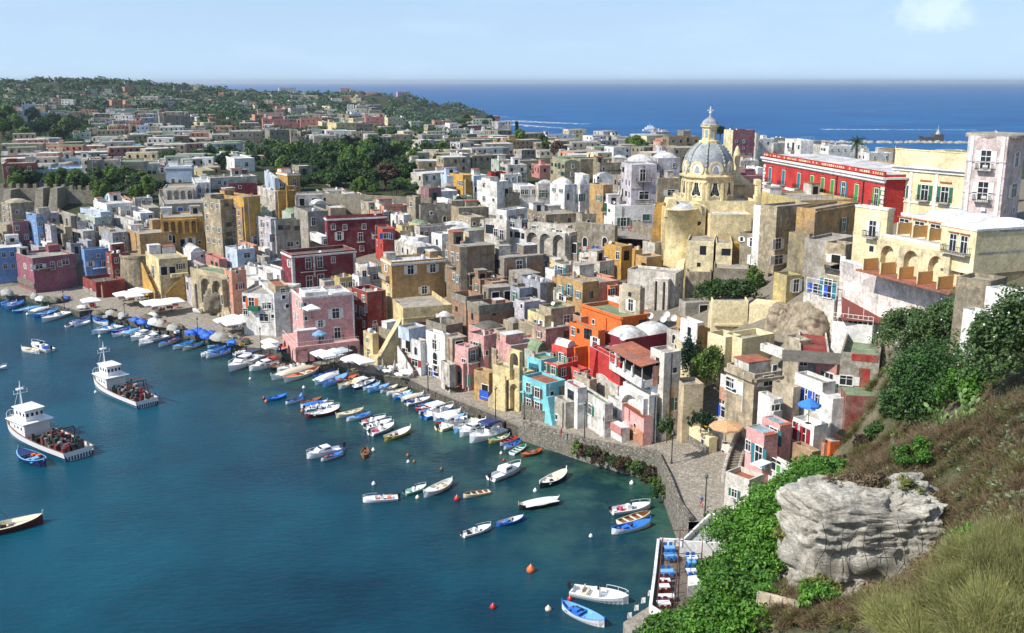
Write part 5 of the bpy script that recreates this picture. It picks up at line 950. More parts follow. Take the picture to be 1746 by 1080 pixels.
k=B(180,215,350,175,330,30,'lilac','@195,190,s','k',clut=False); B(100,175,345,60,200,30,'bluegrey','','k',clut=False,wear=.3)
B(350,560,600,120-40,180,30,'tuff','','k',clut=False,wear=.8); B(0,40,180,440,480,30,'stone','','k',clut=False)
zone(1150,480)
k=B(600,612,850,190,470,-28,'cream','','-',par=0,Y=178,clut=False,name='ramp_wall',cat='wall',lab='cream triangular ramp wall sloping down to the right of the wide one',wear=.1,maxd=5)
k=B(280,420,560,470,660,30,'cream','','k',clut=False,wear=.12,par=1,name='garden_terrace',cat='terrace',lab='cream walled garden terrace with arches below the sloping ramp walls'); k=B(415,560,840,480,620,30,'cream','','k',clut=False,par=1.0,wear=.12,name='garden_terrace',cat='terrace',lab='cream walled upper garden terrace with planted edge under the ramp')
k=B(180,185,300,400,620,12,'ochre','','k',clut=False,wear=.1,lab='plain ochre wall block with drainpipe beside the white curved terrace'); B(75,90,300,180,290,10,'grey','R1x2o','k',Y=196,clut=False)
k=B(128,135,425,610,760,8,'cream','','k',clut=False,wear=.2,par=1); k.arches('R',k.LR*.2,k.LR*.95,2,-1,k.h-1,.8,'cream')
k=B(440,655,905,780,1080,24,'sand','@410,780,gW;475,805,gW:1.4;790,790,gW;840,700,s','w',lab='sand stucco house with thick decaying cornice band and closed white shutters',par=1.0,wear=.6,trim=None,seed=2,clut=False)
k.lbox('L',0,k.LL,.003,.5,k.h-1.2,k.h-.7,wallmat('stone'),'cornice'); k.lbox('R',0,k.LR,.003,.5,k.h-1.2,k.h-.7,wallmat('stone'),'cornice')
q=B(720,905,965,600,650,24,'white','','w',on=k)
k=B(965,1040,1300,590,700,-15,'offw','@1050,620,w','r',clut=False,lab='off-white house under wide dark red corrugated canopy roof')
k.awning('R',1160,590,9,3.5,roofmat('d'),'canopy',.8)
B(1000,1045,1150,500,560,20,'stone','','w',clut=False); 
k=B(1300,1310,1660,330,520,-32,'white','','k',lab='white terrace wall with metal railings in front of the dark red awning',clut=False,par=1.0,wear=.1,Y=150)
x=k; 
for i in range(2): pass
r_=M(); LRr=k.LR
for i in range(9): r_.bar((LRr*i/8,.1,k.h),(LRr*i/8,.1,k.h+2.4 if i%3==0 else k.h+1.3),.05)
for q in (.7,1.3): r_.bar((0,.1,k.h+q),(LRr,.1,k.h+q),.05)
r_.build('railing',WFRAME,k.root)
k=B(1410,1420,1720,250,400,-18,'darkred','@1660,285,dW:1.2','k',clut=False,lab='dark red open veranda with brown awning roof below the hotel wall',Y=152,par=0)
k.lbox('R',.2,k.LR*.75,-.3,.02,.2,k.h-.6,DARK,'front_shade_panel'); b=M(); b.hexa([(-.6,-4,k.h-.6),(k.LR+1,-4,k.h-.6),(k.LR+1,6,k.h+1.3),(-.6,6,k.h+1.3),(-.6,-4,k.h-.5),(k.LR+1,-4,k.h-.5),(k.LR+1,6,k.h+1.4),(-.6,6,k.h+1.4)]); b.build('awning_roof',plain('awning_brown',(120,62,52),.8,sc=8),k.root)  # near-black slab in the front paints the shade inside the veranda
# red and stained house on the right
k=B(1358,1370,1720,590,900,-22,'grey','@1440,790,gW:.9','g',lab='peeling grey and red house with big green roof slab beside the large tree',wear=.75,clut=False,par=1.2,seed=3,Y=138)
k.lbox('R',k.LR*.5,k.LR*.78,.003,.06,0,k.h*.62,plaster('peeled_red',(176,60,52),.5),'peeled_red_patch'); k.lbox('R',k.LR*.28,k.LR*.97,.003,.05,k.h*.8,k.h-.1,plaster('peeled_red',(176,60,52),.5),'peeled_red_patch')
k=B(1415,1430,1715,955,1080,-8,'darkred','','g',lab='rusty dark red shed with green roof in front of the peeling grey and red house',wear=.6,clut=False,par=.0,Y=133)
k=B(1235,1345,1375,700,900,30,'rose','@1300,770,dG:1.3','g',lab='rose house end with teal shuttered door under a roof tile edge',wear=.5,clut=False,Y=141)
k=B(1020,1200,1240,830,900,28,'rose','','t',clut=False,wear=.3,par=.9,Y=141,lab='red tiled roof terrace with white rail left of the teal shutters')
k=B(1010,1225,1350,830+20,1080,26,'white','@1090,890,dB:1.2;1130,910,dB:1.2;1215,950,w','k',lab='white flat with blue glazed doors over a parasol balcony',wear=.3,clut=False,Y=137)
k=B(925,985,1030,890,1080,34,'stone','','k',clut=False,wear=.4,Y=139)
k=B(790,830,905,1010-20,1080,20,'white','@850,1030,sG','k',clut=False)
zone(1150,660)
k=B(385,600,640,90,330,22,'white','@425,60,wD:1.2;460,75,gD;430,175,gB:1.2;505,200,gB:1.2','t',lab='white house with four blue-framed windows in a row over the parasol terrace',wear=.2,clut=False,par=.2,Y=149)
k.lbox('L',0,k.LL,.003,.12,k.h*.5,k.h*.98,wallmat('salmon',.3),'pink_band')
k=B(640,660,790,50,380,20,'sand','@665,240,dD:1.2;735,210,s','k',clut=False,wear=.5,Y=146)
k=B(285,545,560,400,600,22,'offw','@410,530,s;310,520,o','t',lab='white terrace house under a tan parasol at the foot of the curved stairs',z=5.2,wear=.2,clut=False,par=.6)
k=B(0,285,300,430,560,22,'cream','@240,440,s','-',par=0,z=4.6,clut=False,maxd=3,name='garden_wall',cat='wall',lab='cream garden wall along the street below the playground',wear=.1); k.lbox('L',0,k.LL,.003,.2,-1,k.h*.45,SEAW,'stone_base')
k=B(615,735,870,400,700,24,'pink','@605,440,w;720,500,dT:1.3','b',lab='pink house with pale blue roof and tiled eave beside the curved stairs',Y=130.6,wear=.12,clut=False,par=.15)
for o_ in [k]:
    b=M(); 
    for i in range(int(k.LR/.4)): b.bar((i*.4+.1,-.35,k.h-.05),(i*.4+.1,.3,k.h+.12),.13)
    b.build('tile_eave',LINTEL,k.root)
k=B(785,870,985,320,560,24,'pink','@835,345,wT:1.5','b',lab='pink upper house with glazed window and pale blue roof behind the first pink one',Y=133,wear=.12,clut=False,par=.15); q=M()
for i in range(int(k.LR/.4)): q.bar((i*.4+.1,-.35,k.h-.05),(i*.4+.1,.3,k.h+.12),.13)
q.build('tile_eave',LINTEL,k.root)
k=B(725,955,1045,690,900,24,'white','@800,620,s;855,610,gW:1.1;905,670,gEc:1.2','k',lab='white house with bright green shutters and pipes above the cluttered terrace',Y=127,wear=.08,clut=False,par=.35)
k=B(1045,1130,1175,545,860,24,'brown','','w',clut=False,Y=128,wear=.2,lab='timber-sided annex between the white green-shuttered house and the orange wall') 
k=B(995,1150,1290,330,620,24,'white','@1015,290,dR:1.2;1075,330,dR:1.3','w',lab='white house with tall dark red shutters and a curved grey parapet terrace',Y=132,wear=.1,clut=False,par=.9)
k=B(1285,1292,1390,460,640,14,'orange','@1350,560,gN:.6','w',lab='bright orange wall house beneath the large pale roof terrace',Y=131.5,wear=.08,clut=False,par=.1)
k=B(1240,1245,1290,475,620,14,'salmon','','t',Y=132,clut=False); k=B(1390,1395,1428,425,560,14,'salmon','','w',Y=132,clut=False)
k=B(1380,1395,1700,270,560,-5,'offw','','w',lab='large pale pink-white stepped roof terrace above the scrub slope',wear=.12,clut=False,par=.5,Y=134,maxl=14)
k=B(1290,1300,1320,0+100,460,14,'white','','w',clut=False,Y=134,lab='narrow tall white party wall behind the orange wall house')
# cluttered terrace with laundry
k=B(530,610,750,800-20,1080,40,'offw','','t',z=4.6,clut=False,par=.7,wear=.2,lab='low white terrace with red tiled floor full of plants and washing at the street end') 
b=M()
b.box(.5,3.2,-1.2,.5,k.h+2,k.h+2.12); b.build('canopy',DISHM,k.root)
k=B(605,750,870,960,1090,40,'yellow','@640,930,dG:1.2;655,960,dG','k',z=4.6,clut=False,wear=.05,lab='small bright yellow shop front with green doors at the street end')
# buildings far right
zone(1400,480)
k=B(1350,1400,1560,0,200,40,'tuff','@1500,50,dE:1.6','k',lab='small stone hut with tall bright green door beside the hotel end',Y=112,clut=False,wear=.9)
k=B(1560,1600,1740,100,250,20,'white','@1660,130,g','w',Y=108,clut=False,lab='white annex with chimney hood at the right edge beside the green door')
k=B(1370,1440,1560,290,510,28,'white','@1500,340,oN','w',Y=102,clut=False,lab='small white gate hut with pale wooden door among the bushes',wear=.2)
# hotel: long cream block with arches, from picture
zone(1500,330,6.748)
A=atz(*px(-270,330),40.5); 
def hotel():
    zb=atY(1660,495,140).z
    nr=atY(1671,392,141); 
    th=math.atan2(1,0)
    return nr
zone(1250,330)
k=B(1025,1250,1330,130,690,30,'cream','@1175,230,fW:1.0;1160,440,sN','w',Y=151,clut=False,wear=.1,par=.35,maxl=16,lab='cream hotel tower with iron balcony at the left of the arcaded hotel')
k.lbox('L',0,k.LL,.003,.12,k.h-.3,k.h+.05,wallmat('white',.1),'white_edge'); k.lbox('R',0,k.LR,.003,.12,k.h-.3,k.h+.05,wallmat('white',.1),'white_edge'); 
P0=atY(1496,450,163); P1=atY(1671,490,129); d_=(P0-P1); d_.z=0
def wallrun(pa,pb,zt,zb,lab,name='hotel',col='cream',dep=12,cat='hotel'):
    o=B.__new__(B); d=pa-pb; L=math.hypot(d.x,d.y); o.P=Vector((pb.x,pb.y,zb)); o.h=zt-zb; o.rot=math.atan2(d.y,d.x)-math.pi/2; o.LL=L; o.LR=dep; o.col=col; o.par=.4; o.depth=0; o.top=True; o.name=name; o.roofk='w'
    o.root=link(name,None,None,o.P,o.rot); tag(o.root,lab,cat); a=proj(pa); b_=proj(pb); o.uv=((a[0]+b_[0])/2,proj((pb.x,pb.y,zt))[1]); o.bad=(0,0); w=wallmat(col,.12); o.wm=w; o.seed=0
    b=M(); b.box(0,dep,0,L,-6,o.h-.4,0); b.build('wall',w,o.root); b=M(); b.box(-.05,.3,-.05,L+.05,o.h-.397,o.h,0).box(.3,dep,-.05,.3,o.h-.397,o.h).box(dep-.3,dep,.3,L,o.h-.397,o.h); b.build('roof_edge',wallmat('white',.12),o.root); M().box(.31,dep-.31,.31,L-.05,o.h-.396,o.h-.3).build('roof',roofmat('w'),o.root); BLD.append(o); return o
zt=39.7; zl=34.5
HA,HB=atz(1503,398,zt),atz(1672,391,42.9)
lo=wallrun(HA,HB,zt,zl-4,'cream arcaded hotel with tall arched openings and wooden terrace screens',dep=14)
zu=atY(1530,361,168).z
nrm=Vector((math.cos(lo.rot),math.sin(lo.rot),0))
up=wallrun(Vector((*(HA+nrm*3.4).xy,0)),Vector((*(HB+nrm*3.4).xy,0)),42.7,zt-.5,'upper storey of the cream hotel under three smooth white roof domes',dep=9)
for i in range(3):
    M().pillow(.8,7.6,up.LL*(.16+.27*i)-2.6,up.LL*(.16+.27*i)+2.5,up.h-.3,1.35,0,12).build('roof_dome',plaster('white_dome',(240,238,234),.1),up.root,smooth=True)
lo.arches('L',lo.LL*.2,lo.LL*.98,3,4,8.3,1.0,'cream',pier=1.0)
end=lo; e_=M().box(-.6,11.2,-.05,6.3,lo.h-3,lo.h+2.9).box(-.7,11.3,-.15,6.4,lo.h+2.9,lo.h+3.2,1).build('end_wing',[wallmat('cream',.12),wallmat('white',.1)],lo.root)
for yy in (1.9,3.9): me,sh,w_,h_=wmesh('dL',1.0); link('window',me,lo.root,(-.6,yy,lo.h-.3),-math.pi/2)
link('balcony',balcmesh(4.6),lo.root,(-.6,2.9,lo.h-.35),-math.pi/2); me,sh,w_,h_=wmesh('dL',1.0); link('window',me,lo.root,(-.01,2,4),-math.pi/2)
SCR=plain('screen_wood',(214,164,100),.8,sc=6)
for i in range(5):
    yy=lo.LL*(.14+.2*i); b=M().box(-2.8,-.2,-.06,.06,0,1.7).box(-2.9,-2.78,-.1,.1,0,1.8,1); b.build('terrace_screen',[SCR,wallmat('cream',.1)],lo.root,(-1.0,yy,4.0)) 
for i in range(4):
    yy=up.LL*(.36+.17*i); b=M().box(-2.6,-.05,-.06,.06,0,1.7).box(-2.7,-2.58,-.1,.1,0,1.8,1); b.build('terrace_screen',[SCR,wallmat('cream',.1)],up.root,(0,yy,.6)); me,sh,w_,h_=wmesh('gTL',1.0); link('window',me,up.root,(0,yy+1.6,1.1),-math.pi/2)
M().box(-4.2,0,0,lo.LL,3.7,3.95).build('terrace_floor',roofmat('t'),lo.root)
wl=wallrun(atz(1434,441,34.4),atz(1668,500,34.4),34.4,20,'long pale pink flaking wall carrying the hotel terraces',name='terrace_wall',col='pink',dep=3.2,cat='wall')
[c for c in wl.root.children if c.name.startswith('wall')][0].data.materials[0]=plaster('flaking_pink',(250,234,222),.5,(150,148,146))
# terrace with white frame and blue cloth left of the wall
zone(1250,330)
k=B(590,845,910,880,960,34,'offw','@800,720,dT:1.3;715,760,gB','t',Y=158,clut=False,wear=.3,lab='small terrace flat with white metal frame, blue cloth and red floor above the rocks') 
r_=M(); h_=k.h
for x_,y_ in ((0,0),(0,6),(5,0),(5,6)): r_.bar((x_-1,y_-1,k.h),(x_-1,y_-1,k.h+2.8),.06)
for a_,b_ in (((-1,-1),(4,-1)),((-1,-1),(-1,5)),((4,-1),(4,5)),((-1,5),(4,5))):
    for q in (1,2.8): r_.bar((*a_,k.h+q),(*b_,k.h+q),.05)
r_.build('metal_frame',WFRAME,k.root)
# ---------------------------------------------------------------- boats
def gel(n, c, r=.35): return plain('boat_' + n, c, r, .5, var=.06, sc=4)
BC = dict(w=gel('white', (238, 238, 236)), b=gel('blue', (52, 120, 205)), l=gel('light_blue', (120, 180, 225)), n=gel('navy', (30, 48, 100)), c=gel('cream', (228, 216, 186)), y=gel('yellow', (214, 182, 84)), r=gel('red', (190, 52, 46)),
          g=gel('green', (110, 165, 140)), k=gel('black', (34, 36, 40)), o=gel('wood', (140, 92, 56), .6), d=gel('maroon', (112, 44, 44)), s=gel('grey', (150, 152, 154)), e=gel('orange', (226, 110, 58)), p=gel('pink', (190, 70, 110)))
BN = dict(w='white', b='blue', l='light blue', n='navy', c='cream', y='yellow', r='red', g='green', k='black', o='wooden', d='maroon', s='grey', e='orange', p='pink')
def hull(pt, L=6.0, W=2.0, Hh=.75, n=14):
    """pt: 'g' pointed both ends, 'm' transom stern; returns sections (x, halfwidth, sheer)"""
    S_ = []
    for i in range(n + 1):
        s = i / n; x = -L / 2 + L * s
        if pt == 'g': w = math.sin(math.pi * min(1, max(0, s))) ** .55; sh = 1 + .55 * (2 * s - 1) ** 2
        else: w = (.82 + .18 * math.sin(math.pi * min(s, .6) / 1.2)) * (1 if s < .5 else math.cos((s - .5) * math.pi) ** .6); sh = .9 + .6 * s * s
        S_.append((x, max(.02, W / 2 * w), Hh * sh))
    return S_
BMESH = {}
def boat_parts(kind, hc, rc, ic, ex):
    key = (kind, hc, rc, ic, ex)
    if key in BMESH: return BMESH[key]
    pt = 'g' if kind in 'gt' else 'm'; W = 2.0 if kind in 'gtr' else 2.25; S_ = hull(pt, W=W, Hh=.56 if kind in 'gtr' else .58); out = []
    b = M(); fl = .18; n = len(S_)
    for (x0, w0, h0), (x1, w1, h1) in zip(S_, S_[1:]):
        for s in (-1, 1):
            q = [(x0, s * w0 * .55, -.3), (x1, s * w1 * .55, -.3), (x1, s * w1 * .92, h1 * .55), (x0, s * w0 * .92, h0 * .55)]; b.poly(q if s < 0 else q[::-1], 0)
            q = [(x0, s * w0 * .92, h0 * .55), (x1, s * w1 * .92, h1 * .55), (x1, s * w1, h1), (x0, s * w0, h0)]; b.poly(q if s < 0 else q[::-1], 0)
            q = [(x0, s * w0, h0), (x1, s * w1, h1), (x1, s * max(0, w1 - .12), h1 + .03), (x0, s * max(0, w0 - .12), h0 + .03)]; b.poly(q if s < 0 else q[::-1], 1)
            q = [(x0, s * max(0, w0 - .12), h0 + .03), (x1, s * max(0, w1 - .12), h1 + .03), (x1, s * max(0, w1 - .22), fl), (x0, s * max(0, w0 - .22), fl)]; b.poly(q if s < 0 else q[::-1], 2)
        b.poly([(x0, -max(0, w0 - .22), fl), (x1, -max(0, w1 - .22), fl), (x1, max(0, w1 - .22), fl), (x0, max(0, w0 - .22), fl)], 2)
    if pt == 'm':
        x0, w0, h0 = S_[0]; b.poly([(x0, w0 * .55, -.3), (x0, -w0 * .55, -.3), (x0, -w0 * .92, h0 * .55), (x0, -w0, h0), (x0, w0, h0), (x0, w0 * .92, h0 * .55)], 0); b.box(x0 + .001, x0 + .15, -w0 + .1, w0 - .1, fl, h0, 1)
    if kind in 'gt': b.bar((S_[-1][0] - .02, 0, S_[-1][2] - .2), (S_[-1][0] + .05, 0, S_[-1][2] + .35), .07, 1); b.bar((S_[0][0], 0, S_[0][2] - .2), (S_[0][0], 0, S_[0][2] + .2), .06, 1)
    out.append(('hull', b.mesh('hull', [BC[hc], BC[rc], BC[ic]]), None))
    d = M(); i0 = 9
    for (x0, w0, h0), (x1, w1, h1) in zip(S_[i0:], S_[i0 + 1:]):
        d.poly([(x0, -w0 + .1, h0 + .0), (x1, -w1 + .0, h1 + .0), (x1, w1 - .0, h1), (x0, w0 - .1, h0)], 0)
    x0, w0, h0 = S_[i0]; d.poly([(x0, -w0 + .15, fl), (x0, w0 - .15, fl), (x0, w0 - .15, h0), (x0, -w0 + .15, h0)], 0)
    if kind in 'gmcb': out.append(('foredeck', d.mesh('foredeck', [BC[ic if kind == 'g' else 'w']]), None))
    th = M().box(-.18, .18, -.85, .85, 0, .06).mesh('thwart', [BC[rc if kind in 'gr' else 'w']])
    if kind in 'gr':
        for x in (-1.7, -.3, 1.0): out.append(('thwart', th, (x, 0, .42)))
    if kind == 'g': out.append(('engine_box', M().box(-.35, .35, -.3, .3, 0, .45).mesh('engine_box', [BC[rc]]), (-.95, 0, .18)))
    if kind in 'gmc' and len(BMESH) % 3:
        g_ = M(); rr = random.Random(len(BMESH))
        for i in range(7): x = rr.uniform(-1.9, .9); y = rr.uniform(-.5, .5); s_ = rr.uniform(.12, .3); g_.box(x - s_, x + s_, y - s_ * .7, y + s_ * .7, .18, .18 + rr.uniform(.15, .55), rr.randrange(4))
        out.append(('gear', g_.mesh('gear', [BC['k'], BC['e'], BC['s'], plain('net_brown', (96, 70, 62), .95)]), None))
    if kind == 't':
        t_ = M().pillow(-2.6, 2.3, -.92, .92, .6, .4, 0, 10); out.append(('tarpaulin', t_.mesh('tarpaulin', [BC[ex or 'l']], True), None))
    if kind in 'mb':
        out.append(('console', M().box(-.35, .3, -.35, .35, 0, .85).box(.1, .3, -.3, .3, .85, 1.2, 1).mesh('console', [BC['w'], GLASS]), (-.3, 0, .18)))
        out.append(('seat', M().box(-.25, .25, -.6, .6, 0, .4).box(-.3, -.2, -.6, .6, .4, .75).mesh('seat', [BC[ex if kind == 'm' and ex else 'w']]), (-1.5, 0, .18)))
    if kind == 'b':
        t_ = M()
        t_.hexa([(-1.9, -.95, 1.75), (.7, -.95, 1.75), (.7, .95, 1.75), (-1.9, .95, 1.75), (-1.6, -.75, 1.95), (.5, -.75, 1.95), (.5, .75, 1.95), (-1.6, .75, 1.95)])
        for s in (-.9, .9):
            for x in (-1.8, .6): t_.bar((x * .6 - .3, s, .7), (x, s, 1.78), .03, 1)
        out.append(('canopy', t_.mesh('canopy', [BC[ex or 'n'], IRON]), None))
    if kind == 'c':
        c_ = M(); c_.hexa([(-.9, -.85, .7), (1.5, -.7, .9), (1.5, .7, .9), (-.9, .85, .7), (-.7, -.7, 1.35), (.6, -.55, 1.35), (.6, .55, 1.35), (-.7, .7, 1.35)], 0).hexa([(.63, -.57, 1.3), (1.25, -.62, .98), (1.25, .62, .98), (.63, .57, 1.3), (.66, -.57, 1.33), (1.28, -.62, 1.0), (1.28, .62, 1.0), (.66, .57, 1.33)], 1)
        for s in (-1, 1): c_.box(-.6, .4, s * .79 - .02, s * .79 + .02, 1.0, 1.2, 1)
        out.append(('cabin', c_.mesh('cabin', [BC['w'], GLASS]), None))
        if ex: out.append(('canopy', M().hexa([(-2.3, -.85, 1.3), (-.6, -.8, 1.4), (-.6, .8, 1.4), (-2.3, .85, 1.3), (-2.1, -.7, 1.55), (-.7, -.65, 1.6), (-.7, .65, 1.6), (-2.1, .7, 1.55)]).mesh('canopy', [BC[ex]]), None))
    if kind in 'mbc':
        out.append(('outboard_motor', M().box(-.28, .12, -.16, .16, .15, .75).box(-.12, .0, -.06, .06, -.7, .2).mesh('outboard_motor', [BC['k']]), (-3.15, 0, .45)))
        r_ = M(); pr = [(x, s * w * .85, h + .45) for s in (1,) for x, w, h in S_[8:]] + [(x, -w * .85, h + .45) for x, w, h in reversed(S_[8:])]
        for a_, b_ in zip(pr, pr[1:]): r_.bar(a_, b_, .025)
        for p_ in pr[::3]: r_.bar(p_, (p_[0], p_[1], p_[2] - .45), .02)
        out.append(('rail', r_.mesh('rail', [DISHM]), None))
    BMESH[key] = out; return out
KN = dict(g='wooden fishing boat', r='rowing boat', m='open motorboat', b='motorboat with canopy', c='cabin boat', t='covered boat')
BOATS = []
def boat(u1, v1, u2, v2, kind='g', hc='w', rc=None, ic=None, ex=None, z=0, lab=None, wr=1.0, tilt=0):
    """stern at (u1,v1), bow at (u2,v2), on the waterline"""
    a = atz(*px(u1, v1), z); c = atz(*px(u2, v2), z); d = c - a; L = max(3.2, min(d.length, 12)); rc = rc or ('b' if hc in 'wl' and kind == 'g' else hc); ic = ic or ('l' if kind == 'g' else 'w')
    o = thing('boat', lab, 'boat', (a + c) / 2, math.atan2(d.y, d.x)); k = L / 6.0; kw = max(.75, min(k, 1.35)) * wr; o.scale = (k, kw, max(.8, kw))
    for nm, me, lo in boat_parts(kind, hc, rc, ic, ex): link(nm, me, o, lo or (0, 0, 0))
    uv = proj((a + c) / 2)
    BOATS.append((o, '%s %s' % (BN[hc], KN[kind].replace('wooden ', '') if hc == 'o' else KN[kind]) + (' with %s cover' % BN[ex or 'l'] if kind == 't' else ' with %s canopy' % BN[ex or 'n'] if kind == 'b' else ' and %s interior' % BN[ic] if kind == 'g' and ic != hc else ''), uv, lab)); return o
zone(350, 640)
for q in [(510,222,682,178,'g','b','b','b'),(672,245,822,207,'g','w','b','n'),(800,250,975,205,'g','o','o','o'),(800,278,1022,238,'t','w','w','w','b'),(838,298,1075,262,'m','w'),(945,302,1125,275,'m','w',None,None,'n'),(838,362,1125,305,'g','d','w','w'),
 (1325,305,1095,360,'g','c','c','c'),(1385,335,1182,388,'g','w','b','l'),(1305,412,1512,368,'m','w',None,None,'r'),(1345,455,1560,398,'m','w'),(1382,505,1580,430,'m','w',None,None,'p'),(1498,555,1718,468,'g','y','c','w'),
 (1150,625,850,700,'c','w','n','w'),(968,722,1156,662,'g','w','n','b'),(1345,628,1328,702,'g','o','o','o')]: boat(*q)
boat(1612,1040,1320,1062,'m','w',ex='e',lab='long white motorboat with orange seats drifting left of the small green boat')
zone(600,640)
boat(442,1002,622,948,'m','g',ex='g',lab='small pale green motorboat beside the large white wooden boat'); boat(840,905,602,1025,'g','w','c','w',lab='large white wooden boat with raised stempost and canvas foredeck'); boat(1152,985,932,1027,'r','c','c','o',lab='cream pram dinghy beside the red mooring buoy')
boat(1162,885,1412,780,'c','w','n','w',lab='white cabin motorboat with dark hull bottom and roll bar off the quay')
for q in [(95,130,235,82,'g','w','w','l'),(130,148,316,97,'g','l','b','l'),(238,150,385,102,'g','w','n','c'),(465,128,290,170,'g','w','c','c'),(490,152,340,185,'g','c','w','w'),(350,208,505,167,'g','b','l','l'),(412,222,600,172,'t','w','w','w','c'),(440,238,606,196,'g','n','b','n'),
 (455,252,656,210,'m','w',None,None,'n'),(530,280,700,242,'g','n','b','b'),(537,302,705,258,'g','r','w','r'),(560,328,730,288,'g','w','b','w'),(598,368,850,290,'b','b',None,None,'w'),(682,382,912,318,'t','w','w','w','w'),(705,425,940,358,'g','r','l','l'),(725,468,965,385,'b','c',None,None,'w'),
 (1060,388,832,450,'m','c',None,None,'c'),(855,488,1120,408,'g','l','w','w'),(1120,432,902,520,'c','w','w','w'),(1320,518,1145,572,'g','y','c','g'),(1375,530,1240,592,'r','w','r','n'),(1410,572,1270,625,'g','w','b','b'),(1338,668,1455,600,'r','w','w','g'),(1592,642,1415,690,'g','o','o','e')]: boat(*q)
boat(1265,475,985,568,'b','w',ex='n',lab='white cabin cruiser with navy bimini canopy moored among the quay boats',wr=1.15)
zone(350,460)
boat(455,742,198,855,'c','w',ex='n',lab='large sleek white motor yacht with navy canopy at the slipway',wr=1.2); boat(640,792,368,850,'c','w','o','w','r',lab='white and wood launch with red canopy beside the sleek motor yacht')
for q in [(735,798,548,848,'g','k','o','o'),(830,808,602,866,'m','w'),(925,820,545,930,'t','w','w','w','c'),(905,918,1085,862,'g','b','b','n'),(917,968,1115,885,'t','w','w','w','w'),(982,988,1190,905,'g','l','b','l'),(1092,962,1270,908,'g','o','o','e'),(1115,1002,1330,935,'g','w','c','c'),(1227,1005,1420,950,'b','n',None,None,'w'),
 (215,690,5,742,'g','w','b','b'),(180,662,0,710,'g','w','b','l'),(180,640,20,657,'g','l','b','l'),(248,716,336,696,'m','w')]: boat(*q)
boat(957,845,660,945,'g','w','c','e',lab='long white wooden boat with orange gear inside, left end of the blue row')
zone(0,460)
for q in [(75,268,0,298,'g','b','b','l'),(140,278,18,318,'g','l','w','b'),(200,285,48,338,'g','l','b','l'),(242,332,110,368,'g','b','w','l'),(345,320,188,352,'t','w','l','l','l'),(410,332,242,378,'t','w','w','w','w'),(490,352,288,408,'g','b','l','l'),(580,372,352,442,'m','w'),(560,482,642,448,'m','w',None,None,'n'),(612,462,755,408,'g','w','b','n'),(622,482,757,445,'g','w','b','w'),
 (905,470,787,425,'g','w','b','b'),(970,482,768,547,'g','w','b','l'),(1012,488,815,542,'m','w'),(1092,500,920,537,'g','n','b','b'),(1092,520,942,567,'g','w','w','b'),(1172,512,1030,562,'t','w','w','w','l'),(1300,535,1097,602,'c','w'),(1400,570,1165,622,'c','w'),(1272,612,1162,640,'r','w','w','w'),(1500,592,1327,648,'g','w','n','b'),(1622,618,1447,670,'g','w','b','l'),(1705,628,1530,680,'g','c','b','g'),(1760,690,1690,735,'m','w')]: boat(*q)
boat(330,705,185,675,'g','w','c','c',lab='small cream and white boat with red fender floating beside the blue-rimmed one'); boat(425,690,275,642,'m','w',ex='b',lab='small white and blue cuddy boat floating left in the open harbour'); boat(-60,842,50,826,'m','w',lab='white bow of a boat cut by the left edge of the picture')
zone(750,820,4.155)
boat(845,152,560,208,'t','k','c','w','w',lab='large black-hulled boat under a white tarpaulin with three white fenders'); boat(402,326,592,272,'g','b','b','w',lab='blue wooden boat with white seats right of the white speedboat'); boat(160,398,362,338,'m','w','w','w','k',lab='white speedboat with tilted-up outboard and dark seats'); 
boat(1215,232,1490,192,'m','w',ex='p',lab='white motorboat with magenta seats close to the sea wall'); boat(1270,312,1490,247,'r','c','c','o',lab='cream rowing boat with a white thwart between magenta-seated and bright blue boats'); boat(1215,378,1492,312,'g','w','b','b',lab='bright blue boat with white hull nearest the sea wall')
boat(935,795,1335,872,'m','w',ex='c',lab='big white sport boat with folded arch canopy near the restaurant terrace',wr=1.05); boat(865,900,1165,1040,'g','w','b','l',lab='sky blue wooden fishing boat with small wheel box at the bottom of the picture',wr=1.1)
zone(850,640); boat(345,950,568,830,'g','k','w','c',lab='black-hulled wooden boat with cream interior and coils, right of the roll-bar boat')
def buoy(u, v, c, s=.35):
    p = atz(*px(u, v), 0); b = M().lathe([(0, -s * .4), (s, 0), (s * .9, s * .7), (s * .35, s * 1.3), (0, s * 1.8)], 10)
    o = tag(b.build('mooring_buoy', [BC[c]], None, p, smooth=True), None, 'buoy'); BOATS.append((o, '%s mooring buoy' % BN[c], proj(p), None))
for z_, L_ in (((750, 820, 4.155), [(645, 640, 'e', .6), (377, 900, 'r', .4), (768, 915, 'c', .4), (922, 842, 'r', .35), (1070, 396, 'w', .3), (1360, 22, 'w', .4)]), ((600, 640, 4.909), [(470, 676, 'o', .35), (523, 728, 'o', .3), (472, 730, 'w', .3), (750, 790, 'o', .3), (180, 632, 'w', .35), (183, 915, 'w', .35), (550, 1030, 'c', .35), (1535, 972, 'w', .35), (1250, 658, 'c', .3), (880, 1042, 'r', .5), (1272, 716, 'r', .25)]), ((350, 640, 4.909), [(493, 200, 'd', .4), (510, 225, 'e', .35), (810, 305, 'e', .3), (808, 185, 'b', .6), (825, 108, 'w', .35), (376, 34, 'w', .3)]), ((0, 460, 4.909), [(230, 378, 'w', .4), (835, 565, 'w', .4), (800, 1030, 'w', .3)])):
    zone(*z_)
    for q in L_: buoy(*q)
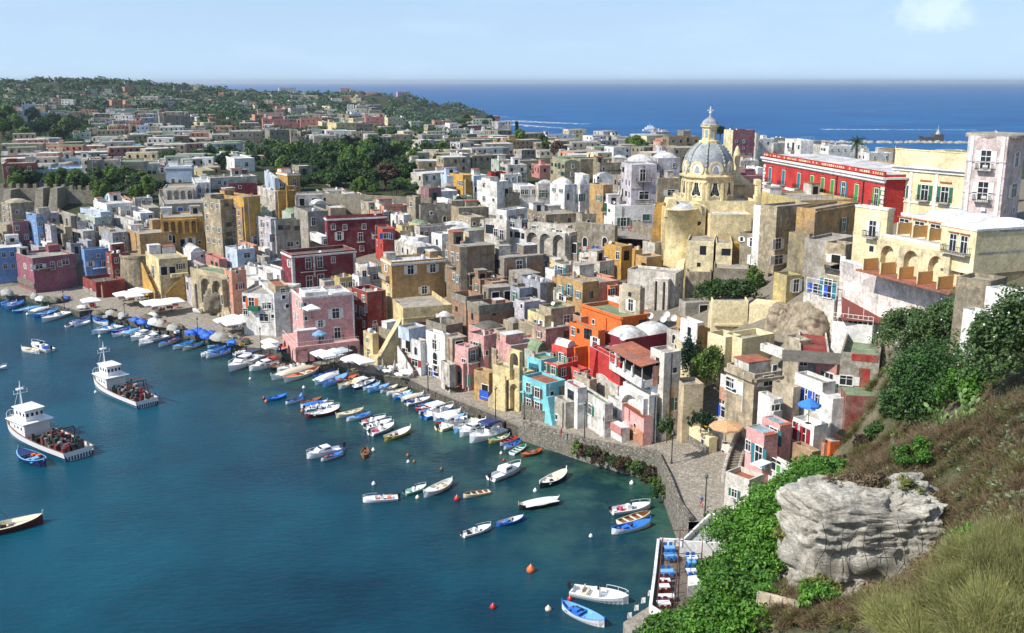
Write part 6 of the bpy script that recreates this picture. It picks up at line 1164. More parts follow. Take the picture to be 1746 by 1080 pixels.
# big fishing vessels
def vessel(a, c, W, lab, crane=False, tr=True):
    d = c - a; L = d.length; o = thing('fishing_vessel', lab, 'fishing boat', (a + c) / 2, math.atan2(d.y, d.x)); h0 = L * .07; b = M(); n = 20; st = []
    for i in range(n + 1):
        s = i / n; x = -L / 2 + L * s; w = W / 2 * ((.86 + .14 * math.sin(math.pi * min(s, .5))) if s < .55 else max(.02, math.cos((s - .55) / .45 * math.pi / 2) ** .55)); st.append((x, w, h0 * (1 + 1.3 * max(0, s - .3) ** 1.6)))
    for (x0, w0, a0), (x1, w1, a1) in zip(st, st[1:]):
        for s in (-1, 1):
            for k, (u0, u1, f0, f1, mi) in enumerate(((.6, .9, -.5 / h0, .25, 0), (.9, .93, .25, .4, 1), (.93, 1.0, .4, 1, 0))):
                q = [(x0, s * w0 * u0, a0 * f0), (x1, s * w1 * u0, a1 * f0), (x1, s * w1 * u1, a1 * f1), (x0, s * w0 * u1, a0 * f1)]; b.poly(q if s < 0 else q[::-1], mi)
            q = [(x0, s * w0, a0), (x1, s * w1, a1), (x1, s * max(0, w1 - .25), a1), (x0, s * max(0, w0 - .25), a0)]; b.poly(q if s < 0 else q[::-1], 2)
            q = [(x0, s * max(0, w0 - .25), a0), (x1, s * max(0, w1 - .25), a1), (x1, s * max(0, w1 - .25), a1 - .9), (x0, s * max(0, w0 - .25), a0 - .9)]; b.poly(q if s < 0 else q[::-1], 0)
    x0, w0, a0 = st[0]; b.poly([(x0, w0 * .6, -.5), (x0, -w0 * .6, -.5), (x0, -w0, a0), (x0, w0, a0)], 0)
    for i in range(10): y = -w0 * .85 + w0 * 1.7 * i / 9; b.box(x0 - .06, x0 - .002, y - .12, y + .12, a0 * .05, a0 * .5, 1)
    b.build('hull', [BC['w'], BC['n'], BC['o']], o); dk = M()
    for (x0, w0, a0), (x1, w1, a1) in zip(st, st[1:]): dk.poly([(x0, -max(0, w0 - .25), a0 - .9), (x1, -max(0, w1 - .25), a1 - .9), (x1, max(0, w1 - .25), a1 - .9), (x0, max(0, w0 - .25), a0 - .9)])
    dk.build('deck', plain('vessel_deck', (112, 84, 68), .8), o); X0 = L * .08; X1 = L * .3; z0 = h0 * 1.0; w2 = W * .36
    c_ = M().box(X0, X1, -w2, w2, z0 - .6, z0 + 2.0).box(X0 - .8, X1 + .5, -w2 - .5, w2 + .5, z0 + 2.0, z0 + 2.15).box(X0 + .5, X1 - .6, -w2 * .7, w2 * .7, z0 + 2.15, z0 + 4.1).box(X0 + .2, X1 - .3, -w2 * .8, w2 * .8, z0 + 4.1, z0 + 4.25)
    for i in range(4): y = -w2 * .55 + w2 * 1.1 * i / 3; c_.box(X1 - .602, X1 - .55, y - .22, y + .22, z0 + 3, z0 + 3.7, 1); c_.box(X0 + .44, X0 + .498, y - .2, y + .2, z0 + 3, z0 + 3.6, 1)
    for s in (-1, 1):
        for i in range(3): x = X0 + .9 + i * (X1 - X0 - 1.6) / 3; c_.box(x, x + .5, s * w2 * .7 - .03, s * w2 * .7 + .03, z0 + 3, z0 + 3.6, 1); c_.box(x, x + .4, s * w2 - .03, s * w2 + .03, z0 + .7, z0 + 1.2, 1)
    c_.build('wheelhouse', [BC['w'], GLASS], o)
    m_ = M(); xm = X1 - .4; m_.bar((xm, 0, z0 + 4.2), (xm, 0, z0 + 8.5), .12, 0, .07); m_.bar((xm, -1.3, z0 + 6.3), (xm, 1.3, z0 + 6.3), .06).bar((xm, -.8, z0 + 7.3), (xm, .8, z0 + 7.3), .05).box(xm - .3, xm + .5, -.6, .6, z0 + 6.9, z0 + 7.1)
    for s in (-1, 1): m_.bar((xm, 0, z0 + 8), (X1 + 2.5, s * .8, z0 + 1), .025).bar((xm, s * 1.2, z0 + 6.3), (xm, s * 1.2, z0 + 7), .04)
    m_.build('mast', BC['w'], o); g = M(); rr = random.Random(int(L * 9))
    for i in range(110):
        x = rr.uniform(-L * .46, X0 - 1.2); y = rr.uniform(-W * .36, W * .36); s = rr.uniform(.15, .45); g.box(x - s, x + s, y - s * .7, y + s * .7, h0 - .9, h0 - .9 + rr.uniform(.4, 2.0), rr.randrange(5))
    g.build('deck_gear', [BC['k'], plain('net_brown', (96, 70, 62), .95), BC['s'], BC['d'], plain('net_green', (50, 84, 78), .95)], o)
    w_ = M()
    for s in (-1, 1): w_.bar((-L * .3, s * W * .3, h0 - .9), (-L * .3, s * W * .3, h0 + 2.6), .12)
    w_.bar((-L * .3, -W * .3, h0 + 2.6), (-L * .3, W * .3, h0 + 2.6), .12); w_.bar((-L * .3, 0, h0 + 2.6), (-L * .12, 0, h0 + .5), .1)
    if crane: w_.bar((-L * .2, 0, h0), (-L * .22, 0, h0 + 3), .2).bar((-L * .22, 0, h0 + 3), (-L * .5, 0, h0 + 4), .18).bar((-L * .5, 0, h0 + 4), (-L * .55, 0, h0 + .8), .1)
    w_.build('gantry', plain('rust_paint', (80, 56, 52), .8), o); r_ = M()
    pr = [(x, w * .95, hh + .9) for x, w, hh in st[11:]] + [(x, -w * .95, hh + .9) for x, w, hh in reversed(st[11:])]
    for a_, b_ in zip(pr, pr[1:]): r_.bar(a_, b_, .035)
    for p_ in pr[::2]: r_.bar(p_, (p_[0], p_[1], p_[2] - .9), .03)
    r_.build('rail', BC['w'], o); t_ = M()
    for i in range(6): t_.lathe([(.18, 0), (.35, 0), (.35, .2), (.18, .2)], 10, 0, (-L * .35 + i * L * .12, -W / 2 - .22, h0 * .2))
    t_.build('fender', BC['k'], o); return o
p1 = atz(165, 655, 0); p2 = atz(252, 694, 0); vessel(p2, p1, 5.6, 'white and navy fishing vessel with dark deck crane in mid harbour', True)
p1 = atz(20, 732, 0); p2 = atz(136, 782, 0); vessel(p2, p1, 6.4, 'larger white fishing vessel with slatted square stern and blue boat alongside')
zone(0, 660, 3.857); boat(295, 528, 128, 452, 'g', 'n', 'l', 'n', lab='blue work boat tied alongside the larger fishing vessel', wr=1.2); boat(1030, 60, 970, 100, 'g', 'k', 'b', 'b', lab='small dark boat with blue tarps tied at the stern of the smaller vessel')
a_ = atz(-70, 921, 0); c_ = atz(74, 890, 0); o = thing('boat', 'wooden-decked work boat with mast cut by the left picture edge', 'boat', (a_ + c_) / 2, math.atan2((c_ - a_).y, (c_ - a_).x)); k = (c_ - a_).length / 6; o.scale = (k, 1.6, 1.5)
for nm, me, lo in boat_parts('g', 'd', 'c', 'c', None): link(nm, me, o, lo or (0, 0, 0))
M().bar((-.6, 0, .3), (-.6, 0, 3.6), .06).bar((-.6, 0, 3.2), (.5, 0, 1.2), .03).build('mast', BC['o'], o); M().box(-1.6, -.5, -.5, .5, .3, 1.5).build('wheelhouse', BC['w'], o)
# ---------------------------------------------------------------- vegetation
def hit(u, v, y0=30, y1=700, off=0):
    r = ray(u, v); ys_ = np.geomspace(y0, y1, 90); P = np.stack([r[0] / r[1] * ys_, ys_], 1); hh = HT(P) + off; zz = H + r[2] / r[1] * ys_; k = np.where(zz < hh)[0]
    i = k[0] if len(k) else len(ys_) - 1; return Vector((P[i, 0], P[i, 1], hh[i] - off))
def leaves(seed, n, R3, leaf, clumps=40, spread=.32, flat=0., asp=1.6, up=0.):
    g = np.random.default_rng(seed); c = g.normal(size=(clumps, 3)); c /= np.linalg.norm(c, axis=1)[:, None]; c *= g.uniform(.35, 1.0, (clumps, 1)) ** .6; c[:, 2] = np.where(c[:, 2] < -.35, -c[:, 2] * .5, c[:, 2])
    sz = g.uniform(.6, 1.3, clumps); k = g.integers(0, clumps, n); d = g.normal(size=(n, 3)); d /= np.linalg.norm(d, axis=1)[:, None]; p = c[k] + d * (g.uniform(.45, 1, (n, 1)) * spread * sz[k][:, None]); p = p * np.array(R3)
    nn = d + g.normal(size=(n, 3)) * .7 + np.array([0, 0, .5]); nn /= np.linalg.norm(nn, axis=1)[:, None]; t = np.cross(nn, g.normal(size=(n, 3)) + np.array([0, 0, up])); t /= np.linalg.norm(t, axis=1)[:, None] + 1e-9; b = np.cross(nn, t)
    s = leaf * g.uniform(.6, 1.3, (n, 1)); a1 = t * s * asp * .5; a2 = b * s * .5; V = np.stack([p - a1, p + a2 * .9, p + a1, p - a2 * .9], 1).reshape(-1, 3); Fc = np.arange(4 * n).reshape(n, 4); return V, Fc
def limbs(h, r, R3, seed, n=6):
    g = random.Random(seed); b = M(); b.bar((0, 0, -1), (g.uniform(-.2, .2), g.uniform(-.2, .2), h), r, 0, r * .7, 7)
    for i in range(n):
        q = g.uniform(0, 6.28); b.bar((0, 0, h * g.uniform(.75, 1)), (math.cos(q) * R3[0] * .6, math.sin(q) * R3[1] * .6, h + R3[2] * g.uniform(.2, 1.1)), r * .5, 0, r * .15, 5)
    return b
BARK = plain('bark', (92, 74, 58), .95, sc=4)
LM = dict(mid=leafmat('leaf_mid', (58, 88, 40), (36, 62, 34), (92, 118, 54)), dark=leafmat('leaf_dark', (26, 52, 32), (20, 40, 28), (50, 84, 44)), lite=leafmat('leaf_light', (96, 124, 48), (64, 98, 42), (130, 150, 60)), rust=leafmat('leaf_rust', (96, 74, 56), (70, 58, 44)),
          far=leafmat('leaf_far_hazed', (72, 96, 66), (50, 74, 54), (98, 120, 76), .03, .1), fig=leafmat('leaf_fig', (84, 134, 44), (44, 86, 32), (128, 168, 62), .35, .3), deep=leafmat('leaf_deep', (48, 84, 36), (24, 50, 24), (96, 128, 56), .6, .2), olea=leafmat('leaf_oleander', (84, 112, 62), (52, 80, 46), (124, 146, 80), .8, .25))  # far leaves coloured lighter and bluer, distance haze put into the leaf colour
TREES = []; PROTO = {}
def tree_proto(kind):
    if kind in PROTO: return PROTO[kind]
    sd = {'mid0': 1, 'mid1': 2, 'dark0': 3, 'lite0': 4, 'rust0': 5, 'mid2': 6}[kind]; m_ = LM[kind[:-1]]; R3 = [(3.6, 3.4, 2.9), (3.2, 3.6, 3.4), (3.8, 3.6, 2.6)][sd % 3]
    V, Fc = leaves(sd, 2600, R3, .55, 26, .36); V[:, 2] += 2.2 + R3[2] * .75; PROTO[kind] = (fast('crown', V, Fc, m_), limbs(2.6, .28, R3, sd).mesh('trunk', [BARK])); return PROTO[kind]
def tree(u, v, kind='mid0', s=1.0, z=None, lab=None, p=None, name='tree', cat='tree'):
    p = p or (gp(u, v) if z is None else atz(u, v, z)); o = thing(name, lab, cat, p + Vector((0, 0, -.4)), rnd.uniform(0, 6)); cr, tr = tree_proto(kind); o.scale = (s, s, s * rnd.uniform(.85, 1.15)); link('crown', cr, o); link('trunk', tr, o)
    TREES.append((o, {'mid': 'mid-green leafy tree', 'dar': 'dark green tree', 'lit': 'bright green tree', 'rus': 'reddish brown tree'}[kind[:3]], proj(p + Vector((0, 0, 5 * s))), lab)); return o
g_ = random.Random(5)
for (u0, u1, v0, v1, n, ks, sc) in [(150,285,322,344,20,('lite0','mid0','dark0'),.7),(515,720,314,333,28,('lite0','mid0','mid1'),.6),(430,520,262,300,24,('lite0','mid1','lite0'),1.1),(505,560,275,318,16,('dark0','mid0','mid1'),1.1),(560,700,258,300,34,('mid0','dark0','lite0','mid2'),1.25),(560,700,298,324,22,('mid1','lite0','mid0'),1.0),(700,760,255,285,8,('mid0','lite0'),.9),(820,850,250,262,4,('lite0','mid0'),.8),(875,945,245,268,7,('mid0','lite0'),1.15),(0,150,208,246,30,('mid0','dark0','lite0','mid1'),1.5),(20,130,308,328,14,('lite0','mid0','dark0'),.8),(130,265,308,330,20,('mid0','lite0','dark0'),.8),(350,440,262,290,6,('dark0','mid0'),1.0),(780,860,212,236,7,('mid0','dark0','lite0'),1.3),(640,700,225,250,5,('mid0','lite0'),1.0),(380,470,188,200,5,('mid0',),1.4),(1070,1115,248,262,5,('mid0','lite0'),.9),(780,830,352,368,3,('dark0',),.7)]:
    for i in range(n): tree(g_.uniform(u0, u1), g_.uniform(v0, v1), g_.choice(ks), sc * g_.uniform(.7, 1.2))
tree(657, 318, 'rust0', 1.35, lab='reddish brown bare-looking tree at the right end of the gardens'); tree(955, 272, 'rust0', 1.25, lab='broad dark rust coloured tree before the curved tuff wall')
tree(598, 268, 'dark0', 1.7, lab='tallest umbrella-topped pine rising over the gardens'); tree(1228, 236, 'dark0', 1.0, z=30, lab='dark tree crown just right of the church lantern')
# cypress, umbrella pine, palm
p = gp(881, 236); V, Fc = leaves(21, 2200, (1.3, 1.3, 7.0), .5, 30, .3, up=3); V[:, 2] += 7.5; o = thing('cypress', 'slim dark cypress standing alone against the sea', 'tree', p); link('crown', fast('crown', V, Fc, LM['dark']), o); limbs(3, .3, (1, 1, 1), 3).build('trunk', BARK, o)
p = gp(793, 222); V, Fc = leaves(22, 2600, (7.5, 6, 2.0), .8, 30, .3); V[:, 2] += 9; o = thing('umbrella_pine', 'flat-topped umbrella pine at the edge of the bay', 'tree', p); link('crown', fast('crown', V, Fc, LM['lite']), o); limbs(8, .45, (5, 5, 2), 8).build('trunk', BARK, o)
def palm(p, lab, h=7):
    o = thing('palm_tree', lab, 'palm tree', p); M().bar((0, 0, -2), (0, 0, h), .38, 0, .28, 8).build('trunk', BARK, o); b = M(); g = random.Random(3)
    for i in range(34):
        q = g.uniform(0, 6.28); el = g.uniform(-.5, 1.2); L = g.uniform(2.6, 3.4); pr = [Vector((0, 0, h))]; dr_ = Vector((math.cos(q) * math.cos(el), math.sin(q) * math.cos(el), math.sin(el)))
        for j in range(5): pr.append(pr[-1] + dr_ * L / 5); dr_ = (dr_ + Vector((0, 0, -.28))).normalized()
        sd = Vector((-math.sin(q), math.cos(q), 0))
        for j, (a_, b_) in enumerate(zip(pr, pr[1:])):
            for s in (-1, 1):
                for t_ in (0, .5): m_ = a_ + (b_ - a_) * t_; b.poly([m_, m_ + (b_ - a_) * .35, m_ + sd * s * .75 * (1 - j * .12) + (b_ - a_) * .6 + Vector((0, 0, -.3))])
    b.build('fronds', LM['mid'], o)
palm(atz(1460, 262, 41), 'date palm standing behind the red palace roof against the sea', 3.4)
# wooded hill far away and tree cover between the far houses
def wood(name, pts, seed, leaf, rad, n, mat, label=None):
    g = np.random.default_rng(seed); VV = []; k = len(pts); v0, _ = leaves(seed, n, (1, 1, .8), 1.0, 8, .45)
    for i, p in enumerate(pts):
        V, _ = leaves(seed + i % 12, n, (1, 1, .8), leaf / rad, 8, .45) if i < 12 else (VV[i % 12][1], None); s = rad * g.uniform(.6, 1.35); VV.append((V * s + np.array([p[0], p[1], p[2] + s * .5]), V))
    A_ = np.concatenate([a for a, _ in VV]); o = link(name, fast(name, A_, np.arange(len(A_)).reshape(-1, 4), mat)); tag(o, kind='stuff'); return o
gg = np.random.default_rng(4); pts = []
for i in range(2000):
    u = gg.uniform(-60, 835); Y = gg.uniform(1120, 1860); r = ray(u, 150); x = r[0] / r[1] * Y; pts.append((x, Y))
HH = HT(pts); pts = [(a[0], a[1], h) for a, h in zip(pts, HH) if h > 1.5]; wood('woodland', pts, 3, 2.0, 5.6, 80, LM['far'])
pts = []
for i in range(800):
    u = gg.uniform(0, 840); Y = gg.uniform(480, 1130); r = ray(u, 150); pts.append((r[0] / r[1] * Y, Y))
HH = HT(pts); pts = [(a[0], a[1], h) for a, h in zip(pts, HH) if h > 3]; wood('tree_cover', pts, 5, 1.5, 4.2, 80, LM['mid'])
# near slope
def bush(u, v, R3, n, leaf, mat, lab, seed, off=0, name='bush', Y=None, fl=0, asp=1.6, clumps=50, sink=.5, up=0, cat='bush', p=None, kin=None):
    p = p or (atY(u, v, Y) if Y else hit(u, v)); V, Fc = leaves(seed, n, R3, leaf, clumps, .3, asp=asp, up=up); V[:, 2] += R3[2] * sink + off; o = thing(name, lab, cat, p); link('foliage', fast('foliage', V, Fc, mat), o)
    b = limbs(R3[2] * .4, .09, R3, seed); b.build('stem', BARK, o)
    if fl:
        V, Fc = leaves(seed, fl, tuple(x * 1.1 for x in R3), .2, clumps, .3, asp=1.0); V[:, 2] += R3[2] * sink + off; link('blossom', fast('blossom', V, Fc, plain('blossom_white', (240, 232, 228), .7, var=0)), o)
    return o
FB = [(1140,1095,2.8),(1215,1075,3.4),(1260,1030,3.6),(1215,1015,2.2),(1255,975,3.8),(1290,960,3.6),(1275,915,4.6),(1320,905,4.2),(1330,865,4.2),(1365,850,3.8),(1385,815,3.6),(1410,800,2.8),(1225,1070,3.5),(1300,890,3.2),(1330,830,2.4)]
for i, (u, v, r) in enumerate(FB): bush(u + 10, v + 26, (r * .92, r * .92, r * .55), 9000, .22, LM['fig'], None, 40 + i, name='fig_bush', clumps=110); 
FBO = [o for o in COL.objects if o.name.startswith('fig_bush')]
bush(1612, 725, (6.3, 6, 5.6), 26000, .24, LM['deep'], 'big dark glossy green tree filling the slope right of the peeling house', 71, Y=106, clumps=120, sink=.75, name='evergreen_tree', cat='tree')
bush(1560, 715, (3.6, 3.4, 3.9), 9000, .24, LM['deep'], 'dark green lower crown at the left foot of the big evergreen', 72, Y=108, clumps=60, name='evergreen_tree', cat='tree')
bush(1665, 690, (3.4, 3, 2.8), 5000, .3, LM['fig'], 'yellow-green bush at the right foot of the big evergreen', 73, Y=96, clumps=50)
bush(1545, 590, (4.4, 3.6, 3.6), 8000, .26, LM['olea'], 'white-flowering oleander beside the brown awning', 74, Y=132, fl=260)
bush(1605, 585, (4.6, 3.6, 3.8), 8000, .26, LM['olea'], 'dense green oleander in the middle below the flaking wall', 75, Y=128, fl=60)
bush(1665, 560, (4.4, 3.6, 3.8), 8000, .26, LM['olea'], 'dense oleander beside the green wire fence', 76, Y=118)
bush(1728, 640, (4.6, 3.6, 5), 9000, .26, LM['olea'], 'tall oleander with white blossom clusters at the right edge', 77, Y=88, fl=240)
bush(1700, 600, (2.4, 2.4, 2.6), 3000, .24, LM['fig'], 'small yellow-green shrub under the white gate hut', 78, Y=92)
bush(1240, 508, (6.2, 3, 2.6), 6000, .34, LM['mid'], 'wide grey-green bush growing under the retaining walls of the church', 79, Y=186)
bush(1285, 505, (2.2, 2, 4), 2500, .3, LM['lite'], 'narrow creeper bush in the cleft beside the dark tall house', 80, Y=196)
bush(1205, 645, (2.6, 2.4, 3.8), 3500, .3, LM['lite'], 'leafy shrub in the shaded court below the cream arches', 81, Y=160); bush(1180, 640, (2.2, 2.2, 4.5), 2500, .3, LM['dark'], 'dark tree in the shaded court behind the cafe house', 82, Y=164)
bush(1137, 745, (1.3, 1.2, 2.4), 1200, .25, LM['mid'], 'small street tree leaning on the cream garden wall', 83, Y=146, name='street_tree', cat='tree'); bush(1195, 728, (2.2, 2, 1.8), 1600, .26, LM['dark'], 'dark shrub at the foot of the yellow slide', 84, Y=150)
IV = [(984,775),(1010,785),(1022,790),(1040,790),(1052,798),(1065,802),(1080,808),(1092,812),(1108,822),(1120,835),(1128,850),(1000,778)]
for i, (u, v) in enumerate(IV):
    bush(u, v - 6, (1.5, 1.1, 1.6), 900, .26, [LM['lite'], LM['mid'], LM['rust']][i % 3], None, 90 + i, name='wall_shrub', Y=atz(u, v, 1.2).y + .6, clumps=16, sink=.2)
# dry scrub: blades on the slope, one uncountable cover
def inpoly(x, y, P):
    c = False
    for (x1, y1), (x2, y2) in zip(P, P[1:] + P[:1]):
        if (y1 > y) != (y2 > y) and x < (x2 - x1) * (y - y1) / (y2 - y1) + x1: c = not c
    return c
def scatter(P, n, seed, y0=30):
    g = random.Random(seed); xs_ = [p[0] for p in P]; ys_ = [p[1] for p in P]; out = []
    while len(out) < n:
        u = g.uniform(min(xs_), max(xs_)); v = g.uniform(min(ys_), max(ys_))
        if inpoly(u, v, P): out.append(hit(u, v, y0, 260))
    return out
def blades(name, pts, seed, nb, rad, hgt, wid, mat, kind='stuff', rosette=False):
    g = np.random.default_rng(seed); k = len(pts); P = np.array([list(p) for p in pts]); idx = np.repeat(np.arange(k), nb); n = len(idx); sc = np.repeat(g.uniform(.5, 1.4, k), nb)[:, None]
    d = g.normal(size=(n, 3)); d[:, 2] = np.abs(d[:, 2]) * 1.1 + .25; d /= np.linalg.norm(d, axis=1)[:, None]; base = P[idx] + d * np.array([rad, rad, rad * .5]) * g.uniform(0, 1, (n, 1)) * sc + np.array([0, 0, -.05])
    dd = d + g.normal(size=(n, 3)) * .45; dd /= np.linalg.norm(dd, axis=1)[:, None]; L = hgt * g.uniform(.4, 1.1, (n, 1)) * sc; sd = np.cross(dd, g.normal(size=(n, 3))); sd /= np.linalg.norm(sd, axis=1)[:, None]
    tip = base + dd * L; w = wid * (1 if not rosette else 2.2); V = np.stack([base - sd * w * .5, base + sd * w * .5, tip + sd * w * (.15 if not rosette else .9), tip - sd * w * (.15 if not rosette else .9)], 1).reshape(-1, 3)
    return fast(name, V, np.arange(4 * n).reshape(n, 4), mat)
SL = [(1420, 800), (1470, 765), (1530, 745), (1560, 720), (1640, 735), (1746, 690), (1746, 900), (1640, 960), (1600, 905), (1480, 830), (1400, 850), (1350, 890), (1355, 850)]
SC = leafmat('scrub_brown', (128, 108, 84), (96, 82, 62), (156, 136, 104), .9, .2); SG = leafmat('scrub_grey_green', (128, 140, 104), (96, 112, 76), (164, 172, 130), 1.2, .2); SO = leafmat('scrub_olive', (112, 116, 58), (84, 92, 46), (150, 144, 78), .8, .2)
tag(link('dry_scrub', blades('dry_scrub', scatter(SL, 1000, 1), 1, 70, .75, .8, .035, SC)), kind='stuff')
tag(link('grey_scrub', blades('grey_scrub', scatter(SL, 240, 2), 2, 60, .6, .35, .06, SG, rosette=True)), kind='stuff')
tag(link('olive_scrub', blades('olive_scrub', scatter(SL, 220, 3), 3, 60, .8, .9, .05, SO)), kind='stuff')
SL2 = [(1290, 940), (1345, 880), (1345, 1010), (1420, 1010), (1560, 960), (1620, 960), (1540, 1079), (1240, 1079), (1250, 1010)]
tag(link('slope_grass', blades('slope_grass', scatter(SL2, 620, 4), 4, 70, .6, .7, .03, SC)), kind='stuff'); tag(link('slope_weeds', blades('slope_weeds', scatter(SL2, 160, 5), 5, 60, .7, .6, .05, SO)), kind='stuff')
for i, (u, v, r) in enumerate([(1492, 752, 1.6), (1470, 778, 1.5), (1518, 735, 1.7), (1442, 795, 1.3)]): bush(u, v, (r, r, r), 2400, .2, LM['rust'] if i % 2 else LM['mid'], None, 160 + i, name='dry_bush', clumps=30)
tag(link('slope_scrub', blades('slope_scrub', scatter([(1440, 680), (1520, 650), (1545, 740), (1470, 790), (1430, 780)], 220, 14), 14, 60, .8, .9, .045, SO)), kind='stuff')
tag(link('crest_scrub', blades('crest_scrub', scatter([(1425, 805), (1470, 782), (1520, 768), (1560, 745), (1590, 750), (1540, 800), (1440, 830)], 260, 12), 12, 70, .8, .9, .04, SC)), kind='stuff')
SL3 = [(1450, 560), (1746, 560), (1746, 700), (1500, 760), (1480, 700)]
tag(link('dry_grass', blades('dry_grass', scatter(SL3, 300, 8), 8, 50, .7, .7, .04, SC)), kind='stuff')
for i, (u, v, r) in enumerate([(1560, 800, 1.8), (1655, 955, 1.5), (1500, 985, 1.8), (1450, 1020, 1.8), (1560, 940, 1.6), (1400, 1040, 1.6)]): bush(u, v, (r, r, r * .75), 2600, .16, LM['fig'], None, 110 + i, name='green_shrub', clumps=30)
for i, (u, v, r, Y) in enumerate([(1375, 868, 1.3, 80), (1425, 850, 1.5, 78), (1475, 840, 1.6, 78), (1530, 850, 1.5, 77), (1580, 880, 1.4, 76), (1608, 930, 1.5, 74), (1350, 920, 1.1, 78), (1590, 985, 1.4, 68), (1500, 1030, 1.3, 66), (1400, 1015, 1.2, 70)]): bush(u, v, (r * 1.3, r, r * .8), 2200, .16, SC if i % 3 else SO, None, 130 + i, name='dry_bush', clumps=34, asp=3.5, Y=Y)
# feathery yellow-green brooms in the near corner
BRM = leafmat('broom_yellow', (138, 138, 84), (104, 110, 64), (176, 172, 112), 1.0, .3)
gb = [bpy.data.meshes for _ in ()]; ptsb = [Vector((x * .9 + random.Random(i).uniform(-.2, .2), y * .9, 0)) for i, (x, y) in enumerate([(a, b_) for a in range(-2, 3) for b_ in range(-2, 3)])]
broom = blades('sprays', ptsb, 9, 460, .75, 1.3, .028, BRM); BRO = []
for i, (u, v) in enumerate([(1600, 1085), (1680, 1075), (1740, 1060), (1640, 1035), (1700, 1010), (1746, 985), (1560, 1090), (1620, 1110), (1700, 1110), (1730, 940), (1690, 960)]):
    p = hit(u, v + 10, 25, 90); o = thing('broom_bush', None, 'bush', p + Vector((0, 0, .1)), i * 1.3); o.scale = (.85, .85, 1.0 + .1 * (i % 3)); link('sprays', broom, o); BRO.append((o, 'feathery yellow-green broom bush', proj(p), None))
# prickly pears
PADM = plain('cactus_pad', (112, 140, 78), .6, var=.2, sc=2)
def cactus(u, v, lab, n=26, seed=1, s=1.0):
    g = random.Random(seed); o = thing('prickly_pear', lab, 'cactus', hit(u, v)); b = M(); tips = [(Vector((g.uniform(-.5, .5), g.uniform(-.4, .4), 0)), Vector((0, 0, 1))) for _ in range(4)]
    for i in range(n):
        p, d = tips[g.randrange(len(tips))]; q = g.uniform(0, 6.28); d2 = (d + Vector((math.cos(q), math.sin(q), .35)) * .6).normalized(); L = .55 * s; e = d2.cross(Vector((g.uniform(-1, 1), g.uniform(-1, 1), .1))).normalized(); nn = d2.cross(e); c = p + d2 * L * .5; k = len(b.v)
        for j in range(8): t_ = j * math.pi / 4; b.v.append(tuple(c + d2 * math.cos(t_) * L * .52 + e * math.sin(t_) * L * .32))
        b.v += [tuple(c + nn * .07), tuple(c - nn * .07)]
        for j in range(8): b.f += [(k + j, k + (j + 1) % 8, k + 8), (k + (j + 1) % 8, k + j, k + 9)]; b.m += [0, 0]
        tips.append((p + d2 * L * .95, d2))
    b.build('pads', PADM, o)
cactus(1455, 1000, 'tall prickly pear in front of the white rock face', 40, 1, 1.1); cactus(1490, 985, 'smaller prickly pear right of the tall one under the rock', 22, 2, .9); cactus(1375, 1070, 'low prickly pear by the ribbed concrete wall', 18, 3, 1); cactus(1640, 735, 'pale prickly pear thicket at the foot of the big evergreen', 60, 4, 1.1); cactus(1600, 740, 'prickly pear left of the pale thicket under the evergreen', 40, 5, 1.1); cactus(1560, 735, 'prickly pear cluster at the left under the evergreen', 30, 6, 1.1)
# ---------------------------------------------------------------- rock, terrace, quay furniture, people, pier
from mathutils import noise as mn
OTHER = []
def rock(name, lab, c, R3, seed, n=90, amp=.32, strata=True, mat=None, kind=None, cat='rock', sq=.62):
    V = []; rows = n; cols = n * 2
    for j in range(rows + 1):
        th = math.pi * j / rows
        for i in range(cols):
            ph = 2 * math.pi * i / cols; d = Vector((math.sin(th) * math.cos(ph), math.sin(th) * math.sin(ph), math.cos(th)))
            d = Vector([math.copysign(abs(q) ** sq, q) for q in d]); p = Vector((d.x * R3[0], d.y * R3[1], d.z * R3[2])); q = p * .28 + Vector((seed * 7.1, 0, 0))
            k = mn.fractal(q, .8, 2.1, 6) * amp * 1.6
            if strata: k += .16 * amp * 2 * mn.fractal(Vector((p.x * .12 + seed, p.y * .12, p.z * 1.9)), .9, 2.2, 4) + amp * .7 * (abs(mn.noise(q * 2.3)) - .25)
            if strata: k += amp * 1.5 * (mn.voronoi(Vector((q.x * 1.3, q.y * 1.3, q.z * 3)))[0][0] - .35) + amp * .3 * mn.noise(q * 11) + amp * .5 * mn.noise(Vector((p.x * .2, p.y * .2, p.z * 3.3)))
            if strata: w_ = p.z * .95 + 1.1 * mn.noise(q * 1.7); k += amp * 1.3 * (abs(w_ % 1.0 - .5) ** .5 - .4) + amp * .9 * (abs(mn.noise(Vector((p.x * .55, p.y * .5, p.z * .12)))) - .2)
            dd = Vector((p.x, p.y, p.z * .5)).normalized(); p += dd * k * 2.2; V.append(p)
    I = []
    for j in range(rows):
        for i in range(cols): I.append((j * cols + i, (j + 1) * cols + i, (j + 1) * cols + (i + 1) % cols, j * cols + (i + 1) % cols))
    return tag(link(name, fast(name, np.array([list(v) for v in V]), np.array(I), mat or ROCKM, False), None, c), lab, cat, kind=kind)
m = bpy.data.materials.new('pale_tuff_rock'); t, o_ = nt(m); p = pbsdf(t, o_, .95, .1); PP = pos(t)
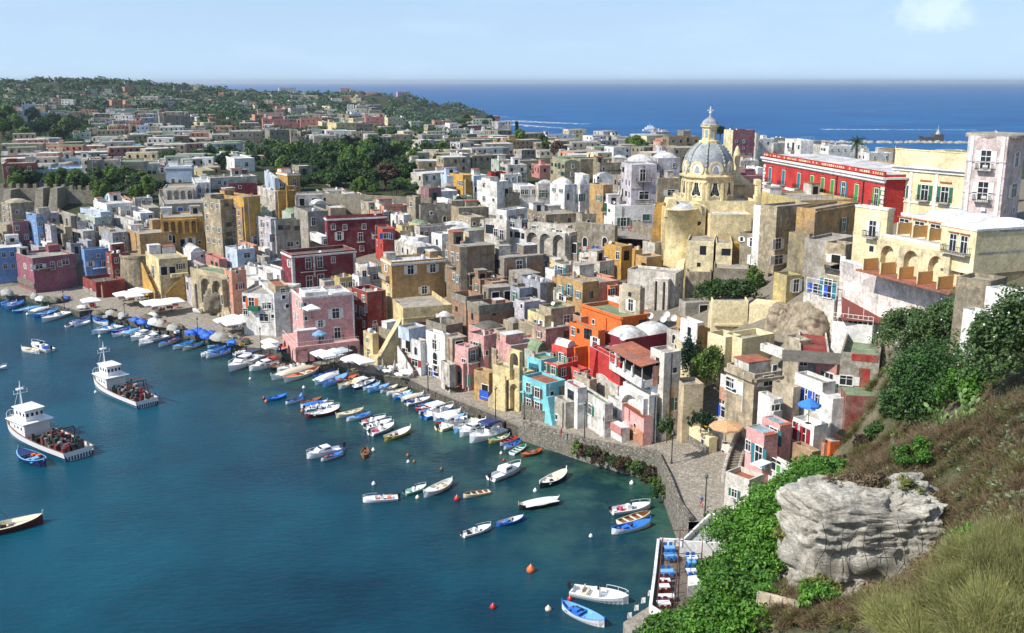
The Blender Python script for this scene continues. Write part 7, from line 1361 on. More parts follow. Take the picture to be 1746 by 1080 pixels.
c = mix(t, ramp(t, noise(t, PP, .35, 7, .7, (1, 1, 2.6)), [(.35, 0.), (.62, 1.)]), s2l((158, 153, 142)), s2l((226, 220, 204))); c = mix(t, .9, c, ramp(t, noise(t, PP, 2.2, 8, .8, (1, 1, 3)), [(.3, .4), (.6, 1.15)]), 'MULTIPLY'); vo = t.nodes.new('ShaderNodeTexVoronoi'); vo.feature = 'DISTANCE_TO_EDGE'; vo.inputs['Scale'].default_value = .75; wp_ = t.nodes.new('ShaderNodeVectorMath'); wp_.operation = 'MULTIPLY_ADD'; wp_.inputs[1].default_value = (1.1, 1.1, 1.1); nn_ = t.nodes.new('ShaderNodeTexNoise'); t.links.new(nn_.outputs['Color'], wp_.inputs[0]); t.links.new(PP, wp_.inputs[2]); t.links.new(wp_.outputs[0], vo.inputs['Vector']); c = mix(t, ramp(t, vo.outputs['Distance'], [(.0, .5), (.02, 0.)]), c, s2l((74, 68, 60)))
t.links.new(c, p.inputs[0]); bump(t, p, noise(t, PP, 2.5, 7, .75, (1, 1, 3.5)), 1.0, .35); ROCKM = m
RC = atY(1476, 930, 75.5); ROK = rock('rock', 'pale grey-white layered tuff rock face hung with wire netting', RC + Vector((0, 1.0, -.6)), (6.0, 3.6, 5.0), 3, 150, .3, sq=.42)
rock('rock', 'brown rock outcrop below the blue-framed terrace flat', atY(1352, 552, 168) + Vector((0, 4, -1)), (3.2, 3.4, 3.4), 5, 50, .4, False, plaster('brown_rock', (176, 160, 136), .6)); rock('rock', 'pale rough rock bank left of the white terrace wall', atY(1400, 560, 158) + Vector((0, 4, -1)), (3.6, 3.4, 4), 6, 50, .4, False, plaster('brown_rock', (176, 160, 136), .6))
rock('rock', 'dark rock under the stone arches by the square parasols', gp(375, 525) + Vector((0, 3, 1)), (4.5, 3, 4), 9, 40, .4, False, plaster('dark_rock', (112, 104, 94), .9))
for i in range(9):
    x = -5 + i * 1.25; pts = [Vector((x + .3 * math.sin(j + i), -4.9 - .5 * math.sin(j * 1.3 + i), 4.4 - j * 1.1)) for j in range(9)]
    net = M(); [net.bar(a_, b_, .025) for a_, b_ in zip(pts, pts[1:])]; link('cable', net.mesh('cable', IRON), ROK)
# ribbed wall at the bottom
pa = hit(1288, 1060); pb = hit(1400, 1060); b = M(); d_ = pb - pa; L = Vector((d_.x, d_.y, 0)).length; b.box(0, L, 0, .4, -3, 2.2)
for i in range(int(L / .9) + 1): b.box(i * .9, i * .9 + .07, -.06, -.002, -3, 2.3, 1)
tag(b.build('ribbed_wall', [plaster('cement_wall', (206, 190, 160), .35), wallmat('offw')], None, pa, math.atan2(d_.y, d_.x)), 'pale ribbed cement wall at the bottom edge below the rock face', 'wall')
# restaurant terrace
zone(1050, 830, 4.32); zt = 4.2; PV = lambda pts, z: [atz(*px(*q), z) for q in pts]
def prism(name, pts, z0, mat, top=None, par=None, parm=None, edges=()):
    b = M(); n = len(pts); b.poly([tuple(p) for p in reversed(pts)], 1)
    for i in range(n): p, q = pts[i], pts[(i + 1) % n]; b.poly([(p.x, p.y, z0), (p.x, p.y, p.z), (q.x, q.y, q.z), (q.x, q.y, z0)])
    for i in edges:
        p, q = pts[i], pts[(i + 1) % n]; nn = Vector((-(q - p).y, (q - p).x, 0)).normalized() * .3; b.hexa([p + nn * .01, q + nn * .01, q + nn, p + nn] + [x + Vector((0, 0, par or .6)) for x in (p + nn * .01, q + nn * .01, q + nn, p + nn)], 2)
    return b.mesh(name, [mat, top or mat, parm or mat])
P5 = PV([(322, 432), (298, 660), (265, 925), (430, 1030), (760, 960), (735, 455)], zt)
if (P5[1] - P5[0]).cross(P5[2] - P5[1]).z < 0: P5.reverse()
o = thing('restaurant_terrace', 'waterside restaurant terrace with white wall, brown pergola and rows of tables', 'terrace'); me = prism('platform', P5, -2, wallmat('offw', .25), plaster('deck_floor', (120, 108, 98), .3), .9, wallmat('white', .15), ())
link('platform', me, o); wl_ = M(); 
for a_, b_ in ((P5[i], P5[(i + 1) % 6]) for i in range(6)):
    mid = proj((a_ + b_) / 2)
    if mid[0] < 1135 or (mid[1] < 945): n_ = Vector(((a_ - b_).y, -(a_ - b_).x, 0)).normalized() * .35; wl_.hexa([a_, b_, b_ + n_, a_ + n_] + [q + Vector((0, 0, .9)) for q in (a_, b_, b_ + n_, a_ + n_)])
wl_.build('parapet', wallmat('white', .15), o); pg = M(); BR = plain('pergola_brown', (110, 72, 60), .7)
rows = [PV([(345, 470), (350, 425)], zt)]
for uu in (345, 470, 640):
    prev = None
    for vv in ((430, 520, 610, 700, 790, 880) if uu < 600 else (430, 520, 610)):
        p_ = atz(*px(uu - (vv - 430) * .09, vv + 30), zt); q_ = p_ + Vector((0, 0, 2.6)); pg.bar(p_, q_, .06)
        if prev: pg.bar(prev, q_, .05)
        prev = q_
for vv in (430, 610, 790): pg.bar(atz(*px(345 - (vv - 430) * .09, vv + 30), zt) + Vector((0, 0, 2.6)), atz(*px((640 if vv < 700 else 470) - (vv - 430) * .09, vv + 30), zt) + Vector((0, 0, 2.6)), .05)
pg.build('pergola', BR, o)
TB = {}
def table(p, col, rz=0, s=1.0, L=1.5, lab=None, nc=4, cc='b'):
    key = (col, L)
    if key not in TB: TB[key] = (M().box(-L / 2, L / 2, -.4, .4, .68, .76).box(-L / 2 - .02, L / 2 + .02, -.42, -.402, .45, .76).mesh('tabletop', [BC[col]]), M().box(-.03, .03, -.03, .03, 0, .68).mesh('leg', [IRON]))
    o = thing('table', None, 'table', p, rz, 'cafe tables'); link('tabletop', TB[key][0], o); OT.append((o, '%s cloth table' % BN[col] if L < 1.9 else 'long %s cloth table' % BN[col], proj(p), lab))
    for x in (-L / 2 + .1, L / 2 - .1):
        for y in (-.3, .3): link('leg', TB[key][1], o, (x, y, 0))
    for i in range(nc):
        if nc == 0: break
        c = chair_(cc); a_ = (-1) ** i; x = (i // 2 - (nc // 2 - 1) / 2) * .7; q = thing('chair', None, 'chair', p + Matrix.Rotation(rz, 3, 'Z') @ Vector((x, a_ * .75, 0)), rz + (0 if a_ < 0 else math.pi), 'cafe chairs')
        for nm, me, lo in c: link(nm, me, q, lo)
        OC.append((q, '%s cafe chair' % BN[cc], proj(q.location), None))
CHR = {}; LEGM = M().box(-.02, .02, -.02, .02, 0, .42).mesh('leg', [IRON])
def chair_(c):
    if c not in CHR: CHR[c] = [('seat', M().box(-.22, .22, -.22, .22, .42, .47).mesh('seat', [BC[c]]), (0, 0, 0)), ('backrest', M().box(-.22, .22, -.25, -.21, .47, .92).mesh('backrest', [BC[c]]), (0, 0, 0)), ] + [('leg', LEGM, (x, y, 0)) for x in (-.18, .18) for y in (-.18, .18)]
    return CHR[c]
OT = []; OC = []
for u, v, c, L in ((395, 470, 'l', 2.2), (555, 475, 'l', 2.2), (400, 525, 'l', 2.6), (560, 545, 'w', 2.2), (560, 575, 'l', 2.0), (378, 645, 'l', 2.8), (555, 640, 'w', 2.0), (360, 710, 'w', 2), (355, 755, 'w', 2), (370, 830, 'w', 3), (350, 880, 'w', 2.4), (700, 640, 'w', 1.6)): table(atz(*px(u, v + 14), zt), c, .05, L=L * .62, cc='b' if v < 700 else 'd')
# upper flat deck
PU = PV([(470, 440), (690, 228), (765, 240), (770, 262), (865, 290), (850, 460)], 5.6)
if (PU[1] - PU[0]).cross(PU[2] - PU[1]).z < 0: PU.reverse()
o = thing('roof_deck', 'flat pale grey roof deck with white parapet above the restaurant', 'terrace'); link('platform', prism('platform', PU, 0, wallmat('white', .15), plaster('grey_deck', (196, 196, 192), .25), .7, wallmat('white', .1), range(len(PU))), o)
b = M(); pk = PV([(530, 670), (700, 650), (690, 720), (530, 745)], 5.4); b.hexa([zadd(q, 4.2) for q in pk] + [zadd(q, 5.6) for q in pk]); tag(b.build('kiosk', wallmat('white', .1)), 'white box-like kiosk half hidden by the fig bushes on the terrace', 'kiosk')
b = M(); q4 = PV([(55, 1000), (265, 870), (290, 1010), (120, 1060)], 2.0); q0 = [zadd(q, -1) for q in q4]; b.hexa([q0[0], q0[3], q0[2], q0[1], q4[0], q4[3], q4[2], q4[1]]) ; tag(b.build('landing', plaster('landing_concrete', (176, 170, 160), .5)), 'concrete landing stage below the restaurant terrace', 'landing')
rl = M(); a_ = atz(*px(60, 960), 2.0); b_ = atz(*px(262, 740), 3.9); rl.bar(a_, b_, .04)
for i in range(9): k = i / 8; q = a_.lerp(b_, k); rl.hexa([q + Vector((0, 0, -.7)), q + Vector((.5, 0, -.6)), q + Vector((.5, .03, -.6)), q + Vector((0, .03, -.7)), q, q + Vector((.5, 0, .1)), q + Vector((.5, .03, .1)), q + Vector((0, .03, 0))], 1) if i % 2 else rl.bar(q, zadd(q, .6), .03)
tag(rl.build('washing_line', [IRON, BC['w']]), 'sloping line with white cloths over the landing stage', 'washing line')
# street lamps
def lamp(u, v, h, lab, z=None):
    p = atz(*px(u, v), z if z is not None else 2.3); o = thing('street_lamp', lab, 'street lamp', p); M().lathe([(.22, 0), (.2, .3), (.1, .5), (.07, h - .6), (.06, h - .4)], 8).build('post', IRON, o); M().lathe([(.05, h - .45), (.26, h - .1), (.3, h), (.1, h + .25), (.03, h + .45)], 8).build('lantern', [plain('lamp_glass', (90, 92, 90), .3)], o)
zone(600, 640); lamp(638, 130, 5.5, 'black street lamp on the quay before the pink stair house'); lamp(1203, 382, 6.2, 'black street lamp on the quay before the yellow arched house')
zone(850, 640); lamp(720, 552, 6.6, 'pale street lamp before the flaking white house', 3.6); lamp(1448, 745, 5, 'street lamp at the bend of the sea wall', 4.4); lamp(215, 370, 5, 'street lamp at the corner of the turquoise house', 2.9)
zone(1050, 830, 4.32); lamp(655, 218, 5.8, 'black street lamp beside the walker in blue and red', 4.8)
zone(350, 460); lamp(468, 705, 6, 'street lamp between the slipway and the parasols', 1.9); lamp(1206, 852, 5.5, 'street lamp on the quay beside the parasols of the pink house', 2.0); lamp(125, 400, 6, 'street lamp left of the square parasol group', 2.2)
zone(0, 460); lamp(540, 330, 5, 'street lamp on the pier of the harbour square', 2.0); lamp(1050, 445, 5, 'street lamp beside the heaped nets', 2.0); lamp(1660, 575, 5, 'street lamp among the blue tarpaulins', 2.0)
# parasols
PC = plain('parasol_white', (240, 238, 232), .8, var=.05)
def parasol(u, v, s=4.2, z=2.2, lab=None, col=None, h=2.7, sq=4, base='square white parasol'):
    p = atz(*px(u, v), z + h); p.z = z; o = thing('parasol', None, 'parasol', p, .6); b = M(); r = s * .72; b.lathe([(r, h), (r * .97, h + .12), (.06, h + .95), (0, h + 1)], sq if sq != 4 else 4, 0, rot=math.pi / 4); b.lathe([(r, h), (r, h - .18)], 4 if sq == 4 else sq, 0, rot=math.pi / 4); b.build('canopy', col or PC, o); M().bar((0, 0, 0), (0, 0, h + 1), .05).box(-.3, .3, -.3, .3, 0, .1).build('pole', IRON, o); OP.append((o, base, proj(p), lab))
OP = []
zone(0, 460)
for u, v, s in ((1040, 205, 5), (1120, 215, 4.6), (1190, 185, 4.6), (1150, 175, 4.2), (760, 258, 4.5), (1290, 275, 6), (1430, 262, 6), (1340, 285, 5)): parasol(u, v, s)
for u, v in ((1020, 250), (1100, 262), (1200, 240), (1250, 240), (1300, 330), (1360, 350), (1420, 330), (1470, 310), (1380, 300), (1260, 320), (770, 300)): table(atz(*px(u, v), 2.2), 'd' if v > 290 else 'o', rnd.random(), cc='r' if v > 290 else 'o')
zone(350, 460)
for u, v, s in ((150, 425, 3.8), (235, 402, 3.8), (225, 450, 3.8), (320, 428, 3.8), (375, 385, 4), (540, 605, 3.2), (535, 645, 2.6), (970, 700, 3.6), (1020, 715, 3.4), (1080, 690, 3.2), (1250, 740, 4), (1330, 765, 3.6), (1210, 750, 3)): parasol(u, v, s, z=2.1)
for u, v in ((160, 470), (240, 490), (320, 470), (380, 450), (280, 510), (350, 500), (950, 750), (1020, 770), (1080, 760), (1130, 740), (1240, 800), (1300, 810), (1350, 800)): table(atz(*px(u, v), 2.1), 'w', rnd.random(), cc='s')
zone(620, 480)
for u, v in ((150, 750), (200, 770), (240, 740), (300, 800), (330, 770), (370, 790), (400, 770), (140, 740), (290, 725)): table(atz(*px(u, v), 2.2), 'w', -.55, L=2.1, nc=2, cc='w')
for u, v in ((163, 690), (262, 700), (362, 700)):
    p = atz(*px(u, v + 70), 2.2); o = thing('folded_parasol', None, 'parasol', p); M().bar((0, 0, 0), (0, 0, 3.2), .05).build('pole', IRON, o); M().lathe([(.1, 1.0), (.32, 1.2), (.2, 2.4), (.04, 3.1)], 8).build('cloth', plain('parasol_grey', (168, 160, 150), .8), o); OP.append((o, 'folded grey parasol', proj(p), None))

zone(350, 460); pk = [atz(*px(*q), 5.0) for q in ((1010, 690), (1100, 715), (1235, 682), (1140, 650))]; b = M(); b.hexa(pk + [q + Vector((0, 0, .15)) for q in pk])
for q in pk: b.bar(Vector((q.x, q.y, 2)), q, .06, 1)
tag(b.build('awning', [plaster('awning_blue_grey', (188, 200, 204), .1), IRON]), 'flat pale blue-grey awning over the cafe tables of the pink arcaded house', 'awning')
zone(1150, 660); parasol(435, 330, 3.6, 9.0, col=plain('parasol_tan', (206, 162, 118), .8), sq=8, base='round tan parasol on the white terrace house'); parasol(1130, 150, 2.2, 16, col=plain('parasol_blue', (60, 130, 215), .7), sq=8, base='round bright blue parasol on a roof terrace'); zone(850, 640)
zone(350, 460); parasol(955, 540, 2.2, 8.3, col=plain('parasol_pale_blue', (120, 160, 190), .7), sq=8, base='small pale blue parasol on the pink house terrace', h=2); parasol(890, 325, 2.8, 14.5, base='white parasol on the upper pink terrace', h=2)
# nets, tarpaulins and crates on the quay
def heap(u, v, r, h, mat, nm, base, z=1.95):
    p = atz(*px(u, v), z); b = M(); n = 14; g = random.Random(int(u * v)); k0 = 0
    for j in range(8):
        q = j / 7 * math.pi / 2
        for i in range(n): a = 2 * math.pi * i / n; w = r * math.cos(q) * (1 + .35 * mn.noise(Vector((i * .8, j * .7, u)))); b.v.append((w * math.cos(a) * 1.5, w * math.sin(a), max(0, h * math.sin(q) * (1 + .4 * mn.noise(Vector((i * .9, j, v)))))))
    for j in range(7):
        for i in range(n): b.f.append((j * n + i, j * n + (i + 1) % n, (j + 1) * n + (i + 1) % n, (j + 1) * n + i)); b.m.append(0)
    o = tag(b.build(nm, mat, None, p, -.55, smooth=True), None, 'tarpaulin' if 'tarp' in nm else 'net heap', 'gear on the quay'); OH.append((o, base, proj(p), None))
OH = []; NB = plaster('net_heap_brown', (108, 92, 80), .7); NGm = plaster('net_heap_green', (56, 84, 74), .6); TBm = plain('tarp_blue', (44, 104, 206), .5, sc=2, var=.25, bmp=.6); TG = plain('tarp_grey', (168, 166, 158), .7, sc=2, bmp=.5); TW = plain('tarp_white', (214, 212, 206), .7, sc=2, bmp=.5)
zone(0, 460)
for u, v, r, h, m_, nm, bs in ((60, 210, 1.6, 1.8, TG, 'tarpaulin', 'grey domed tarpaulin'), (290, 240, 1, 1.6, TG, 'tarpaulin', 'grey tarpaulin heap'), (340, 255, 1.3, 1.2, TW, 'tarpaulin', 'white tarpaulin heap'), (400, 262, 1.3, 1.2, NGm, 'net_heap', 'green net heap'), (460, 268, 1.4, 1.3, NGm, 'net_heap', 'green net heap'), (510, 262, 1.2, 1.1, NB, 'net_heap', 'brown net heap'), (550, 250, 1, 1, TBm, 'tarpaulin', 'blue tarpaulin heap'),
 (690, 318, 1.2, .8, TW, 'tarpaulin', 'white tarpaulin heap'), (820, 375, 1.3, 1, NB, 'net_heap', 'brown net heap'), (870, 365, 1.3, 1, NB, 'net_heap', 'brown net heap'), (930, 372, 1.3, 1.1, TG, 'tarpaulin', 'grey tarpaulin heap'), (985, 385, 1.3, 1.1, NB, 'net_heap', 'brown net heap'), (1030, 392, 1.2, 1.2, TG, 'tarpaulin', 'grey tarpaulin heap'), (1130, 430, 1.1, 1, TBm, 'tarpaulin', 'blue tarpaulin heap'), (1190, 450, 1.1, 1.2, TBm, 'tarpaulin', 'blue tarpaulin heap'),
 (1230, 410, 1.4, 1.1, NB, 'net_heap', 'brown net heap'), (1280, 395, 1.3, 1.2, TW, 'tarpaulin', 'white tarpaulin heap'), (1290, 455, 1.4, 1.6, TW, 'tarpaulin', 'white tarpaulin heap'), (1350, 470, 1.2, 1.6, TG, 'tarpaulin', 'grey tarpaulin heap'), (1410, 480, 1.1, 1.1, NB, 'net_heap', 'brown net heap'), (1450, 500, 1.4, 1.3, TG, 'tarpaulin', 'grey tarpaulin heap'), (1500, 490, 1.2, 1.1, NB, 'net_heap', 'brown net heap'), (1600, 545, 1.2, 1.3, TBm, 'tarpaulin', 'bright blue tarpaulin heap'), (1660, 530, 1.2, 1.3, TBm, 'tarpaulin', 'bright blue tarpaulin heap'), (1700, 545, 1.2, 1.3, TBm, 'tarpaulin', 'bright blue tarpaulin heap')): heap(u, v, r, h, m_, nm, bs)
zone(350, 460)
for u, v, r, h, m_, nm, bs in ((10, 570, 1.3, 1.4, TBm, 'tarpaulin', 'bright blue tarpaulin heap'), (60, 555, 1.2, 1.3, TBm, 'tarpaulin', 'bright blue tarpaulin heap'), (120, 585, 1.8, 1.7, TG, 'tarpaulin', 'grey tarpaulin heap'), (180, 600, 1.3, 1.0, NB, 'net_heap', 'brown net heap'), (230, 620, 1.1, 1.0, TBm, 'tarpaulin', 'blue tarpaulin heap'), (280, 620, 1.1, 1.0, NB, 'net_heap', 'brown net heap'), (330, 610, 1.1, 1.0, NGm, 'net_heap', 'green net heap')): heap(u, v, r, h, m_, nm, bs, 1.9)
def crate(u, v, c, z=1.95):
    p = atz(*px(u, v), z); b = M(); w, d, h = .6, .4, .5; b.box(-w, w, -d, d, 0, .06).box(-w, w, -d, -d + .06, .06, h).box(-w, w, d - .06, d, .06, h).box(-w, -w + .06, -d + .06, d - .06, .06, h).box(w - .06, w, -d + .06, d - .06, .06, h); o = tag(b.build('crate', BC[c], None, p, rnd.random() * 3), None, 'crate', 'fish crates on the quay'); OH.append((o, BN[c] + ' open fish crate', proj(p), None))
for u, v, c in ((200, 575, 'w'), (250, 580, 'g'), (300, 590, 'r'), (345, 590, 'e'), (310, 635, 'y'), (210, 635, 'b'), (600, 650, 'l'), (640, 640, 'r')): crate(u, v, c)
zone(0, 460)
for u, v, c in ((880, 400, 'w'), (900, 350, 'n'), (960, 350, 'k'), (1010, 410, 'w'), (1240, 480, 'b'), (1320, 430, 'w'), (1380, 440, 'r'), (1480, 530, 'w'), (570, 240, 'r'), (780, 310, 'd')): crate(u, v, c)
boat(1690, 358, 1615, 345, 'm', 'w', z=2.2, lab='small white boat drawn up on the paved quay'); zone(620, 480); boat(690, 895, 800, 905, 'g', 'k', 'k', 'o', z=2.6, lab='black rowing boat standing on trestles on the quay')
zone(350, 460); boat(600, 690, 680, 665, 'g', 'b', 'w', 'e', z=1.9, lab='blue and orange boat pulled up on the slipway')
# people
def person_mesh(seed, walk):
    J = {'pel': (0, 0, .92), 'ch': (0, 0, 1.3), 'nk': (0, 0, 1.48), 'hd': (0, .02, 1.62), 'top': (0, .01, 1.74)}
    s = .22 if walk else .04; P = [J['pel'], J['ch'], J['nk'], J['hd'], J['top']]; E = [(0, 1), (1, 2), (2, 3), (3, 4)]; Rr = [.15, .16, .06, .1, .07]
    for sd in (-1, 1):
        k = len(P); P += [(sd * .1, 0, .86), (sd * .11, sd * s, .48), (sd * .11, sd * s * 1.5, .08), (sd * .12, sd * s * 1.5 + .16, .05)]; E += [(0, k), (k, k + 1), (k + 1, k + 2), (k + 2, k + 3)]; Rr += [.1, .065, .045, .035]
        k = len(P); P += [(sd * .2, 0, 1.38), (sd * .25, -sd * s * .6, 1.12), (sd * .25, -sd * s * .9 + .08, .88), (sd * .25, -sd * s * .9 + .12, .78)]; E += [(1, k), (k, k + 1), (k + 1, k + 2), (k + 2, k + 3)]; Rr += [.065, .045, .032, .035]
    me = bpy.data.meshes.new('pm'); me.from_pydata(P, E, []); o = bpy.data.objects.new('pm', me); COL.objects.link(o); md = o.modifiers.new('s', 'SKIN')
    for i, r in enumerate(Rr): me.skin_vertices[0].data[i].radius = (r, r * .8)
    me.skin_vertices[0].data[0].use_root = True; o.modifiers.new('d', 'SUBSURF').levels = 1; dg = bpy.context.evaluated_depsgraph_get(); out = bpy.data.meshes.new_from_object(o.evaluated_get(dg)); bpy.data.objects.remove(o); return out
SKIN = plain('skin', (198, 150, 120), .6); HAIR = plain('hair', (52, 38, 30), .7); CL = dict(blue=plain('cloth_blue', (60, 110, 180), .8), red=plain('cloth_red', (186, 50, 56), .8), white=plain('cloth_white', (225, 222, 215), .8), dark=plain('cloth_dark', (48, 48, 56), .8), pink=plain('cloth_pink', (214, 110, 120), .8)); PM = [person_mesh(0, False), person_mesh(1, True)]; PCH = {}; OPE = []
def person(p, top, bot, walk=0, rz=0, lab=None):
    key = (top, bot, walk)
    if key not in PCH:
        me = PM[walk].copy(); me.name = 'person'; me.materials.clear()
        for m_ in (SKIN, CL[top], CL[bot], HAIR): me.materials.append(m_)
        for f in me.polygons: z = f.center.z; x = abs(f.center.x); f.material_index = 3 if z > 1.68 or (z > 1.6 and f.center.y < 0) else 0 if z > 1.46 or (x > .17 and z < 1.15) else 1 if z > .93 else 2 if z > .12 else 3
        PCH[key] = me
    o = tag(link('person', PCH[key], None, p, rz), None, 'person', 'people on quay and square'); OPE.append((o, 'person in %s top and %s trousers %s' % (top, bot, 'walking' if walk else 'standing'), proj(p), lab))
zone(1050, 830, 4.32); person(atz(*px(630, 150), 4.9), 'blue', 'red', 1, .8, 'walking person in blue top and red trousers near the black street lamp')
zone(850, 640); person(atz(*px(522, 515), 3.7), 'pink', 'red', 0, 1, 'person in pink top standing alone on the street above the sea wall')
zone(950, 280)
for u, v, a_, b_ in ((235, 515, 'dark', 'dark'), (258, 512, 'blue', 'dark'), (312, 512, 'dark', 'blue'), (475, 545, 'white', 'white'), (518, 552, 'dark', 'dark'), (600, 562, 'pink', 'dark'), (614, 568, 'red', 'red'), (720, 580, 'red', 'dark'), (738, 583, 'white', 'blue')): person(atz(*px(u, v), 23.2), a_, b_, rnd.randrange(2), rnd.random() * 6)
zone(0, 460)
for u, v, a_, b_ in ((762, 325, 'red', 'dark'), (800, 325, 'pink', 'red'), (525, 265, 'dark', 'dark'), (1535, 555, 'dark', 'dark'), (610, 150, 'dark', 'blue'), (535, 165, 'blue', 'dark')): person(atz(*px(u, v), 2.1), a_, b_, rnd.randrange(2), rnd.random() * 6)
zone(350, 460)
for u, v, a_, b_ in ((630, 685, 'red', 'dark'), (1340, 575, 'dark', 'dark')): person(atz(*px(u, v), 2.1), a_, b_, 0, 1)
zone(620, 480); person(atz(*px(610, 790), 2.4), 'white', 'blue', 0, 2)
# piazza paving
b = M(); q = [atY(955, 392, 262), atY(1110, 400, 250), atY(1110, 372, 285), atY(955, 372, 290)]; b.poly([(p.x, p.y, 23.0) for p in q]); tag(b.build('church_square', PAVE), kind='structure')
# playground slide, laundry, potted plants
zone(1150, 660); p = atz(*px(120, 340), 6.5); o = thing('playground_slide', 'yellow playground slide with wooden tower behind the garden wall', 'slide', p, -.3); YM = plain('slide_yellow', (226, 176, 40), .5)
b = M().hexa([(0, -.3, 2.0), (3.2, -.3, .2), (3.2, .3, .2), (0, .3, 2.0), (0, -.3, 2.35), (3.2, -.3, .5), (3.2, .3, .5), (0, .3, 2.35)]); b.build('chute', YM, o); b = M()
for x in (-1.2, 0):
    for y in (-.6, .6): b.box(x - .07, x + .07, y - .07, y + .07, -1, 3.2)
b.box(-1.27, .07, -.67, .67, 1.9, 2.0).hexa([(-1.4, -.8, 3.2), (.2, -.8, 3.2), (.2, .8, 3.2), (-1.4, .8, 3.2), (-.65, -.8, 3.8), (-.55, -.8, 3.8), (-.55, .8, 3.8), (-.65, .8, 3.8)]); b.build('tower', WOOD, o)
def washing(u, v, z, n, L, rz, lab):
    p = atz(*px(u, v), z); o = thing('washing_line', lab, 'washing line', p, rz); M().bar((0, 0, 0), (L, 0, 0), .02).bar((0, 0, -1.6), (0, 0, 0), .04).bar((L, 0, -1.6), (L, 0, 0), .04).build('line', IRON, o)
    for i in range(n): w = L / n; M().box(i * w + .1, i * w + w * .85, -.02, .02, -rnd.uniform(.6, 1.1), -.02).build('laundry', rnd.choice([CL['white'], CL['white'], CL['pink'], CL['blue']]), o)
washing(660, 300, 10, 6, 4, 0, 'washing line with white and orange cloths behind the tan parasol'); washing(560, 920, 7.5, 5, 3, .6, 'colourful washing line beside the bright yellow shop front')
zone(650, 300); washing(1440, 975, 17, 6, 4, 0, 'white sheets hanging on the ochre terrace left of the orange house'); washing(1650, 590, 24, 5, 5, 0, 'white laundry under the arched terrace house'); zone(850, 480); washing(700, 480, 14, 4, 2, 0, 'blue laundry hanging before the bright orange house')
# curved stairs between the houses on the street
zone(1150, 660); p = atz(*px(470, 780), 5.0); b = M()
for i in range(22): q = .1 + i * .05; x = -math.sin(q) * 0 + i * .16 + .004 * i * i; y = i * .45; b.box(x - .9, x + .9, y, y + .46, -1, .25 * (i + 1)); b.box(x - 1.25, x - .902, y, y + .46, -1, .25 * (i + 1) + .9, 1).box(x + .902, x + 1.25, y, y + .46, -1, .25 * (i + 1) + .9, 1)
tag(b.build('staircase', [plaster('stair_stone', (140, 134, 124), .6), wallmat('offw')], None, p), 'curving grey stone stairs with white side walls at the street corner', 'stairs')
# castellated wall, garden wall
zone(0, 300); W_ = plaster('fort_wall', (156, 152, 138), .7); zw = 26.5
wp = [(-60, 345), (80, 350), (270, 338), (450, 330), (650, 345), (930, 350)]; pts = []
for u, v in wp: a_, b_ = px(u, v); q = atY(a_, b_, 352); pts.append(Vector((q.x, q.y, 20)))
o = poly_wall('battlemented_wall', pts, [5.5, 5.6, 5.5, 5.5, 5, 4.6], 1.5, W_, 'long grey battlemented fortress wall below the gardens', dig=6); b = M()
for a_, c_, h0, h1 in zip(pts, pts[1:], [5.5, 5.6, 5.5, 5.5, 5], [5.6, 5.5, 5.5, 5, 4.6]):
    n = max(1, int((c_ - a_).length / 2.6))
    for i in range(n): k = (i + .5) / n; q = a_.lerp(c_, k); hh = 20 + h0 + (h1 - h0) * k; b.box(q.x - .55, q.x + .55, q.y + .1, q.y + 1.2, hh, hh + 1.5)
b.build('merlons', W_, o)
for u, v in ((60, 120), (330, 105), (450, 105)):
    a_, b_ = px(u, v); q = atY(a_, b_, 346); g = M(); g.hexa([(-2, -5, -14), (2, -5, -14), (2, 6, -14), (-2, 6, -14), (-1.2, 0, 0), (1.2, 0, 0), (1.2, 6, 0), (-1.2, 6, 0)]); l_ = g.build('buttress', W_, o, q - o.location)
q1 = atY(550, 345, 330); q2 = atY(735, 345, 316); poly_wall('garden_wall', [Vector((q1.x, q1.y, 20)), Vector((q2.x, q2.y, 20))], 6.2, .8, W_, 'long plain grey garden wall in front of the trees', dig=6)
# pier, fort, breakwater, ship, wakes
def at0(u, v): return atz(u, v, 0)
b = M(); pr = [at0(u, v) for u, v in ((1335, 243), (1400, 243), (1500, 244), (1600, 244), (1660, 245), (1800, 246))]; g = random.Random(2)
for a_, c_ in zip(pr, pr[1:]):
    n = int((c_ - a_).length / 4.5)
    for i in range(n):
        q = a_.lerp(c_, (i + g.random()) / n)
        for k in range(2): s = g.uniform(1.5, 3.2); x, y = q.x + g.uniform(-1, 1), q.y + g.uniform(-5, 5); b.hexa([(x - s, y - s, -1), (x + s, y - s * .8, -1), (x + s * .9, y + s, -1), (x - s, y + s, -1), (x - s * .5, y - s * .4, g.uniform(.8, 2.6)), (x + s * .6, y - s * .5, g.uniform(1, 2.6)), (x + s * .4, y + s * .6, g.uniform(1, 2.6)), (x - s * .5, y + s * .5, g.uniform(1, 2.6))])
tag(b.build('breakwater', plain('breakwater_rock', (176, 168, 152), .9, sc=.6)), 'long low breakwater of pale boulders across the harbour mouth', 'breakwater', kind='thing')
q = at0(1592, 243); o = thing('harbour_fort', 'dark little fort with pale turret top on the breakwater', 'fort', q); o.scale = (.62, .7, .7); DG = plain('fort_dark', (80, 80, 84), .9); M().box(-24, -2, -4, 4, 0, 8).box(-26, -20, -4, 4, 8, 9.5).box(-2, 14, -6, 6, 0, 12).box(-28, 17, -8, 8, -1, 2.6).build('wall', DG, o); M().lathe([(4, 12), (3, 15), (1.5, 17), (.5, 19), (.4, 24), (0, 25)], 10, 0, (6, 0, 0)).build('turret', plain('fort_pale', (190, 180, 160), .8), o)
q = at0(1109, 224); o = thing('ferry', 'white ferry on the blue bay left of the church lantern', 'ship', q, .1); k = 1.0
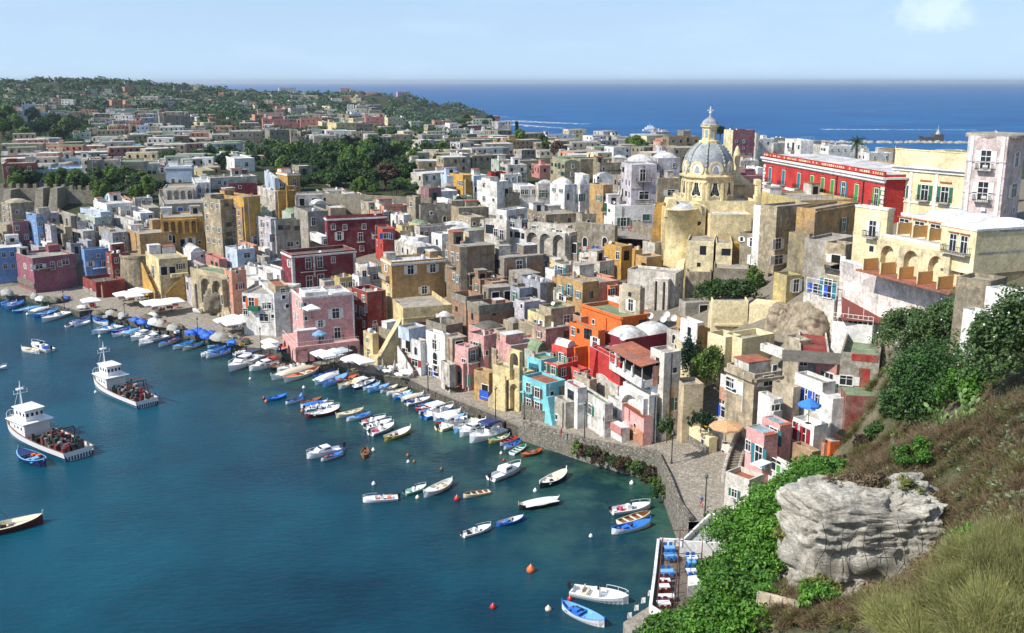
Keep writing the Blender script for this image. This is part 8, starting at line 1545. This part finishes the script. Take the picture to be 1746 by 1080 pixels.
M().hexa([(-10, -2.2, -1), (8, -2.2, -1), (8, 2.2, -1), (-10, 2.2, -1), (-10, -2.8, 2.6), (12, -1, 3.2), (12, 1, 3.2), (-10, 2.8, 2.6)]).build('hull', BC['w'], o); M().box(-7, 5, -2, 2, 2.6, 5).box(-4, 3, -1.8, 1.8, 5, 7).build('deckhouse', BC['w'], o); M().bar((-1, 0, 7), (-1, 0, 10), .2).build('mast', BC['w'], o)
FOAM = bpy.data.materials.new('foam'); t, o_ = nt(FOAM); p = pbsdf(t, o_, .6, .2); p.inputs[0].default_value = (.75, .8, .82, 1); al = ramp(t, noise(t, pos(t), .12, 5, .7), [(.46, 0.), (.62, 1.)]); t.links.new(al, p.inputs['Alpha'])
def foam(u0, v0, u1, v1, w, z=.05):
    a_ = at0(u0, v0); c_ = at0(u1, v1); d = (c_ - a_).normalized(); n = Vector((-d.y, d.x, 0)) * w; zz = Vector((0, 0, z)); tag(M().poly([a_ - n + zz, c_ - n * .3 + zz, c_ + n * .3 + zz, a_ + n + zz]).build('foam_streak', FOAM), kind='stuff')
foam(1400, 221, 1665, 222, 14); foam(1475, 190, 1492, 190, 14); foam(838, 199, 882, 200, 14); foam(855, 206, 1000, 212, 30); foam(860, 212, 960, 219, 20)
OTHER += [OT, OC, OP, OH, OPE]
# ---------------------------------------------------------------- labels that single things out
LAND = [('the domed church', 1205, 300), ('the crimson white-cornered house', 545, 450), ('the pink arcaded house', 555, 560), ('the turquoise house', 925, 680), ('the big ochre house', 705, 480), ('the bright orange house', 1010, 560),
 ('the red palace', 1410, 300), ('the cream hotel', 1600, 430), ('the mauve house', 75, 460), ('the low dark red house', 178, 492), ('the battlemented wall', 100, 335), ('the golden loggia house', 310, 390), ('the crimson palazzo', 610, 390), ('the garden trees', 580, 280),
 ('the church square', 1070, 385), ('the fort on the pier', 1590, 235), ('the wooded promontory', 760, 180), ('the far left hilltop', 90, 140), ('the yellow loggia with crossing stairs', 275, 470), ('the cafe balcony', 1090, 650), ('the tall sand stucco house', 1260, 660), ('the parasols on the square', 280, 515),
 ('the big green evergreen', 1600, 650), ('the small pink shop house', 1080, 730), ('the high sea wall', 1000, 790), ('the larger fishing vessel', 80, 750), ('the smaller fishing vessel', 205, 665), ('the restaurant terrace', 1160, 980), ('the white rock face', 1480, 920), ('the green-domed roof', 1010, 330), ('the slipway', 420, 610), ('the brick unfinished houses', 850, 500), ('the gold block by the tuff wall', 490, 310)]
ORD = ['first', 'second', 'third', 'fourth', 'fifth', 'sixth', 'seventh', 'eighth', 'ninth', 'tenth', 'eleventh', 'twelfth'] + ['%dth' % i for i in range(13, 90)]
def relate(u, v):
    nm, a, b = min(LAND, key=lambda l: (l[1] - u) ** 2 + ((l[2] - v) * 1.3) ** 2); du, dv = u - a, v - b
    if abs(du) + abs(dv) < 18: return 'beside ' + nm, nm
    w = ('well ' if abs(du) + abs(dv) > 110 else '')
    return (w + ('right of ' if du > 0 else 'left of ') if abs(du) > abs(dv) * 1.2 else w + ('below ' if dv > 0 else 'above ')) + nm, nm
def assign(L):
    G = {}; used = {o['label'] for o in COL.objects if 'label' in o and not o.parent}
    for o, base, uv, lab in L:
        if lab: o['label'] = lab; continue
        G.setdefault((base + ' ' + relate(*uv)[0]), []).append((uv[0], uv[1], o))
    for k, it in G.items():
        it.sort(key=lambda q: q[0])
        for i, (_, _, o) in enumerate(it):
            s = k
            if len(it) == 2: s = ('left-hand ', 'right-hand ')[i] + k
            elif len(it) > 2: s = (ORD[i] + ' from left: ' if 0 < i < len(it) - 1 else ('leftmost ' if i == 0 else 'rightmost ')) + k
            for a_, b_ in (('white-cornered ', ''), (' interior', ''), ('yellow loggia with crossing stairs', 'crossing stairs'), ('small pink shop', 'pink shop'), (' of the harbour', ''), ('tall sand stucco', 'sand stucco'), (' wooden', ''), ('well ', ''), (' from left:', ''), ('low ', '')):
                if len(s.replace('-', ' ').replace(':', ' ').split()) > 15: s = s.replace(a_, b_)
            o['label'] = s
L = []
for b in BLD:
    if 'label' in b.root: continue
    w = b.LR + b.LL; sz = 'tall ' if b.h > 1.1 * max(b.LR, 5) else ('low ' if b.h < 3.4 else ('broad ' if w > 30 else ('small ' if w < 14 else '')))
    nw = sum(1 for c in b.root.children if c.name.startswith('window')); rf = b.roofk if b.roofk in ROOFW else 'k'
    L.append((b.root, '%s%s house with %s roof%s' % (sz, WORD[b.col], ROOFW[rf], ', windowless' if nw == 0 and b.h > 3 else ''), b.uv, None))
    b.root['label'] = 'x'
# keep the 300 houses that show largest; the small far rest becomes one mass
hs = [b for b in BLD if b.root.name.startswith('house')]
def area(b): return (b.LR + b.LL) * b.h / (b.P.y ** 2)
hs.sort(key=area, reverse=True); rest = hs[296:]; rs = {b.root.name for b in rest}
VV = []; FF = []; MI = []; ML = []; midx = {}
KIDS = {}; DEL = []
for o in COL.objects:
    if o.parent: KIDS.setdefault(o.parent.name, []).append(o)
def absorb(o, mw):
    if o.type == 'MESH':
        me = o.data; k = len(VV); VV.extend([tuple(mw @ v.co) for v in me.vertices])
        mm = []
        for m_ in me.materials:
            if m_.name not in midx: midx[m_.name] = len(ML); ML.append(m_)
            mm.append(midx[m_.name])
        for p_ in me.polygons: FF.append(tuple(k + i for i in p_.vertices)); MI.append(mm[p_.material_index])
    for c in KIDS.get(o.name, ()): absorb(c, mw @ c.matrix_basis)
    DEL.append(o)
gone = {b.root.name for b in rest}; rr = [q[0].name for q in L]; L = [q for q in L if q[0].name not in gone]
for b in rest: absorb(b.root, b.root.matrix_basis)
bpy.data.batch_remove(DEL)
g = random.Random(77); FP = [['offw','sand','grey','white','stone','tuff','cream','lilac','rose','salmon','palegreen','dgrey'][i % 12] for i in range(12)]
def mi_(m_):
    if m_.name not in midx: midx[m_.name] = len(ML); ML.append(m_)
    return midx[m_.name]
def fbox(p, a, w, d, h, mat, rm):
    c, s_ = math.cos(a), math.sin(a); k = len(VV); Q = [(x, y, z) for z in (-6, h) for x, y in ((0, 0), (w, 0), (w, d), (0, d))]
    for x, y, z in Q: VV.append((p[0] + x * c - y * s_, p[1] + x * s_ + y * c, p[2] + z))
    for f in ((0, 1, 5, 4), (1, 2, 6, 5), (2, 3, 7, 6), (3, 0, 4, 7)): FF.append(tuple(k + i for i in f)); MI.append(mi_(mat))
    FF.append((k + 4, k + 5, k + 6, k + 7)); MI.append(mi_(rm)); gi = mi_(GLASS)
    for fx, L_ in (('R', w), ('L', d)):
        for j in range(int(h / 3)):
            for i in range(int(L_ / 3)):
                if g.random() < .3: continue
                q = L_ * (i + .5) / int(L_ / 3); z = h - 2.4 - j * 3; k = len(VV)
                for dq, dz in ((-.5, 0), (.5, 0), (.5, 1.5), (-.5, 1.5)):
                    x, y = (q + dq, -.06) if fx == 'R' else (-.06, q - dq); VV.append((p[0] + x * c - y * s_, p[1] + x * s_ + y * c, p[2] + z + dz))
                FF.append((k, k + 1, k + 2, k + 3)); MI.append(gi)
for n_, (u0, u1, v0, v1) in ((120, (0, 640, 178, 212)), (90, (150, 860, 205, 250)), (100, (0, 400, 235, 306)), (60, (700, 1150, 238, 290)), (120, (0, 620, 152, 184)), (40, (440, 760, 285, 330) )):
    for i in range(n_):
        u, v = g.uniform(u0, u1), g.uniform(v0, v1)
        if 425 < u < 705 and 255 < v < 326 or u < 150 and 205 < v < 248 or n_ == 40 and u < 700: continue
        p = gp(u, v) if v > 184 else hit(u, v, 900, 2000)
        if p.z < 3: continue
        fbox(p, R(g.uniform(5, 40)), g.uniform(7, 20), g.uniform(7, 12), g.uniform(3.2, 7.5), wallmat(g.choice(FP)), roofmat(g.choice('kkwgs')))
if rest:
    me = bpy.data.meshes.new('distant_houses'); me.from_pydata(VV, [], FF)
    for m_ in ML: me.materials.append(m_)
    me.polygons.foreach_set('material_index', MI); me.update(); tag(link('distant_houses', me), kind='stuff')
for b in hs[:296]: b.root['group'] = b.root.get('group', 'houses of the harbour town')
assign([q for q in L if q[0].name not in gone])
for o, base, uv, lab in BOATS: o['group'] = 'mooring buoys' if 'buoy' in base else 'boats moored in the harbour'
assign(BOATS)
for o, *_ in TREES: o['group'] = 'garden trees between the houses'
assign(TREES); 
for o, *_ in BRO: o['group'] = 'broom bushes in the near corner'
assign(BRO)
for pre, base, cat in (('fig_bush', 'broad-leaved fig bush', 'fig bushes on the slope'), ('wall_shrub', 'shrub rooted in the wall', 'shrubs on the sea wall'), ('dry_bush', 'dry brown bush', 'dry bushes round the rock'), ('green_shrub', 'small green shrub', 'green shrubs on the slope')):
    q = [o for o in COL.objects if o.name.startswith(pre) and not o.parent]
    for o in q: o['group'] = cat
    assign([(o, base, proj(o.location), None) for o in q])
for q in OTHER if 'OTHER' in globals() else []: assign(q)
